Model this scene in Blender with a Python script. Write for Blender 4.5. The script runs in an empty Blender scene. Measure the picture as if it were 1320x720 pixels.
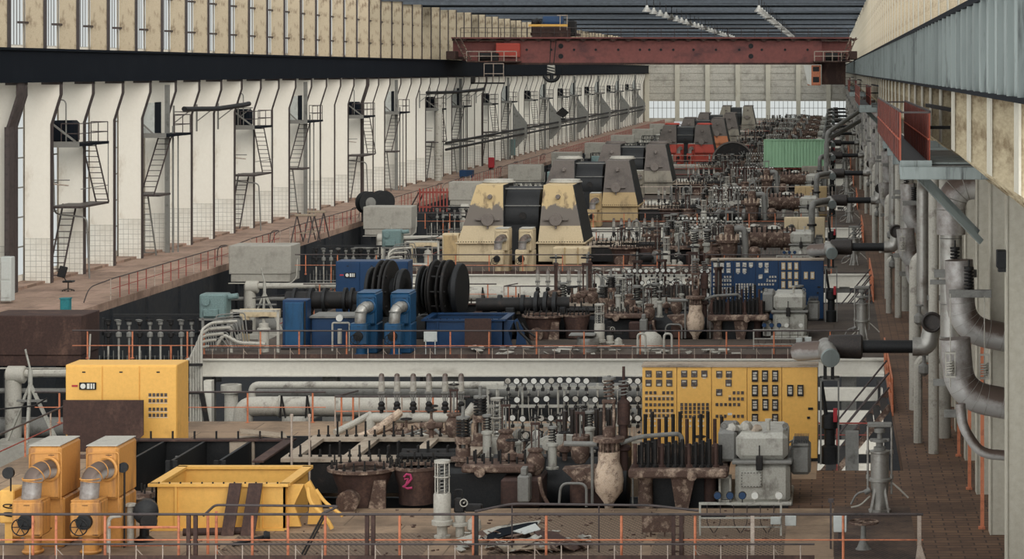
import bpy, math, random
from mathutils import Vector, Matrix
RND = random.Random(11)
sc = bpy.context.scene
COL = sc.collection
# measured from the photograph: vanishing point, focal length (pixels), eye height (metres), machine pitch (metres)
F, CZ, VX, VY, D = 3000.0, 11.5, 1075.0, 91.0, 38.5
def X(px, Y): return (px - VX) * Y / F
def Z(py, Y): return CZ - (py - VY) * Y / F
def W(px, py, Y): return Vector((X(px, Y), Y, Z(py, Y)))
PI = math.pi

# ------------------------------------------------------------------ mesh builder
def frame(d):
    d = Vector(d).normalized()
    a = Vector((0, 0, 1)) if abs(d.z) < .9 else Vector((1, 0, 0))
    u = d.cross(a).normalized()
    return u, d.cross(u).normalized(), d
class MB:
    def __init__(s): s.v = []; s.f = []
    def add(s, vs, fs):
        o = len(s.v); s.v += [tuple(v) for v in vs]; s.f += [[i + o for i in f] for f in fs]; return s
    def box(s, x0, x1, y0, y1, z0, z1):
        v = [(x, y, z) for x in (x0, x1) for y in (y0, y1) for z in (z0, z1)]
        return s.add(v, [(0,1,3,2),(4,6,7,5),(0,4,5,1),(2,3,7,6),(0,2,6,4),(1,5,7,3)])
    def cbox(s, x0, x1, y0, y1, z0, z1, b=.03):            # box with chamfered edges
        c = Vector(((x0+x1)/2, (y0+y1)/2, (z0+z1)/2)); h = (abs(x1-x0)/2, abs(y1-y0)/2, abs(z1-z0)/2)
        return s.obb(c, (2*h[0], 2*h[1], 2*h[2]), None, min(b, h[0]*.9, h[1]*.9, h[2]*.9))
    def obb(s, c, size, rot=None, b=0):
        h = [k/2 for k in size]; M = rot if rot is not None else Matrix.Identity(3); c = Vector(c); vs = []; idx = {}
        if b <= 0:
            for sx in (-1,1):
                for sy in (-1,1):
                    for sz in (-1,1): vs.append(c + M @ Vector((sx*h[0], sy*h[1], sz*h[2])))
            return s.add(vs, [(0,1,3,2),(4,6,7,5),(0,4,5,1),(2,3,7,6),(0,2,6,4),(1,5,7,3)])
        for sx in (-1,1):
            for sy in (-1,1):
                for sz in (-1,1):
                    sg = (sx,sy,sz)
                    for a in range(3):
                        idx[sg+(a,)] = len(vs)
                        vs.append(c + M @ Vector([sg[i]*(h[i] if i == a else h[i]-b) for i in range(3)]))
        fs = []
        for a in range(3):
            p, q = [(1,2),(0,2),(0,1)][a]
            for g in (-1,1):
                r = []
                for (e, f_) in ((-1,-1),(1,-1),(1,1),(-1,1)):
                    k = [0,0,0]; k[a] = g; k[p] = e; k[q] = f_; r.append(idx[tuple(k)+(a,)])
                fs.append(r)
            for e in (-1,1):
                for f_ in (-1,1):
                    k0 = [0,0,0]; k0[p] = e; k0[q] = f_; k0[a] = -1; k1 = list(k0); k1[a] = 1
                    fs.append([idx[tuple(k0)+(p,)], idx[tuple(k1)+(p,)], idx[tuple(k1)+(q,)], idx[tuple(k0)+(q,)]])
        for sx in (-1,1):
            for sy in (-1,1):
                for sz in (-1,1): fs.append([idx[(sx,sy,sz,a)] for a in range(3)])
        return s.add(vs, fs)
    def bar(s, p, q, w, h=None):                            # square bar between two points
        p, q = Vector(p), Vector(q); u, v, d = frame(q - p); M = Matrix((u, v, d)).transposed()
        return s.obb((p+q)/2, (w, h or w, (q-p).length), M)
    def cyl(s, p, q, r, r2=None, n=12, cap=True):
        p, q = Vector(p), Vector(q); r2 = r if r2 is None else r2; u, v, d = frame(q - p); vs = []
        for (c, k) in ((p, r), (q, r2)):
            for i in range(n):
                a = 2*PI*i/n; vs.append(c + (u*math.cos(a) + v*math.sin(a))*k)
        fs = [(i, (i+1) % n, n+(i+1) % n, n+i) for i in range(n)]
        if cap: fs += [list(range(n))[::-1], list(range(n, 2*n))]
        return s.add(vs, fs)
    def lathe(s, o, prof, n=16, axis=(0,0,1)):             # profile of (radius, height along axis)
        o = Vector(o); u, v, d = frame(axis); vs = []; fs = []; m = len(prof)
        for (r, z) in prof:
            for i in range(n):
                a = 2*PI*i/n; vs.append(o + d*z + (u*math.cos(a) + v*math.sin(a))*max(r, .0005))
        for j in range(m-1):
            for i in range(n): fs.append((j*n+i, j*n+(i+1) % n, (j+1)*n+(i+1) % n, (j+1)*n+i))
        fs += [list(range(n))[::-1], list(range((m-1)*n, m*n))]
        return s.add(vs, fs)
    def tube(s, pts, r, n=8, closed=False):
        pts = [Vector(p) for p in pts]; m = len(pts); vs = []; fs = []; prev = None
        for i, p in enumerate(pts):
            if closed: t = pts[(i+1) % m] - pts[i-1]
            else: t = pts[min(i+1, m-1)] - pts[max(i-1, 0)]
            if t.length < 1e-9: t = Vector((0,0,1))
            t.normalize()
            if prev is None: u, v, _ = frame(t)
            else:
                u = prev - t*prev.dot(t)
                if u.length < 1e-6: u = frame(t)[0]
                u.normalize(); v = t.cross(u)
            prev = u
            for k in range(n):
                a = 2*PI*k/n; vs.append(p + (u*math.cos(a) + v*math.sin(a))*r)
        for i in range(m if closed else m-1):
            j = (i+1) % m
            for k in range(n): fs.append((i*n+k, i*n+(k+1) % n, j*n+(k+1) % n, j*n+k))
        if not closed: fs += [list(range(n))[::-1], list(range((m-1)*n, m*n))]
        return s.add(vs, fs)
    def ring(s, c, axis, RR, r, n=20, m=6):
        u, v, d = frame(axis); c = Vector(c)
        return s.tube([c + (u*math.cos(2*PI*i/n) + v*math.sin(2*PI*i/n))*RR for i in range(n)], r, m, True)
    def helix(s, c, RR, r, z0, z1, turns, seg=10, m=5):
        c = Vector(c); k = int(turns*seg)
        return s.tube([c + Vector((RR*math.cos(2*PI*i/seg), RR*math.sin(2*PI*i/seg), z0+(z1-z0)*i/k)) for i in range(k+1)], r, m)
    def prism(s, poly, y0, y1, plane='xz'):                 # polygon extruded along the third axis
        n = len(poly)
        def P(a, b, t): return {'xz': (a, t, b), 'yz': (t, a, b), 'xy': (a, b, t)}[plane]
        vs = [P(a, b, y0) for a, b in poly] + [P(a, b, y1) for a, b in poly]
        return s.add(vs, [list(range(n)), list(range(n, 2*n))[::-1]] + [(i, i+n, (i+1) % n+n, (i+1) % n) for i in range(n)])
    def hull8(s, bot, top):                                 # frustum from two quads
        return s.add(list(bot)+list(top), [(3,2,1,0),(4,5,6,7),(0,1,5,4),(1,2,6,5),(2,3,7,6),(3,0,4,7)])
def bend(pts, rad, n=5):                                    # polyline with rounded corners
    pts = [Vector(p) for p in pts]; out = [pts[0]]
    for i in range(1, len(pts)-1):
        a, b, c = pts[i-1], pts[i], pts[i+1]
        r = min(rad, (a-b).length*.49, (c-b).length*.49)
        p, q = b+(a-b).normalized()*r, b+(c-b).normalized()*r
        for k in range(n+1):
            t = k/n; out.append(p*(1-t)**2 + b*2*t*(1-t) + q*t*t)
    out.append(pts[-1]); return out

# ------------------------------------------------------------------ objects
def link(name, mb, m, parent=None, origin=None):
    if origin is None: origin = ORI[parent.name] if parent is not None else Vector((0,0,0))
    o = Vector(origin); me = bpy.data.meshes.new(name)
    me.from_pydata([(v[0]-o.x, v[1]-o.y, v[2]-o.z) for v in mb.v], [], mb.f)
    me.validate(); me.update()
    for p in me.polygons: p.use_smooth = True
    me.set_sharp_from_angle(angle=.62)
    ms = m if isinstance(m, (list, tuple)) else [m]
    for k in ms: me.materials.append(k)
    ob = bpy.data.objects.new(name, me); COL.objects.link(ob)
    ORI[ob.name] = o
    if parent is not None: ob.parent = parent
    else: ob.location = o
    return ob
ORI = {}
def thing(name, label, cat, loc, group=None):
    o = bpy.data.objects.new(name, None); COL.objects.link(o); o.location = loc; o.empty_display_size = .2
    ORI[o.name] = Vector(loc); tag(o, label, cat, group); return o
def tag(o, label, cat, group=None):
    o['label'] = label; o['category'] = cat
    if group: o['group'] = group
    return o
def solo(name, mb, m, label, cat, group=None):              # a thing that is one mesh; origin at its base
    xs = [v[0] for v in mb.v]; ys = [v[1] for v in mb.v]; zs = [v[2] for v in mb.v]
    o = link(name, mb, m, None, ((min(xs)+max(xs))/2, (min(ys)+max(ys))/2, min(zs)))
    return tag(o, label, cat, group)
SPLIT = set('slat spacer access_hole tread fin gusset foot_branch drain_pipe hanger support bearing_block pedestal strut rib brace bracket saddle tie_bar step_plate side_body lifting_lug flange_pair end_scoop end_carriage cabin_window lever_arm base_plate side_pipe cable beam props webs rail_post cross_pipe oil_tube impulse_pipe riser_tube stop_cock'.split())
def pieces(mb):                                             # groups of touching shells
    n = len(mb.v); pa = list(range(n))
    def find(i):
        while pa[i] != i: pa[i] = pa[pa[i]]; i = pa[i]
        return i
    for f in mb.f:
        for j in f[1:]: pa[find(j)] = find(f[0])
    isl = {}
    for i in range(n): isl.setdefault(find(i), []).append(i)
    bb = []
    for ids in isl.values():
        c = [[mb.v[i][a] for i in ids] for a in range(3)]; bb.append([ids, [min(k)-.01 for k in c], [max(k)+.01 for k in c]])
    out = []
    for b in bb:
        hit = [o for o in out if any(all(p[1][a] < b[2][a] and b[1][a] < p[2][a] for a in range(3)) for p in o)]
        new = [b]
        for o in hit: new += o; out.remove(o)
        out.append(new)
    res = []
    for o in out:
        ids = sorted(i for b in o for i in b[0]); mp = {v: k for k, v in enumerate(ids)}; m = MB(); m.v = [mb.v[i] for i in ids]
        m.f = [[mp[i] for i in f] for f in mb.f if f[0] in mp]; res.append(m)
    return res
def part(name, mb, m, parent, label=None):
    if name in SPLIT:
        ps = pieces(mb)
        if 1 < len(ps) < 60:
            for p in ps: o = link(name, p, m, parent)
            return o
    o = link(name, mb, m, parent)
    if label: o['label'] = label
    return o
def struct(name, mb, m):
    o = link(name, mb, m); o['kind'] = 'structure'; return o
def kids(o): return [c for c in COL.objects if c.parent is o]
KID = {}
def index_kids():
    KID.clear()
    for c in COL.objects:
        if c.parent is not None: KID.setdefault(c.parent.name, []).append(c)
def dup(root, off, label, group=None, tree=None):
    def rec(o, par):
        c = o.copy(); COL.objects.link(c)
        if par is not None: c.parent = par
        for ch in tree(o): rec(ch, c)
        return c
    tree = tree or (lambda o: list(o.children))
    r = rec(root, None); r.location = Vector(root.location) + Vector(off); ORI[r.name] = Vector(r.location); r['label'] = label
    if group: r['group'] = group
    elif 'group' in r: del r['group']
    return r
FLAT = {}
def flat(root, off, label, group=None):                     # a far copy: one mesh, parts too small to show
    if root.name not in FLAT:
        vs, fs, mi, mats = [], [], [], []
        def rec(o):
            if o.type == 'MESH':
                b = len(vs); vs.extend([tuple(v.co) for v in o.data.vertices])
                mp = []
                for m in o.data.materials:
                    if m not in mats: mats.append(m)
                    mp.append(mats.index(m))
                for p in o.data.polygons:
                    fs.append([i+b for i in p.vertices]); mi.append(mp[p.material_index])
            for c in o.children: rec(c)
        rec(root)
        me = bpy.data.meshes.new(root.name); me.from_pydata(vs, [], fs); me.update()
        for m in mats: me.materials.append(m)
        for p, k in zip(me.polygons, mi): p.use_smooth = True; p.material_index = k
        me.set_sharp_from_angle(angle=.62)
        FLAT[root.name] = me
    o = bpy.data.objects.new(root.name.split('.')[0], FLAT[root.name]); COL.objects.link(o)
    o.location = Vector(root.location) + Vector(off); tag(o, label, root['category'], group); return o

# ------------------------------------------------------------------ materials
def lin(c):
    if isinstance(c, str): c = tuple(int(c[i:i+2], 16) for i in (0,2,4))
    return tuple((k/255/12.92 if k/255 <= .04045 else ((k/255+.055)/1.055)**2.4) for k in c) + (1,)
class NT:
    def __init__(s, name):
        s.m = bpy.data.materials.new(name); s.m.use_nodes = True; s.t = s.m.node_tree; s.t.nodes.clear()
        s.out = s.n('ShaderNodeOutputMaterial'); s.b = s.n('ShaderNodeBsdfPrincipled'); s.l(s.b.outputs[0], s.out.inputs[0])
        s.co = s.n('ShaderNodeTexCoord')
    def n(s, t, **k):
        x = s.t.nodes.new(t)
        for a, b in k.items(): setattr(x, a, b)
        return x
    def l(s, a, b): s.t.links.new(a, b)
    def noise(s, scale, stretch=(1,1,1), detail=5, rough=.6, off=(0,0,0)):
        mp = s.n('ShaderNodeMapping'); mp.inputs['Scale'].default_value = stretch; mp.inputs['Location'].default_value = off
        s.l(s.co.outputs['Object'], mp.inputs[0]); x = s.n('ShaderNodeTexNoise')
        x.inputs['Scale'].default_value = scale; x.inputs['Detail'].default_value = detail; x.inputs['Roughness'].default_value = rough
        s.l(mp.outputs[0], x.inputs['Vector']); return x.outputs['Fac']
    def ramp(s, fac, a, b):
        r = s.n('ShaderNodeMapRange'); r.inputs[1].default_value = a; r.inputs[2].default_value = b; r.clamp = True
        s.l(fac, r.inputs[0]); return r.outputs[0]
    def mix(s, fac, a, b):
        x = s.n('ShaderNodeMix', data_type='RGBA')
        for i, k in ((0, fac), (6, a), (7, b)):
            if isinstance(k, bpy.types.NodeSocket): s.l(k, x.inputs[i])
            else: x.inputs[i].default_value = k
        return x.outputs[2]
    def fin(s, col, rough=.6, metal=0, bump=None, bs=.2, spec=None):
        if isinstance(col, bpy.types.NodeSocket): s.l(col, s.b.inputs['Base Color'])
        else: s.b.inputs['Base Color'].default_value = col
        s.b.inputs['Roughness'].default_value = rough; s.b.inputs['Metallic'].default_value = metal
        if spec is not None: s.b.inputs['Specular IOR Level'].default_value = spec
        if bump is not None:
            x = s.n('ShaderNodeBump'); x.inputs['Strength'].default_value = bs; x.inputs['Distance'].default_value = .03
            s.l(bump, x.inputs['Height']); s.l(x.outputs[0], s.b.inputs['Normal'])
        return s.m
def worn(name, col, wear, lo=.5, hi=.7, scale=1.6, stretch=(1,1,1), rough=.6, metal=0, dust=None, bs=.15, spec=.35, fine=.75):
    t = NT(name); a = t.noise(scale, stretch, 7, .65); f = t.ramp(a, lo, hi)
    c = t.mix(f, lin(col), lin(wear)); g = t.noise(scale*9, (1,1,1), 4, .7, (3,1,7))
    c2 = t.mix(t.ramp(g, .35, .75), c, t.mix(fine, c, lin(dust or wear)))
    return t.fin(c2, rough, metal, g, bs, spec)
M = {}
M['yellow']   = worn('yellow_enamel', 'e3b05c', '9c7438', .62, .9, .9, (1,1,.5), .5, fine=0.22)
M['ochre']    = worn('ochre_paint', 'c48c4a', '74503a', .5, .74, 1.5, (2,2,.35), .5, fine=0.22)
M['navy']     = worn('navy_enamel', '153659', '18283c', .5, .8, .9, (1,1,.5), .42, fine=0.22)
M['blue']     = worn('blue_paint', '1f4c70', '17303f', .5, .75, 1.5, (2,2,.4), .4, fine=0.22)
M['cream']    = worn('cream_paint', 'c9b796', '7d6a55', .56, .75, 1.3, (1,1,.5), .6, fine=0.22)
M['tan']      = worn('tan_paint', 'b59c72', '6b5c4c', .55, .75, 1.2, (1,1,.5), .6, fine=0.22)
M['greytan']  = worn('grey_tan_paint', '8d8678', '5a544d', .5, .75, 1.2, (1,1,.5), .6, fine=0.22)
M['red']      = worn('red_paint', 'b2483a', '5c3430', .55, .8, 1.3, (1,1,.5), .55, fine=0.22)
M['salmon']   = worn('salmon_paint', 'c07850', '6e5040', .55, .8, 1.3, (1,1,.5), .55, fine=0.22)
M['panel']    = worn('precast_panel', 'bdb8ad', '8e897f', .5, .75, .5, (1,1,1), .85)
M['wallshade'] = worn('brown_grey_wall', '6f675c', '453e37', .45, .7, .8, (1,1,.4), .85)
M['hatch']    = worn('hatch_grey', '7d746d', '57504b', .5, .8, 2, (1,1,1), .6)
M['hood']     = worn('dark_hood_paint', '6a625c', '4b4542', .5, .8, 1.2, (1,1,1), .65, fine=0.4)
M['green']    = worn('green_paint', '96bb98', '749878', .55, .8, 1.0, (3,3,.3), .55, fine=0.22)
M['rust']     = worn('rusted_steel', '604c42', 'b8a28e', .5, .66, 3.6, (1,1,1), .85, 0, '2c211d', .5)
M['rustdark'] = worn('dark_rust', '45322c', '6e5347', .5, .75, 1.2, (1,1,.4), .8, 0, '2a201e', .2)
M['rustpale'] = worn('flaking_insulation', 'b9a089', '62412f', .47, .6, 4.5, (1,1,1), .9, 0, 'e0d2be', .6)
M['iron']     = worn('black_iron', '242221', '4a3e36', .55, .75, 2.5, (1,1,1), .6, .2, '161616', .3)
M['black']    = worn('black_machine_paint', '111316', '252524', .5, .8, 2, (1,1,1), .55)
M['grey']     = worn('grey_machine_paint', 'aeaca2', '625c54', .52, .7, 2.2, (1,1,.7), .5, fine=0.4)
M['greymid']  = worn('mid_grey_paint', '7c7b76', '47443f', .55, .75, 2, (1,1,.7), .55, fine=0.4)
M['white']    = worn('white_paint', 'cfcbbf', '8f867a', .58, .8, .8, (.3,1,1), .6, fine=0.22)
M['pipewhite']= worn('pale_pipe_paint', 'b3afa4', '655f57', .55, .72, 2.2, (1,1,1), .55, fine=0.4)
M['silver']   = worn('silver_cladding', 'a4a29c', '60574f', .5, .72, 1.5, (1,1,1), .38, .55, '8c8880', .1, fine=0.4)
def cladding():                                            # bright sheet with settled brown dust on its upper side
    t = NT('dusty_cladding'); g = t.n('ShaderNodeNewGeometry'); sx = t.n('ShaderNodeSeparateXYZ'); t.l(g.outputs['Normal'], sx.inputs[0])
    ad = t.n('ShaderNodeMath', operation='MULTIPLY_ADD'); t.l(t.noise(2.5, (1,1,1), 6, .7), ad.inputs[0]); ad.inputs[1].default_value = 1.1; t.l(sx.outputs[2], ad.inputs[2])
    f = t.ramp(ad.outputs[0], .25, .85); c = t.mix(f, lin('b4b2ae'), lin('5f5149')); t.fin(c, .42, .3, None, 0, .4)
    return t.m
M['browncl'] = cladding()
M['darkpipe'] = worn('dark_pipe', '2c2a29', '453b35', .5, .75, 2, (1,1,1), .5, .2)
M['rail']     = worn('dark_rail_paint', '4c4341', '2e2b2b', .5, .7, 4, (1,1,1), .5, .1, fine=0.22)
M['orange']   = worn('orange_rail_paint', 'c67a58', '86523e', .5, .7, 5, (1,1,1), .55, fine=0.22)
M['redrail']  = worn('red_rail_paint', '9d4a40', '6e3a34', .5, .7, 5, (1,1,1), .6)
M['palerail'] = worn('pale_rail_paint', 'b9aa9c', '7c6c60', .5, .7, 5, (1,1,1), .6)
M['concrete'] = worn('stained_concrete', '9b8b7a', '5f5448', .48, .66, .55, (1,1,1), .85, 0, 'b5a998', .3)
M['block']    = worn('grey_render', 'a29e94', '7b776f', .5, .7, .8, (1,1,1), .85, fine=0.4)
M['pit']      = worn('pit_shade_concrete', '191e24', '302f2e', .5, .8, .35, (1,1,1), .9)  # the pit's shade is put into this dark concrete colour
M['beam']     = worn('black_crane_beam', '0e131a', '171c22', .5, .8, .5, (1,1,1), .7, 0, None, .1, .1, fine=0.22)
M['crane']    = worn('crane_oxide_red', '85504a', '53393a', .5, .72, .35, (1,1,1.5), .7, fine=0.4)
M['corbel']   = worn('ochre_concrete', 'bbad90', '6b583f', .5, .64, 2.0, (1,1,.6), .85, fine=0.4)
M['upper']    = worn('tan_concrete', 'bdae95', '75634f', .52, .66, 2.2, (1,1,.4), .85, fine=0.4)
M['column']   = worn('white_column_paint', 'e2dcd0', 'a5917a', .56, .78, .6, (1,1,.5), .8, 0, 'c9c0b2', .08, fine=0.22)
M['rcolumn']  = worn('pale_column_paint', 'c2bdae', '958b76', .6, .8, .7, (1,1,.4), .8, fine=0.4)
M['dial']     = worn('white_dial', 'd9d9d2', 'a8a49a', .6, .8, 8, (1,1,1), .4)
M['instr']    = worn('instrument_face', '2b2624', '6a5f58', .5, .6, 14, (1,1,1), .3)
M['instrpale']= worn('pale_instrument', 'cfc9bd', '6a665e', .5, .62, 12, (1,1,1), .4)
M['pink']     = worn('pink_spray_paint', 'b8406c', '6a2c44', .55, .8, 6, (1,1,1), .8)
M['tealgrey'] = worn('teal_grey_paint', '6f8583', '4a5755', .55, .75, 2, (1,1,1), .5)
M['teal']     = worn('teal_plastic', '2f7f86', '225a60', .5, .8, 2, (1,1,1), .5)
M['roofrib']  = worn('roof_sheet', '555b62', '303439', .45, .6, .25, (.05,4,1), .7)
M['fridge']   = worn('pale_grey_enamel', 'bcc0bc', '8f918c', .55, .8, 1.5, (1,1,.5), .5, fine=0.22)
M['wood']     = worn('bleached_board', 'a2937f', '6d5e4f', .5, .7, 1.5, (.3,3,1), .8)
M['redwhite'] = worn('bright_red_paint', 'b03038', '7a2a2c', .6, .8, 3, (1,1,1), .5)
def corrug():
    t = NT('corrugated_sheet'); c = t.mix(t.ramp(t.noise(.8, (1,.5,.2), 6), .45, .7), lin('868e8b'), lin('666d6b'))
    c = t.mix(t.ramp(t.noise(4, (1,.5,.12), 5, .7), .56, .7), c, lin('4a4e4d')); return t.fin(c, .5, .3)
M['corrug'] = corrug()
def tiles(name, a, b, g, bw, rh, mort, dirt, axes='xy', rough=.75):
    t = NT(name); sx = t.n('ShaderNodeSeparateXYZ'); t.l(t.co.outputs['Object'], sx.inputs[0]); cb = t.n('ShaderNodeCombineXYZ')
    for i, ch in enumerate(axes): t.l(sx.outputs['xyz'.index(ch)], cb.inputs[i])
    br = t.n('ShaderNodeTexBrick'); br.offset = 0 if name.startswith('wall') else .5
    for k, v in (('Color1', lin(a)), ('Color2', lin(b)), ('Mortar', lin(g)), ('Scale', 1), ('Mortar Size', mort), ('Brick Width', bw), ('Row Height', rh)): br.inputs[k].default_value = v
    t.l(cb.outputs[0], br.inputs['Vector'])
    n1 = t.noise(.35, (1,1,1), 8, .7); c = t.mix(t.ramp(n1, .46, .66), br.outputs['Color'], lin(dirt))
    n2 = t.noise(5, (1,1,1), 5, .7, (4,4,4)); c = t.mix(t.ramp(n2, .5, .8), c, t.mix(.6, c, lin(dirt)))
    return t.fin(c, rough, 0, br.outputs['Fac'], -.2, .25)
M['walltile'] = tiles('wall_tiles', 'e2ded4', 'dad6cc', '9a968e', .3, .3, .012, 'c2bbae', 'xz')
M['aisle']    = tiles('aisle_paving', '7a5f4b', '664f40', '3f332c', .62, .31, .022, '4e3d33')
M['tread']    = tiles('chequer_plate', '5b4a42', '4f413a', '2f2826', .11, .11, .03, '6e5a4c')
M['deck']     = tiles('deck_concrete', 'a08971', '907a65', '6a5949', 3.1, 1.9, .02, '6a5a4b')
M['plate'] = tiles('chequer_plate_worn', '97826d', '8b7763', '55473c', .13, .13, .028, '6f5f50')
M['deckdark'] = tiles('dark_deck', '5c5148', '4f463f', '3a332e', 2.4, 1.6, .02, '37302b')  # darker tone for the decks beyond the nearest
M['gallery']  = tiles('gallery_floor', 'a98d7c', '98806f', '7a6658', 1.4, 1.4, .02, '6f5a4e')
def lightmat(name, col, s):
    m = bpy.data.materials.new(name); m.use_nodes = True; t = m.node_tree; t.nodes.clear()
    e = t.nodes.new('ShaderNodeEmission'); e.inputs[0].default_value = lin(col); e.inputs[1].default_value = s
    o = t.nodes.new('ShaderNodeOutputMaterial'); t.links.new(e.outputs[0], o.inputs[0]); return m
M['daylight'] = lightmat('daylit_frosted_glass', 'e6ebe9', .8)
M['lampglow'] = lightmat('lamp_glow', 'fff2dc', 3)
# ================================================================== the setting
S = 5.5                                                    # bay of the columns
YEND = 527.0
NK = 12
# ---- floors
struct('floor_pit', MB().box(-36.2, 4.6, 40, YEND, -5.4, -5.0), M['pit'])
struct('floor_aisle', MB().box(2.0, 4.7, 44, YEND, -.5, 0), M['aisle'])
struct('floor_tread', MB().box(.0, 2.0, 44, 61.5, -.5, 0), M['tread'])
struct('floor_plate', MB().box(X(640,57), X(830,57), 55.2, 60.6, -.3, .004).box(X(845,57), X(1012,57), 55.0, 60.4, -.3, .004).box(X(300,57), X(560,57), 55.0, 57.9, -.3, .003), M['plate'])
struct('floor_landing', MB().box(-1.2, 2.0, 61.5, 67, -.5, -.004), M['aisle'])
mb = MB().box(-44.2, -36.2, 45, YEND, -.4, 0)
struct('floor_gallery', mb, M['gallery'])
mb = MB().box(-36.6, -36.2, 45, YEND, -5, -.4)
for i in range(78): mb.box(-36.2, -36.05, 49.2+i*6.1, 49.7+i*6.1, -5, -.4)
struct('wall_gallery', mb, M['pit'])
def deck_mb(k):
    y = 54.6 + k*D; m = MB()
    x0 = -26.0
    m.box(x0, 0 if k == 0 else 2.0, y, y+6.6, -.5, 0)      # front walkway
    m.box(-24.2, -.5 if k == 0 else 2.0, y+11.0, y+21.8, -.5, -.002)      # rear strip under the boards
    m.box(-24.2, -20.5, y+6.6, y+11.0, -.5, -.001)
    m.box(-1.2 if k else -1.2, 2.0 if k else -1.2001, y+6.6, y+11.0, -.5, -.001)
    return m
for k in range(NK):
    y = 54.6 + k*D
    struct('floor_deck', deck_mb(k), M['deck' if k == 0 else 'deckdark'])
    struct('floor_machine_base', MB().box(-20.5, -1.2, y+6.4, y+11.1, -1.4, -.55), M['pit'])
    b = MB().box(-25.6, 2.0, y-.28, y, -.62, -.04).box(-25.8, 2.0, y-.4, y, -.04, .03).box(-25.6, 2.0, y-.4, y+.3, -.68, -.62)
    struct('trim_%d' % (k+1), b, M['white'])
    b = MB()
    for x in (-25.2, -20.2, -15.4, -9.8, -4.4, .6):
        b.box(x-.3, x+.3, y+.1, y+.7, -5, -.62)
        if k: b.box(x-.22, x+.22, y-15.9, y-15.4, -5, -.5)
    o = struct('column_deck', b, M['greymid'])
# ---- left wall
mb = MB().box(-44.3, -43.95, 60, YEND, 0, 18.6)
struct('wall_left', mb, M['column'])
def left_column():
    m = MB(); t = .42
    poly = [(-43.8, 2.45), (-42.42, 2.45), (-42.42, 8.6), (-41.92, 10.2), (-41.92, 10.9), (-43.8, 10.9)]
    m.prism(poly, 0, t); n0 = len(m.f)
    m.box(-43.8, -42.41, -.012, t+.012, 0, 2.45); n1 = len(m.f)
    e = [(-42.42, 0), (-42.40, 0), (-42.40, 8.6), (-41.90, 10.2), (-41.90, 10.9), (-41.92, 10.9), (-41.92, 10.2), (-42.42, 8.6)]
    m.prism(e, -.03, t+.03); n2 = len(m.f)  # hall-side edging, dark so its colour carries the shade of that face
    m.box(-43.78, -42.8, .02, t-.02, 12.6, 18.5); n3 = len(m.f)
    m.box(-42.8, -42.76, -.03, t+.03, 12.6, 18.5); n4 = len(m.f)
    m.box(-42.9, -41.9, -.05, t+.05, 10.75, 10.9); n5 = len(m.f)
    return m, [n0, n1, n2, n3, n4, n5]
mb, cuts = left_column()
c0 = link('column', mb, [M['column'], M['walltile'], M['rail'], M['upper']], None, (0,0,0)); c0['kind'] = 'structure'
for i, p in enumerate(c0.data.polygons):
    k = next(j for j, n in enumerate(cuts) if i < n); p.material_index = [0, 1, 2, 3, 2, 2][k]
NB = int((YEND-60)/S)
bm_ = MB().box(-43.95, -43.5, 0, 4.9, 0, .35)
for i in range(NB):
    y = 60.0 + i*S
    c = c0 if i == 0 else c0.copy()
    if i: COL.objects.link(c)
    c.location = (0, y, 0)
# doubled dark expansion joints
mb = MB()
for Y in (119.5, 208.95, 280.45, 401.45): mb.box(-42.6, -42.36, Y, Y+.8, 0, 8.6).prism([(-42.5,8.6),(-42.36,8.6),(-41.86,10.2),(-41.86,10.9),(-42.0,10.9),(-42.0,10.2)], Y, Y+.8)
struct('trim_13', mb, M['rail'])
struct('baseboard_left', MB().box(-43.95, -42.7, 60, YEND, 0, .14), M['gallery'])
# windows: a frosted pane and its bars in every bay, above and below the crane beam
pane = MB().box(-43.95, -43.9, .5, S-.06, 12.9, 18.2); bars = MB()
for yy in (1.2, 2.1, 3.0, 3.6, 4.05, 4.5, 4.95): bars.box(-43.9, -43.885, yy-.04, yy+.04, 12.9, 18.2)
for zz in (14.1, 16.2): bars.box(-43.9, -43.6, 4.6, S+.1, zz-.06, zz+.06)
w0 = link('window_1', pane, M['daylight'], None, (0,0,0)); w0['kind'] = 'structure'; b0 = part('window_bars', bars, M['rail'], w0)
pane = MB().box(-43.95, -43.9, 1.6, S-.02, .5, 10.4); bars = MB()
for yy in (2.6, 3.6, 4.6): bars.box(-43.9, -43.885, yy-.04, yy+.04, .5, 10.4)
for zz in (2.0, 3.6, 5.2, 6.8, 8.4): bars.box(-43.9, -43.87, 1.6, S-.02, zz-.04, zz+.04)
w1 = link('window_2', pane, M['daylight'], None, (0,0,0)); w1['kind'] = 'structure'; b1 = part('window_bars', bars, M['greymid'], w1)
n = 2
for i in range(NB):
    for (w, b) in ((w0, b0), (w1, b1)):
        if i == 0: w.location = (0, 60, 0); continue
        c = w.copy(); COL.objects.link(c); n += 1; c.name = 'window_%d' % n; c.location = (0, 60+i*S, 0)
        d = b.copy(); COL.objects.link(d); d.parent = c
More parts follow.
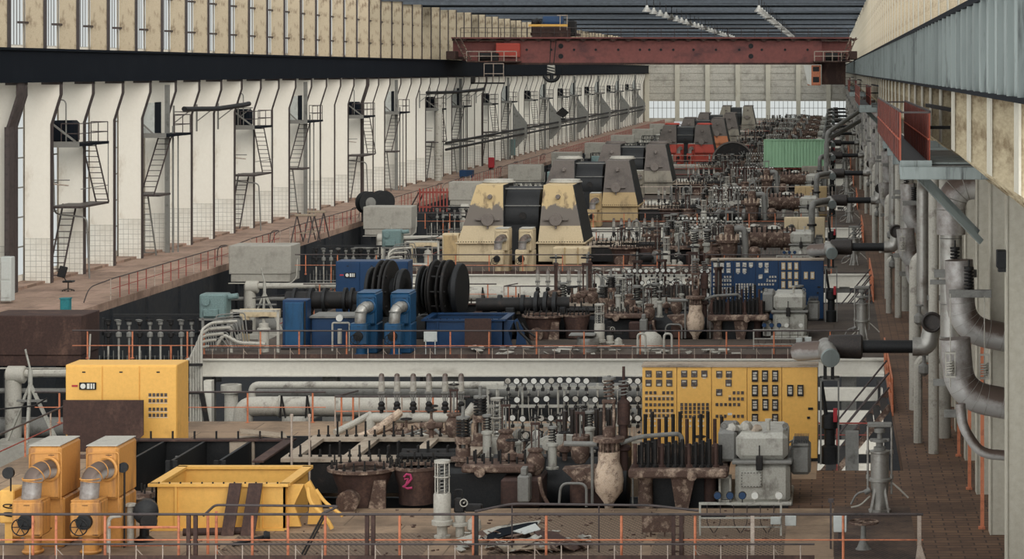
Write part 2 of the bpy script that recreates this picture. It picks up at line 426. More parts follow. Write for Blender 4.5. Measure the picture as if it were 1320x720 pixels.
# crane beams and roof
mb = MB().box(-42.35, -41.9, 60, YEND, 10.92, 12.62).box(-42.7, -41.75, 60, YEND, 12.55, 12.68).box(-42.5, -41.75, 60, YEND, 10.88, 10.96)
struct('beam_left', mb, M['beam'])
mb = MB(); gl = MB()
for j in range(116):
    Yr = 214+2.7*j
    mb.box(-44.3, 4.9, Yr, Yr+.2, 18.5, 18.56).box(-44, 4.6, Yr, Yr+.1, 18.34 if j % 4 else 18.2, 18.5)
    if j % 12 < 11: gl.add([(-44.3,Yr+.2,18.55),(4.9,Yr+.2,18.55),(4.9,Yr+2.7,18.55),(-44.3,Yr+2.7,18.55)],[(0,1,2,3)])
    else: mb.box(-44.3, 4.9, Yr+.2, Yr+2.7, 18.5, 18.6)
struct('ceiling', mb, M['roofrib'])
g = bpy.data.materials.new('clear_glazing'); g.use_nodes = True; q = g.node_tree; q.nodes.clear()
a1 = q.nodes.new('ShaderNodeBsdfTransparent'); a1.inputs[0].default_value = (.95, .97, .97, 1); a2 = q.nodes.new('ShaderNodeBsdfGlossy'); a2.inputs['Roughness'].default_value = .2
a3 = q.nodes.new('ShaderNodeMixShader'); a3.inputs[0].default_value = .06; q.links.new(a1.outputs[0], a3.inputs[1]); q.links.new(a2.outputs[0], a3.inputs[2])
a4 = q.nodes.new('ShaderNodeOutputMaterial'); q.links.new(a3.outputs[0], a4.inputs[0]); M['glazing'] = g
struct('ceiling_added_glazing', gl, g)  # added glazing, hidden by the ribs, to let daylight onto the far decks
# far wall
mb = MB().box(-44.3, 6, YEND, YEND+.4, 0, 18.8)
struct('wall_far', mb, M['panel'])
mb = MB()
for i in range(9):
    x = -42.3 + i*6.85; mb.box(x-.5, x+.5, YEND-.7, YEND, 0, 18.5)
struct('trim_15', mb, M['rcolumn'])
mb = MB()
for z in (4.9, 6.4, 7.9, 9.4, 10.9, 12.4): mb.box(-44, 5, YEND-.12, YEND, z, z+1.38)
struct('trim_16', mb, M['panel'])
for i in range(8):
    x = -42.3 + i*6.85; w = link('window_%d' % (n+1), MB().box(x+.5, x+6.35, YEND-.06, YEND, .8, 4.6), M['daylight']); w['kind'] = 'structure'; n += 1
    b = MB()
    for j in range(1, 6): b.box(x+.5+j*.98-.05, x+.5+j*.98+.05, YEND-.16, YEND-.06, .8, 4.6)
    b.box(x+.5, x+6.35, YEND-.16, YEND-.06, 3.0, 3.1); part('window_bars', b, M['greymid'], w)
# ---- right wall
XC = 2.4
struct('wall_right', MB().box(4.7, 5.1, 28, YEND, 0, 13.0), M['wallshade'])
def right_column():
    m = MB()
    m.box(3.88, 4.7, 0, .55, 0, 8.9); a = len(m.f)
    m.prism([(XC, 9.9), (3.88, 8.7), (4.7, 8.7), (4.7, 11.15), (XC, 11.15)], -.1, .65); b = len(m.f)
    m.box(3.1, 4.7, .05, .5, 12.6, 18.5); c_ = len(m.f)
    m.prism([(XC-.012, 9.9), (XC+.02, 9.88), (XC+.02, 11.15), (XC-.012, 11.15)], -.13, .68).box(3.868, 3.9, -.03, .58, 0, 8.75).box(3.088, 3.12, .02, .53, 12.6, 18.5); return m, a, b, c_
mb, a, b, c_ = right_column()
c1 = link('column', mb, [M['rcolumn'], M['corbel'], M['upper'], M['rcolumn']]); c1['kind'] = 'structure'
for i, p in enumerate(c1.data.polygons): p.material_index = 0 if i < a else (1 if i < b else (2 if i < c_ else 3))
for i in range(92):
    c = c1 if i == 0 else c1.copy()
    if i: COL.objects.link(c)
    c.location = (0, 30.2 + i*S, 0)
mb = MB(); y = 22.0; j = 0
mb.box(XC+.06, XC+.3, 22, YEND, 11.2, 12.6)
struct('beam_right', mb, M['greymid'])
mb = MB()
prof = []
y = 22.0
while y < 420:                                            # folded cladding sheets on the crane girder
    prof += [(XC, y), (XC, y+.42), (XC-.1, y+.46), (XC-.1, y+.54)]; y += .6
vs = [(x, yy, 11.17) for x, yy in prof] + [(x, yy, 12.58) for x, yy in prof]; q = len(prof)
mb.add(vs, [(i, i+1, q+i+1, q+i) for i in range(q-1)])
struct('trim_17', mb, M['corrug'])
mb = MB()
y = 22.9
while y < 420: mb.box(XC-.16, XC, y, y+.12, 11.17, 12.58); y += 1.8
struct('trim_20', mb, M['corrug'])
mb = MB(); y = 23.02
while y < 420: mb.box(XC-.115, XC, y, y+.07, 11.17, 12.58); y += 1.8
struct('trim_21', mb, M['beam'])
mb = MB().box(XC-.14, XC+.5, 22, YEND, 11.1, 11.17).box(XC-.16, XC+.5, 22, YEND, 12.58, 12.68)
struct('trim_18', mb, M['beam'])
mb = MB()
for i in range(91): mb.box(4.2, 4.7, 30.2+i*S+.55, 30.2+(i+1)*S, 12.7, 13.4)
mb.box(4.2, 4.9, 28, YEND, 18.3, 18.6)
struct('trim_19', mb, M['rcolumn'])
for i in range(91):
    y = 30.2+i*S; w = link('window_%d' % (n+1), MB().add([(4.66,y+.55,13.4),(4.66,y+S,13.4),(4.66,y+S,18.3),(4.66,y+.55,18.3)],[(0,1,2,3)]), M['glazing']); w['kind'] = 'structure'; n += 1
    b = MB()
    for q in (1.7, 2.9, 4.1): b.box(4.62, 4.7, y+q, y+q+.07, 13.4, 18.3)
    b.box(4.62, 4.7, y+.5, y+S, 15.8, 15.9); part('window_bars', b, M['rail'], w)
# ================================================================== machines: one deck is built, the others repeat it at the pitch D
U = ['nearest deck with yellow switchboard', 'second deck with navy switchboard', 'third deck with cream hoods', 'fourth deck with tan-based hoods',
     'fifth deck with grey-based hoods', 'sixth deck before green container', 'seventh deck with red hoods', 'eighth deck with orange-based hoods',
     'ninth deck from the front', 'tenth deck from the front', 'eleventh deck from the front', 'twelfth deck by far wall']
FULL = 3
def tree(o):
    return KID.get(o.name, [])
def repeat(root, ks, fmt, gfmt=None, k0=0, off=None):
    """root stands on deck k0; copies go to the decks ks. Near copies keep their parts, far ones are too small to show them."""
    for k in ks:
        if k == k0: continue
        o = (0, (k-k0)*D, 0) if off is None else off(k)
        lb = fmt.format(u=U[k]); g = gfmt.format(u=U[k]) if gfmt else None
        if k < FULL: dup(root, o, lb, g, lambda q: list(q.children))
        else: flat(root, o, lb, g)
def rpt(root, ks, fmt, gfmt=None, k0=0):
    root['label'] = fmt.format(u=U[k0])
    if gfmt: root['group'] = gfmt.format(u=U[k0])
    REP.append((root, ks, fmt, gfmt, k0))
REP = []
ALL = range(NK)

# ---- handrails along the deck fronts
def railing(name, y, x0, x1, posts, label, tops=.0, z=0.0, h=1.1, group=None, pm='orange', extra=(), mid='orange'):
    t = thing(name, label, 'railing', ((x0+x1)/2, y, z), group)
    part('top_rail', MB().tube([(x0, y, z+h), (x1, y, z+h)], .032, 8), M['rail'], t)
    part('mid_rail', MB().tube([(x0, y, z+.5), (x1, y, z+.5)], .018, 6), M[mid], t)
    for x in posts:
        part('post', MB().tube([(x, y+.02, z-.05), (x, y+.02, z+h)], .032, 8).box(x-.06, x+.06, y-.04, y+.08, z-.02, z+.015), M[pm], t)
    for (x, mm) in extra:
        part('post', MB().box(x-.045, x+.045, y-.03, y+.05, z-.05, z+h-.03).box(x-.09, x+.09, y-.06, y+.1, z-.02, z+.02), M[mm], t)
    return t
Y0 = 54.6
posts0 = [X(p, Y0) for p in (42, 72, 135, 230, 325, 371, 419, 515, 610, 704, 801, 896, 1087)]
t = railing('edge_railing', Y0, -20.2, X(1190, Y0), posts0, 'dark-topped handrail on orange posts along the nearest deck front',
            extra=[(X(p, Y0), 'rustdark') for p in (243, 252, 473, 481, 868, 878)] + [(X(614, Y0), 'iron'), (X(970, Y0), 'palerail'), (X(1185, Y0), 'palerail')])
part('foot_bracket', MB().prism([(X(1180,Y0), 0), (X(1194,Y0), 0), (X(1187,Y0), .42), (X(1183,Y0), .42)], Y0-.05, Y0+.05), M['palerail'], t)
def low_guard(y, x0, x1, label):
    t = thing('low_guard', label, 'guard rail', ((x0+x1)/2, y, 0))
    part('rail', MB().tube([(x0, y, .46), (x1, y, .46)], .025, 6), M['rail'], t)
    part('kick_plate', MB().box(x0, x1, y-.01, y+.01, .03, .2), M['rustdark'], t)
    n = int((x1-x0)/.62); b = MB()
    for i in range(n+1):
        x = x0+i*.62; part('stanchion', MB().tube([(x, y, 0), (x, y, .46)], .016, 5), M['palerail'], t)
        if i % 3 == 0: b.tube([(x, y, .36), (x+.22, y+.2, .02)], .012, 5)
    part('braces', b, M['palerail'], t)
    return t
low_guard(54.3, -20.0, X(1050, 54.3), 'low dark guard rail on short stanchions at the bottom picture edge')
for k in range(1, NK):
    y = Y0+k*D
    ps = [-25.2+1.9*i+(.35 if i % 4 == 1 else 0) for i in range(14)]
    if k < 4:
        railing('edge_railing', y, -25.4, 1.0 if k < 2 else -.4, ps, 'dark-topped handrail on orange posts along the front of the '+U[k])
        if k < 3: low_guard(y-.3, -25.4, -.2, 'low guard rail of short stanchions edging the '+U[k])
    else:
        b = MB().tube([(-25.4, y, 1.1), (-.4, y, 1.1)], .03, 5).tube([(-25.4, y, .5), (-.4, y, .5)], .02, 4)
        for x in ps: b.tube([(x, y, 0), (x, y, 1.1)], .03, 4)
        solo('edge_railing', b, M['redrail' if k % 2 else 'palerail'], 'thin handrail along the front edge of the '+U[k], 'railing')

# ---- cooler cabinets with an elbow pipe and a valve box
def cooler(x, col, label, rusty):
    y = 55.5; w = .80
    t = thing('cooler_cabinet', label, 'cooler', (x+w/2, y+.6, 0))
    body = MB().cbox(x, x+w, y+.5, y+2.0, 1.18, 2.47, .07).cbox(x+.10, x+w+.02, y+.7, y+1.9, 0, 1.2, .04)
    part('housing', body, M[col], t)
    part('lid', MB().cbox(x+.02, x+w-.02, y+.5, y+2.0, 2.465, 2.49, .01), M['pipewhite' if rusty else col], t)
    cx = x+.42
    e = bend([(cx+.13, y+.55, 1.92), (cx, y+.18, 1.94), (cx-.12, y-.02, 1.8), (cx-.16, y-.05, 1.15)], .3, 5)
    el = part('elbow_pipe', MB().tube(e, .225, 16), M['browncl' if rusty else 'silver'], t, 'brown lagged elbow' if rusty else None)
    b = MB()
    for i in (2, 6, 11):
        if i+1 < len(e): b.ring(e[i], e[i+1]-e[i], .228, .014, 18, 5)
    b.ring(e[-2]+Vector((0,0,.12)), (0,0,1), .23, .02, 18, 5)
    part('bands', b, M['ochre' if col == 'ochre' else 'greymid'], el)
    part('collar', MB().ring((cx+.1, y+.5, 1.92), (.3, 1, 0), .27, .04, 20, 6), M[col], t)
    vb = part('valve_box', MB().cbox(x-.09, x+.63, y-.35, y+.3, .45, 1.30, .05).box(x-.07, x+.61, y-.33, y+.28, 1.29, 1.32), M[col], t)
    part('port', MB().cyl((x+.26, y-.34, .82), (x+.26, y-.45, .82), .2, .18, 18), M['black'], vb)
    hw = MB().ring((x+.18, y-.52, .72), (0,1,.1), .2, .016, 22, 5)
    for a in range(3): hw.tube([(x+.18+.2*math.cos(a*PI/3), y-.52, .72+.2*math.sin(a*PI/3)), (x+.18-.2*math.cos(a*PI/3), y-.52, .72-.2*math.sin(a*PI/3))], .012, 5)
    hw.tube([(x+.18, y-.52, .72), (x+.22, y-.35, .8)], .02, 6)
    part('handwheel', hw, M['iron'], vb)
    part('leg_pipe', MB().cyl((x+.3, y, 0), (x+.3, y, .46), .2, None, 16).ring((x+.3, y, .06), (0,0,1), .22, .04, 16), M[col], t)
    part('impulse_tube', MB().tube(bend([(x+.06, y+.46, 1.3), (x+.06, y+.46, 2.3), (x+.82, y+.46, 2.33), (x+.82, y+.44, .9)], .08, 4), .014, 6), M[col], t)
    b = MB()
    for (px, pz) in ((x+.2, 1.2), (x+.45, .5), (x+.5, 2.25)): b.box(px, px+.14, y-.36 if pz < 2 else y+.49, y+.5, pz, pz+.012)
    part('clips', b, M['iron'], t)
    return t
COOL = [('ochre', 1), ('blue', 0), ('cream', 1), ('tan', 1), ('greytan', 1), ('greytan', 1), ('red', 1), ('salmon', 1)]
WH = {'ochre': 'orange-yellow', 'blue': 'blue', 'cream': 'cream', 'tan': 'tan', 'greytan': 'grey', 'red': 'red', 'salmon': 'salmon'}
for k, (c, r) in enumerate(COOL):
    for j, x in enumerate((-19.4, -18.02)):
        lb = '%s cooler cabinet with elbow pipe, %s of two, %s' % (WH[c], ('left', 'right')[j], U[k])
        t = cooler(x, c, lb, r)
        if k >= FULL:
            index_kids(); f = flat(t, (0, k*D, 0), lb)
            for q in list(t.children):
                for z in list(q.children): bpy.data.objects.remove(z)
                bpy.data.objects.remove(q)
            bpy.data.objects.remove(t); FLAT.clear()
        else: t.location.y += k*D

# ---- open generator casings (tanks)
def tank(col, k, label):
    t = thing('open_casing', label, 'casing', (-15.3, 59.6, 0)); x0, x1, y0, y1, h = -17.0, -13.75, 58.3, 60.9, 1.1; th = .05
    b = MB().box(x0, x1, y0, y0+th, 0, h).box(x0, x1, y1-th, y1, 0, h).box(x0, x0+th, y0, y1, 0, h).box(x1-th, x1, y0, y1, 0, h)
    part('shell', b, M[col], t)
    part('rim', MB().box(x0-.16, x1+.1, y0-.1, y0+.12, h, h+.07).box(x0-.16, x1+.1, y1-.12, y1+.1, h, h+.07).box(x0-.16, x0+.1, y0, y1, h, h+.07).box(x1-.14, x1+.12, y0, y1, h, h+.07), M[col], t)
    part('inside', MB().box(x0+th, x1-th, y0+th, y1-th, .5, .52), M['black'], t)
    for x in (x0+.5, x1-.62): part('rib', MB().box(x, x+.06, y0-.07, y0, 0, h), M[col], t)
    part('base_flange', MB().box(x0-.1, x1+.1, y0-.12, y0, 0, .05), M[col], t)
    b = MB()
    for i in range(12): b.cyl((x0+.1+i*.27, y0-.03, h+.07), (x0+.1+i*.27, y0-.03, h+.11), .022, None, 6)
    part('rim_bolts', b, M['iron'], t)
    part('end_scoop', MB().prism([(x1, .05), (x1+.35, .05), (x1+.18, .6), (x1+.42, 1.1), (x1, 1.1)], y0+.2, y0+.3).prism([(x1+.45, .05), (x1+.9, .05), (x1+.75, .7), (x1+.5, 1.15), (x1+.36, 1.05), (x1+.5, .6)], y0+.5, y0+.62), M[col], t)
    part('lever_arm', MB().tube(bend([(x1+.55, y0+.1, 1.05), (x1+.62, y0, .7), (x1+1.1, y0-.1, .25), (x1+1.2, y0-.1, .05)], .4), .055, 8).tube(bend([(x1+.75, y0+.1, 1.0), (x1+.95, y0+.1, .7), (x1+1.45, y0, .35)], .3), .045, 8), M[col if k == 0 else 'iron'], t)
    t.location.y += k*D
    return t
tank('yellow', 0, 'yellow open-topped steel casing behind the nearest railing')
tank('navy', 1, 'navy open-topped steel casing below the black rotor rings')
for j, (a, b_) in enumerate(((288, 304), (313, 331))):
    x0, x1 = X(a, 57.8), X(b_, 57.8)
    m = MB().hull8([(x0, 57.55, 0), (x1, 57.55, 0), (x1, 57.6, 0), (x0, 57.6, 0)], [(x0+.06, 58.12, 1.2), (x1+.06, 58.12, 1.2), (x1+.06, 58.17, 1.2), (x0+.06, 58.17, 1.2)])
    solo('leaning_plate', m, M['rustdark'], '%s of two rusty plates leaning on the yellow open casing' % ('left', 'right')[j], 'plate')
# black bulkhead frames behind the coolers
def bulkhead(label):
    t = thing('bulkhead_frame', label, 'steel frame', (-17.6, 64, 0)); x0, x1, y0, y1 = -19.9, -15.4, 62.4, 66.2
    b = MB().box(x0, x1, y1-.1, y1, 0, 1.0).box(x0, x0+.1, y0, y1, 0, 1.0).box(x1-.1, x1, y0, y1, 0, 1.0)
    part('walls', b, M['black'], t)
    for i, x in enumerate((-19.0, -17.85, -16.55)):
        part('web', MB().box(x-.04, x+.04, y0+.3, y1-.1, 0, 1.0).box(x-.16, x+.16, y0+.3, y0+.36, 0, 1.0), M['black'], t)
    part('top_flange', MB().box(x0-.1, x1+.1, y1-.25, y1+.05, 1.0, 1.05).box(x0-.1, x0+.2, y0, y1, 1.0, 1.05).box(x1-.2, x1+.1, y0, y1, 1.0, 1.05), M['rustdark'], t)
    for i in range(7): part('stud', MB().cyl((x0+.5+i*.62, y1-.1, 1.05), (x0+.5+i*.62, y1-.1, 1.27), .03, None, 7), M['iron'], t)
    part('cross_bar', MB().box(-18.6, -17.9, y1-.5, y1-.4, .55, .62), M['greymid'], t)
    part('bolt_plate', MB().box(-19.3, -18.2, y0-.5, y0, .1, .24), M['rust'], t)
    for i in range(8): part('stud', MB().cyl((-19.2+i*.14, y0-.4+.2*(i % 2), .24), (-19.2+i*.14, y0-.4+.2*(i % 2), .48), .025, None, 6), M['iron'], t)
    return t
t = bulkhead(''); rpt(t, (0, 1), 'black steel bulkhead frame with studs on the {u}')

# ---- low pressure casing: pots, oval openings, rusty flanges, studs
def pot(cx, cy, R, r, label, k=0, graffiti=False, disc=False):
    t = thing('turbine_pot', label, 'turbine casing', (cx, cy, 0))
    part('drum', MB().lathe((cx, cy, 0), [(r*.8, 0), (r*.82, .45), (r, .8), (r, .92)], 28), M['rustdark'], t)
    n = 32; vs = []; fs = []
    for (rr, z) in ((R, .92), (R, 1.0), (R*.74, 1.0), (R*.72, .6)):
        for i in range(n): vs.append((cx+rr*math.cos(2*PI*i/n), cy+rr*math.sin(2*PI*i/n), z))
    for j in range(3):
        for i in range(n): fs.append((j*n+i, j*n+(i+1) % n, (j+1)*n+(i+1) % n, (j+1)*n+i))
    fs.append([3*n+i for i in range(n)]); fs.append(list(range(n))[::-1])
    part('flange', MB().add(vs, fs), M['rust'], t)
    part('bottom', MB().cyl((cx, cy, .605), (cx, cy, .615), R*.715, None, 28), M['black'], t)
    for i in range(18):
        a = 2*PI*i/18+.1; x, y = cx+R*.87*math.cos(a), cy+R*.87*math.sin(a)
        part('stud', MB().cyl((x, y, 1.0), (x, y, 1.17+.05*(i % 3)), .024, None, 7).cyl((x, y, 1.0), (x, y, 1.05), .045, None, 6), M['iron'], t)
    if disc:
        part('blanked_pipe', MB().cyl((cx-.18, cy-r*.6, .25), (cx-.18, cy-r-.25, .25), .26, None, 22).cyl((cx-.18, cy-r-.25, .25), (cx-.18, cy-r-.3, .25), .29, None, 22), M['rust'], t)
        part('gusset', MB().prism([(cx+.3, 0), (cx+.75, 0), (cx+.75, .75), (cx+.45, .75)], cy-r*.9, cy-r*.8), M['rust'], t)
    if graffiti:
        g = MB(); gx, gy, gz = cx-.13, cy-r*.93, .62      # a sprayed loop, like a 2 with a tail
        pts = [(-.1, .16), (-.03, .24), (.07, .22), (.1, .12), (.02, .02), (-.1, -.1), (.0, -.14), (.12, -.12)]
        g.tube([Vector((gx+a, gy-.03, gz+b)) for a, b in pts], .035, 6).tube([Vector((gx+a-.03, gy-.03, gz+b-.02)) for a, b in ((-.06, .12), (.04, .14), (-.02, -.02), (-.1, -.08))], .03, 6)
        part('spray_mark', g, M['pink'], t, 'pink sprayed squiggle')
    return t
t = pot(X(467, 61.8), 61.8, .92, .78, '', disc=True); rpt(t, range(6), 'rusty open round casing with stud ring on the {u}')
t = pot(X(537, 62.0), 62.0, .62, .58, '', graffiti=True); rpt(t, (0,), 'dark round casing with pink sprayed mark on the {u}')
t = pot(X(537, 62.0), 62.0, .62, .58, ''); t.location.y += D; rpt(t, range(1, 6), 'smaller dark round casing beside the stud flange, {u}', None, 1)
def lp_frame(label):
    t = thing('split_casing', label, 'turbine casing', (-12.6, 65, 0)); x0, x1, y0, y1, z = X(385, 65), X(618, 65), 63.4, 67.3, .86
    b = MB().box(x0, x1, y0, y0+.12, 0, z).box(x0, x1, y1-.12, y1, 0, z).box(x0, x0+.12, y0, y1, 0, z).box(x1-.12, x1, y0, y1, 0, z)
    part('shell', b, M['iron'], t)
    fl = MB(); cells = [(x0+.3, x0+1.5), (x0+1.9, x0+3.3), (x0+3.6, x1-.3)]
    fl.box(x0-.1, x1+.1, y0-.1, y0+.5, z, z+.1).box(x0-.1, x1+.1, y1-.5, y1+.1, z, z+.1)
    xs = [x0-.1] + [v for c in cells for v in c] + [x1+.1]
    for i in range(0, len(xs), 2): fl.box(xs[i], xs[i+1], y0+.5, y1-.5, z, z+.1)
    part('joint_flange', fl, M['concrete'], t, 'dusty flat joint face')
    b = MB()
    for (a, c) in cells: b.box(a, c, y0+.5, y1-.5, .3, .34)
    part('cavity', b, M['black'], t)
    n = 0
    for row, yy in enumerate((y0+.2, y1-.2, y0+.05)):
        for i in range(19):
            x = x0+.1+i*(x1-x0-.2)/18
            if row == 2 and i < 10: continue
            part('stud', MB().cyl((x, yy, z+.1), (x, yy, z+.3+.12*((i*7+row*3) % 3)), .03, None, 7).cyl((x, yy, z+.1), (x, yy, z+.16), .055, None, 6), M['iron'], t); n += 1
    for i in range(4):
        x = cells[0][1]+.2+i*.02
    part('coil_stack', MB().cyl((x1-1.9, y0+.2, z+.22), (x1-.2, y0+.2, z+.22), .1, None, 10).cyl((x1-1.9, y0-.15, z+.18), (x1-.3, y0-.15, z+.18), .09, None, 10), M['iron'], t)
    return t
t = lp_frame(''); rpt(t, ALL, 'long split casing with stud rows on the {u}')
# stud table (high pressure joint)
def stud_table(label):
    t = thing('studded_flange', label, 'turbine casing', (-4.0, 63, 0)); x0, x1, y0, y1 = X(813, 62), X(940, 62), 61.2, 65.2
    b = MB().cbox(x0, x1, y0, y0+.9, .78, 1.03, .05).cbox(x0, x1, y1-.9, y1, .78, 1.03, .05).cbox(x0+.02, x0+.7, y0+.1, y1-.1, .79, 1.02, .04).cbox(x1-.7, x1-.02, y0+.1, y1-.1, .79, 1.02, .04)
    b.cyl((X(893, 61.5), y0-.05, .85), (X(893, 61.5), y0+.4, .85), .13, None, 14)
    part('flange', b, M['rust'], t)
    part('cover', MB().cbox(x0+.2, x1-.3, y0+.7, y1-.2, -.5, .8, .1), M['black'], t)
    part('leg', MB().lathe((X(832, 61.7), y0+.5, -.05), [(.24, 0), (.2, .1), (.19, .7), (.26, .86)], 16), M['rust'], t)
    part('leg', MB().hull8([(X(872,61.7), y0+.2, -.05), (X(888,61.7), y0+.2, -.05), (X(888,61.7), y0+.8, -.05), (X(872,61.7), y0+.8, -.05)], [(X(866,61.7), y0+.1, .8), (X(897,61.7), y0+.1, .8), (X(897,61.7), y0+.9, .8), (X(866,61.7), y0+.9, .8)]), M['rust'], t)
    part('leg', MB().cyl((X(915,61.7), y0+.6, 0), (X(915,61.7), y0+.6, .8), .16, None, 12), M['rustdark'], t)
    k = 0
    for row, (yy, n, h0, h1) in enumerate(((y0+.3, 13, .62, .74), (y0+.6, 13, .5, .62), (y1-.4, 12, .78, .98))):
        for i in range(n):
            x = x0+.16+(i+.5*(row % 2))*(x1-x0-.3)/n; h = h0+(h1-h0)*((i*5+row) % 4)/3
            part('stud', MB().cyl((x, yy, 1.03), (x, yy, 1.03+h), .052, None, 9).cyl((x, yy, 1.03), (x, yy, 1.1), .09, None, 6), M['iron' if (i+row) % 4 else 'rustdark'], t); k += 1
    return t
t = stud_table(''); rpt(t, (0, 1, 5), 'rusty flange table bristling with tall studs, {u}')
def stud_back(label):
    t = thing('studded_joint', label, 'turbine casing', (-6.6, 66, 0)); x0, x1 = X(725, 66), X(812, 66)
    part('block', MB().cbox(x0, x1, 65.3, 66.6, 0, .95, .05), M['black'], t)
    for i in range(11):
        x = x0+.1+i*(x1-x0-.2)/10; part('stud', MB().cyl((x, 65.7+.4*(i % 2), .95), (x, 65.7+.4*(i % 2), 1.9+.2*((i*3) % 3)), .07, None, 9), M['darkpipe'], t)
    return t
t = stud_back(''); rpt(t, ALL, 'dark joint block with thick upright studs behind the pear valve, {u}')
# machine bed: lower casings between the flanges, black to stand for the recess's shadow
def bed(label):
    t = thing('machine_bed', label, 'turbine bed', (-7, 63.5, 0))
    part('lower_casing', MB().cbox(X(560,62.6), X(700,62.6), 62.4, 65, -.5, .82, .12).cyl((X(700,62.6), 63.6, .2), (X(806,62.6), 63.6, .2), .75, None, 24), M['black'], t)
    part('pedestal', MB().cbox(X(648,62), X(700,62), 61.6, 63.2, -.05, .7, .06).cbox(X(735,62), X(790,62), 61.9, 63.2, -.05, .62, .06), M['rustdark'], t)
    f = MB().cbox(X(596,62), X(690,62), 61.8, 63, .82, 1.02, .04).cyl((X(620,62), 61.75, .85), (X(620,62), 62.2, .85), .14, None, 14)
    part('joint_flange', f, M['rust'], t)
    for i in range(16): part('stud', MB().cyl((X(602,62)+i*.11, 62.1+.4*(i % 2), 1.02), (X(602,62)+i*.11, 62.1+.4*(i % 2), 1.2+.1*(i % 3)), .028, None, 7), M['iron'], t)
    part('bearing_cap', MB().prism([(X(727,62), .95), (X(770,62), 1.0), (X(772,62), .45), (X(755,62), .42)], 61.6, 62.2).cyl((X(752,62), 61.55, .78), (X(752,62), 62, .78), .13, None, 14), M['rust'], t)
    part('housing', MB().cbox(X(668,61.4), X(684,61.4), 61.2, 61.7, .15, .85, .04).cbox(X(672,61.4), X(680,61.4), 61.25, 61.6, .85, 1.05, .02), M['greymid'], t)
    part('tube', MB().tube(bend([(X(722,61.6), 61.4, .1), (X(724,61.6), 61.4, .62), (X(757,61.6), 61.4, .62), (X(757,61.6), 61.4, 0)], .2), .035, 8), M['greymid'], t)
    part('hose', MB().tube(bend([(X(697,61.6), 61.3, .8), (X(700,61.6), 61.3, .4), (X(708,61.6), 61.3, .1)], .2), .05, 8), M['rust'], t)
    return t
t = bed(''); rpt(t, ALL, 'black turbine bed between the rusty flanges, {u}')

# ---- pear shaped stop valve
def pear(label):
    Yv = 61.5; cx = X(785, Yv); t = thing('stop_valve', label, 'valve', (cx, Yv, 0))
    part('body', MB().lathe((cx, Yv, -.1), [(.1, 0), (.14, .2), (.36, .5), (.39, .8), (.36, 1.05), (.29, 1.25), (.29, 1.55)], 24), M['rustpale'], t)
    b = MB()
    for i in range(12): a = 2*PI*i/12; b.cyl((cx+.24*math.cos(a), Yv+.24*math.sin(a), 1.42), (cx+.24*math.cos(a), Yv+.24*math.sin(a), 1.72), .036, None, 7)
    part('stud', b, M['rust'], t)
    part('bonnet', MB().lathe((cx, Yv, 1.5), [(.2, 0), (.2, .2), (.42, .22), (.42, .32), (.16, .34), (.15, .6)], 22), M['rust'], t)
    y = MB()
    for s in (-.13, .13): y.cbox(cx+s-.035, cx+s+.035, Yv-.06, Yv+.06, 1.9, 2.75, .015)
    y.cbox(cx-.18, cx+.18, Yv-.1, Yv+.1, 2.72, 2.82, .02); part('yoke', y, M['rust'], t)
    part('spring', MB().helix((cx, Yv, 0), .13, .022, 2.85, 3.35, 5), M['rust'], t)
    part('spring_plate', MB().cyl((cx, Yv, 3.35), (cx, Yv, 3.41), .18, None, 14).cyl((cx, Yv, 2.8), (cx, Yv, 3.45), .05, None, 8), M['greymid'], t)
    part('servo', MB().lathe((cx+.36, Yv+.3, .9), [(.12, 0), (.12, .5), (.2, .55), (.2, .62), (.1, .7), (.1, 1.2), (.17, 1.22), (.17, 1.8), (.07, 1.9), (.07, 2.2), (.14, 2.22), (.14, 2.26), (.04, 2.3), (.04, 2.75)], 14), M['rustdark'], t)
    part('spring', MB().helix((cx+.36, Yv+.3, 0), .12, .02, 2.85, 3.3, 5), M['greymid'], t)
    part('side_pipe', MB().tube(bend([(cx-1.2, Yv+.2, 1.62), (cx-.3, Yv, 1.64)], .1), .07, 10).tube(bend([(cx+.3, Yv, 1.66), (cx+.8, Yv+.1, 1.82), (cx+1.9, Yv+.4, 1.86), (cx+1.95, Yv+.4, 1.0)], .2), .06, 10), M['greymid'], t)
    part('drain_pipe', MB().tube([(cx-.45, Yv+.1, 0), (cx-.45, Yv+.1, 1.55)], .04, 8).tube([(cx+.62, Yv+.1, 0), (cx+.62, Yv+.1, 1.1)], .025, 8), M['greymid'], t)
    return t
t = pear(''); rpt(t, (0, 1, 5), 'rusty pear-shaped stop valve with spring top, {u}')
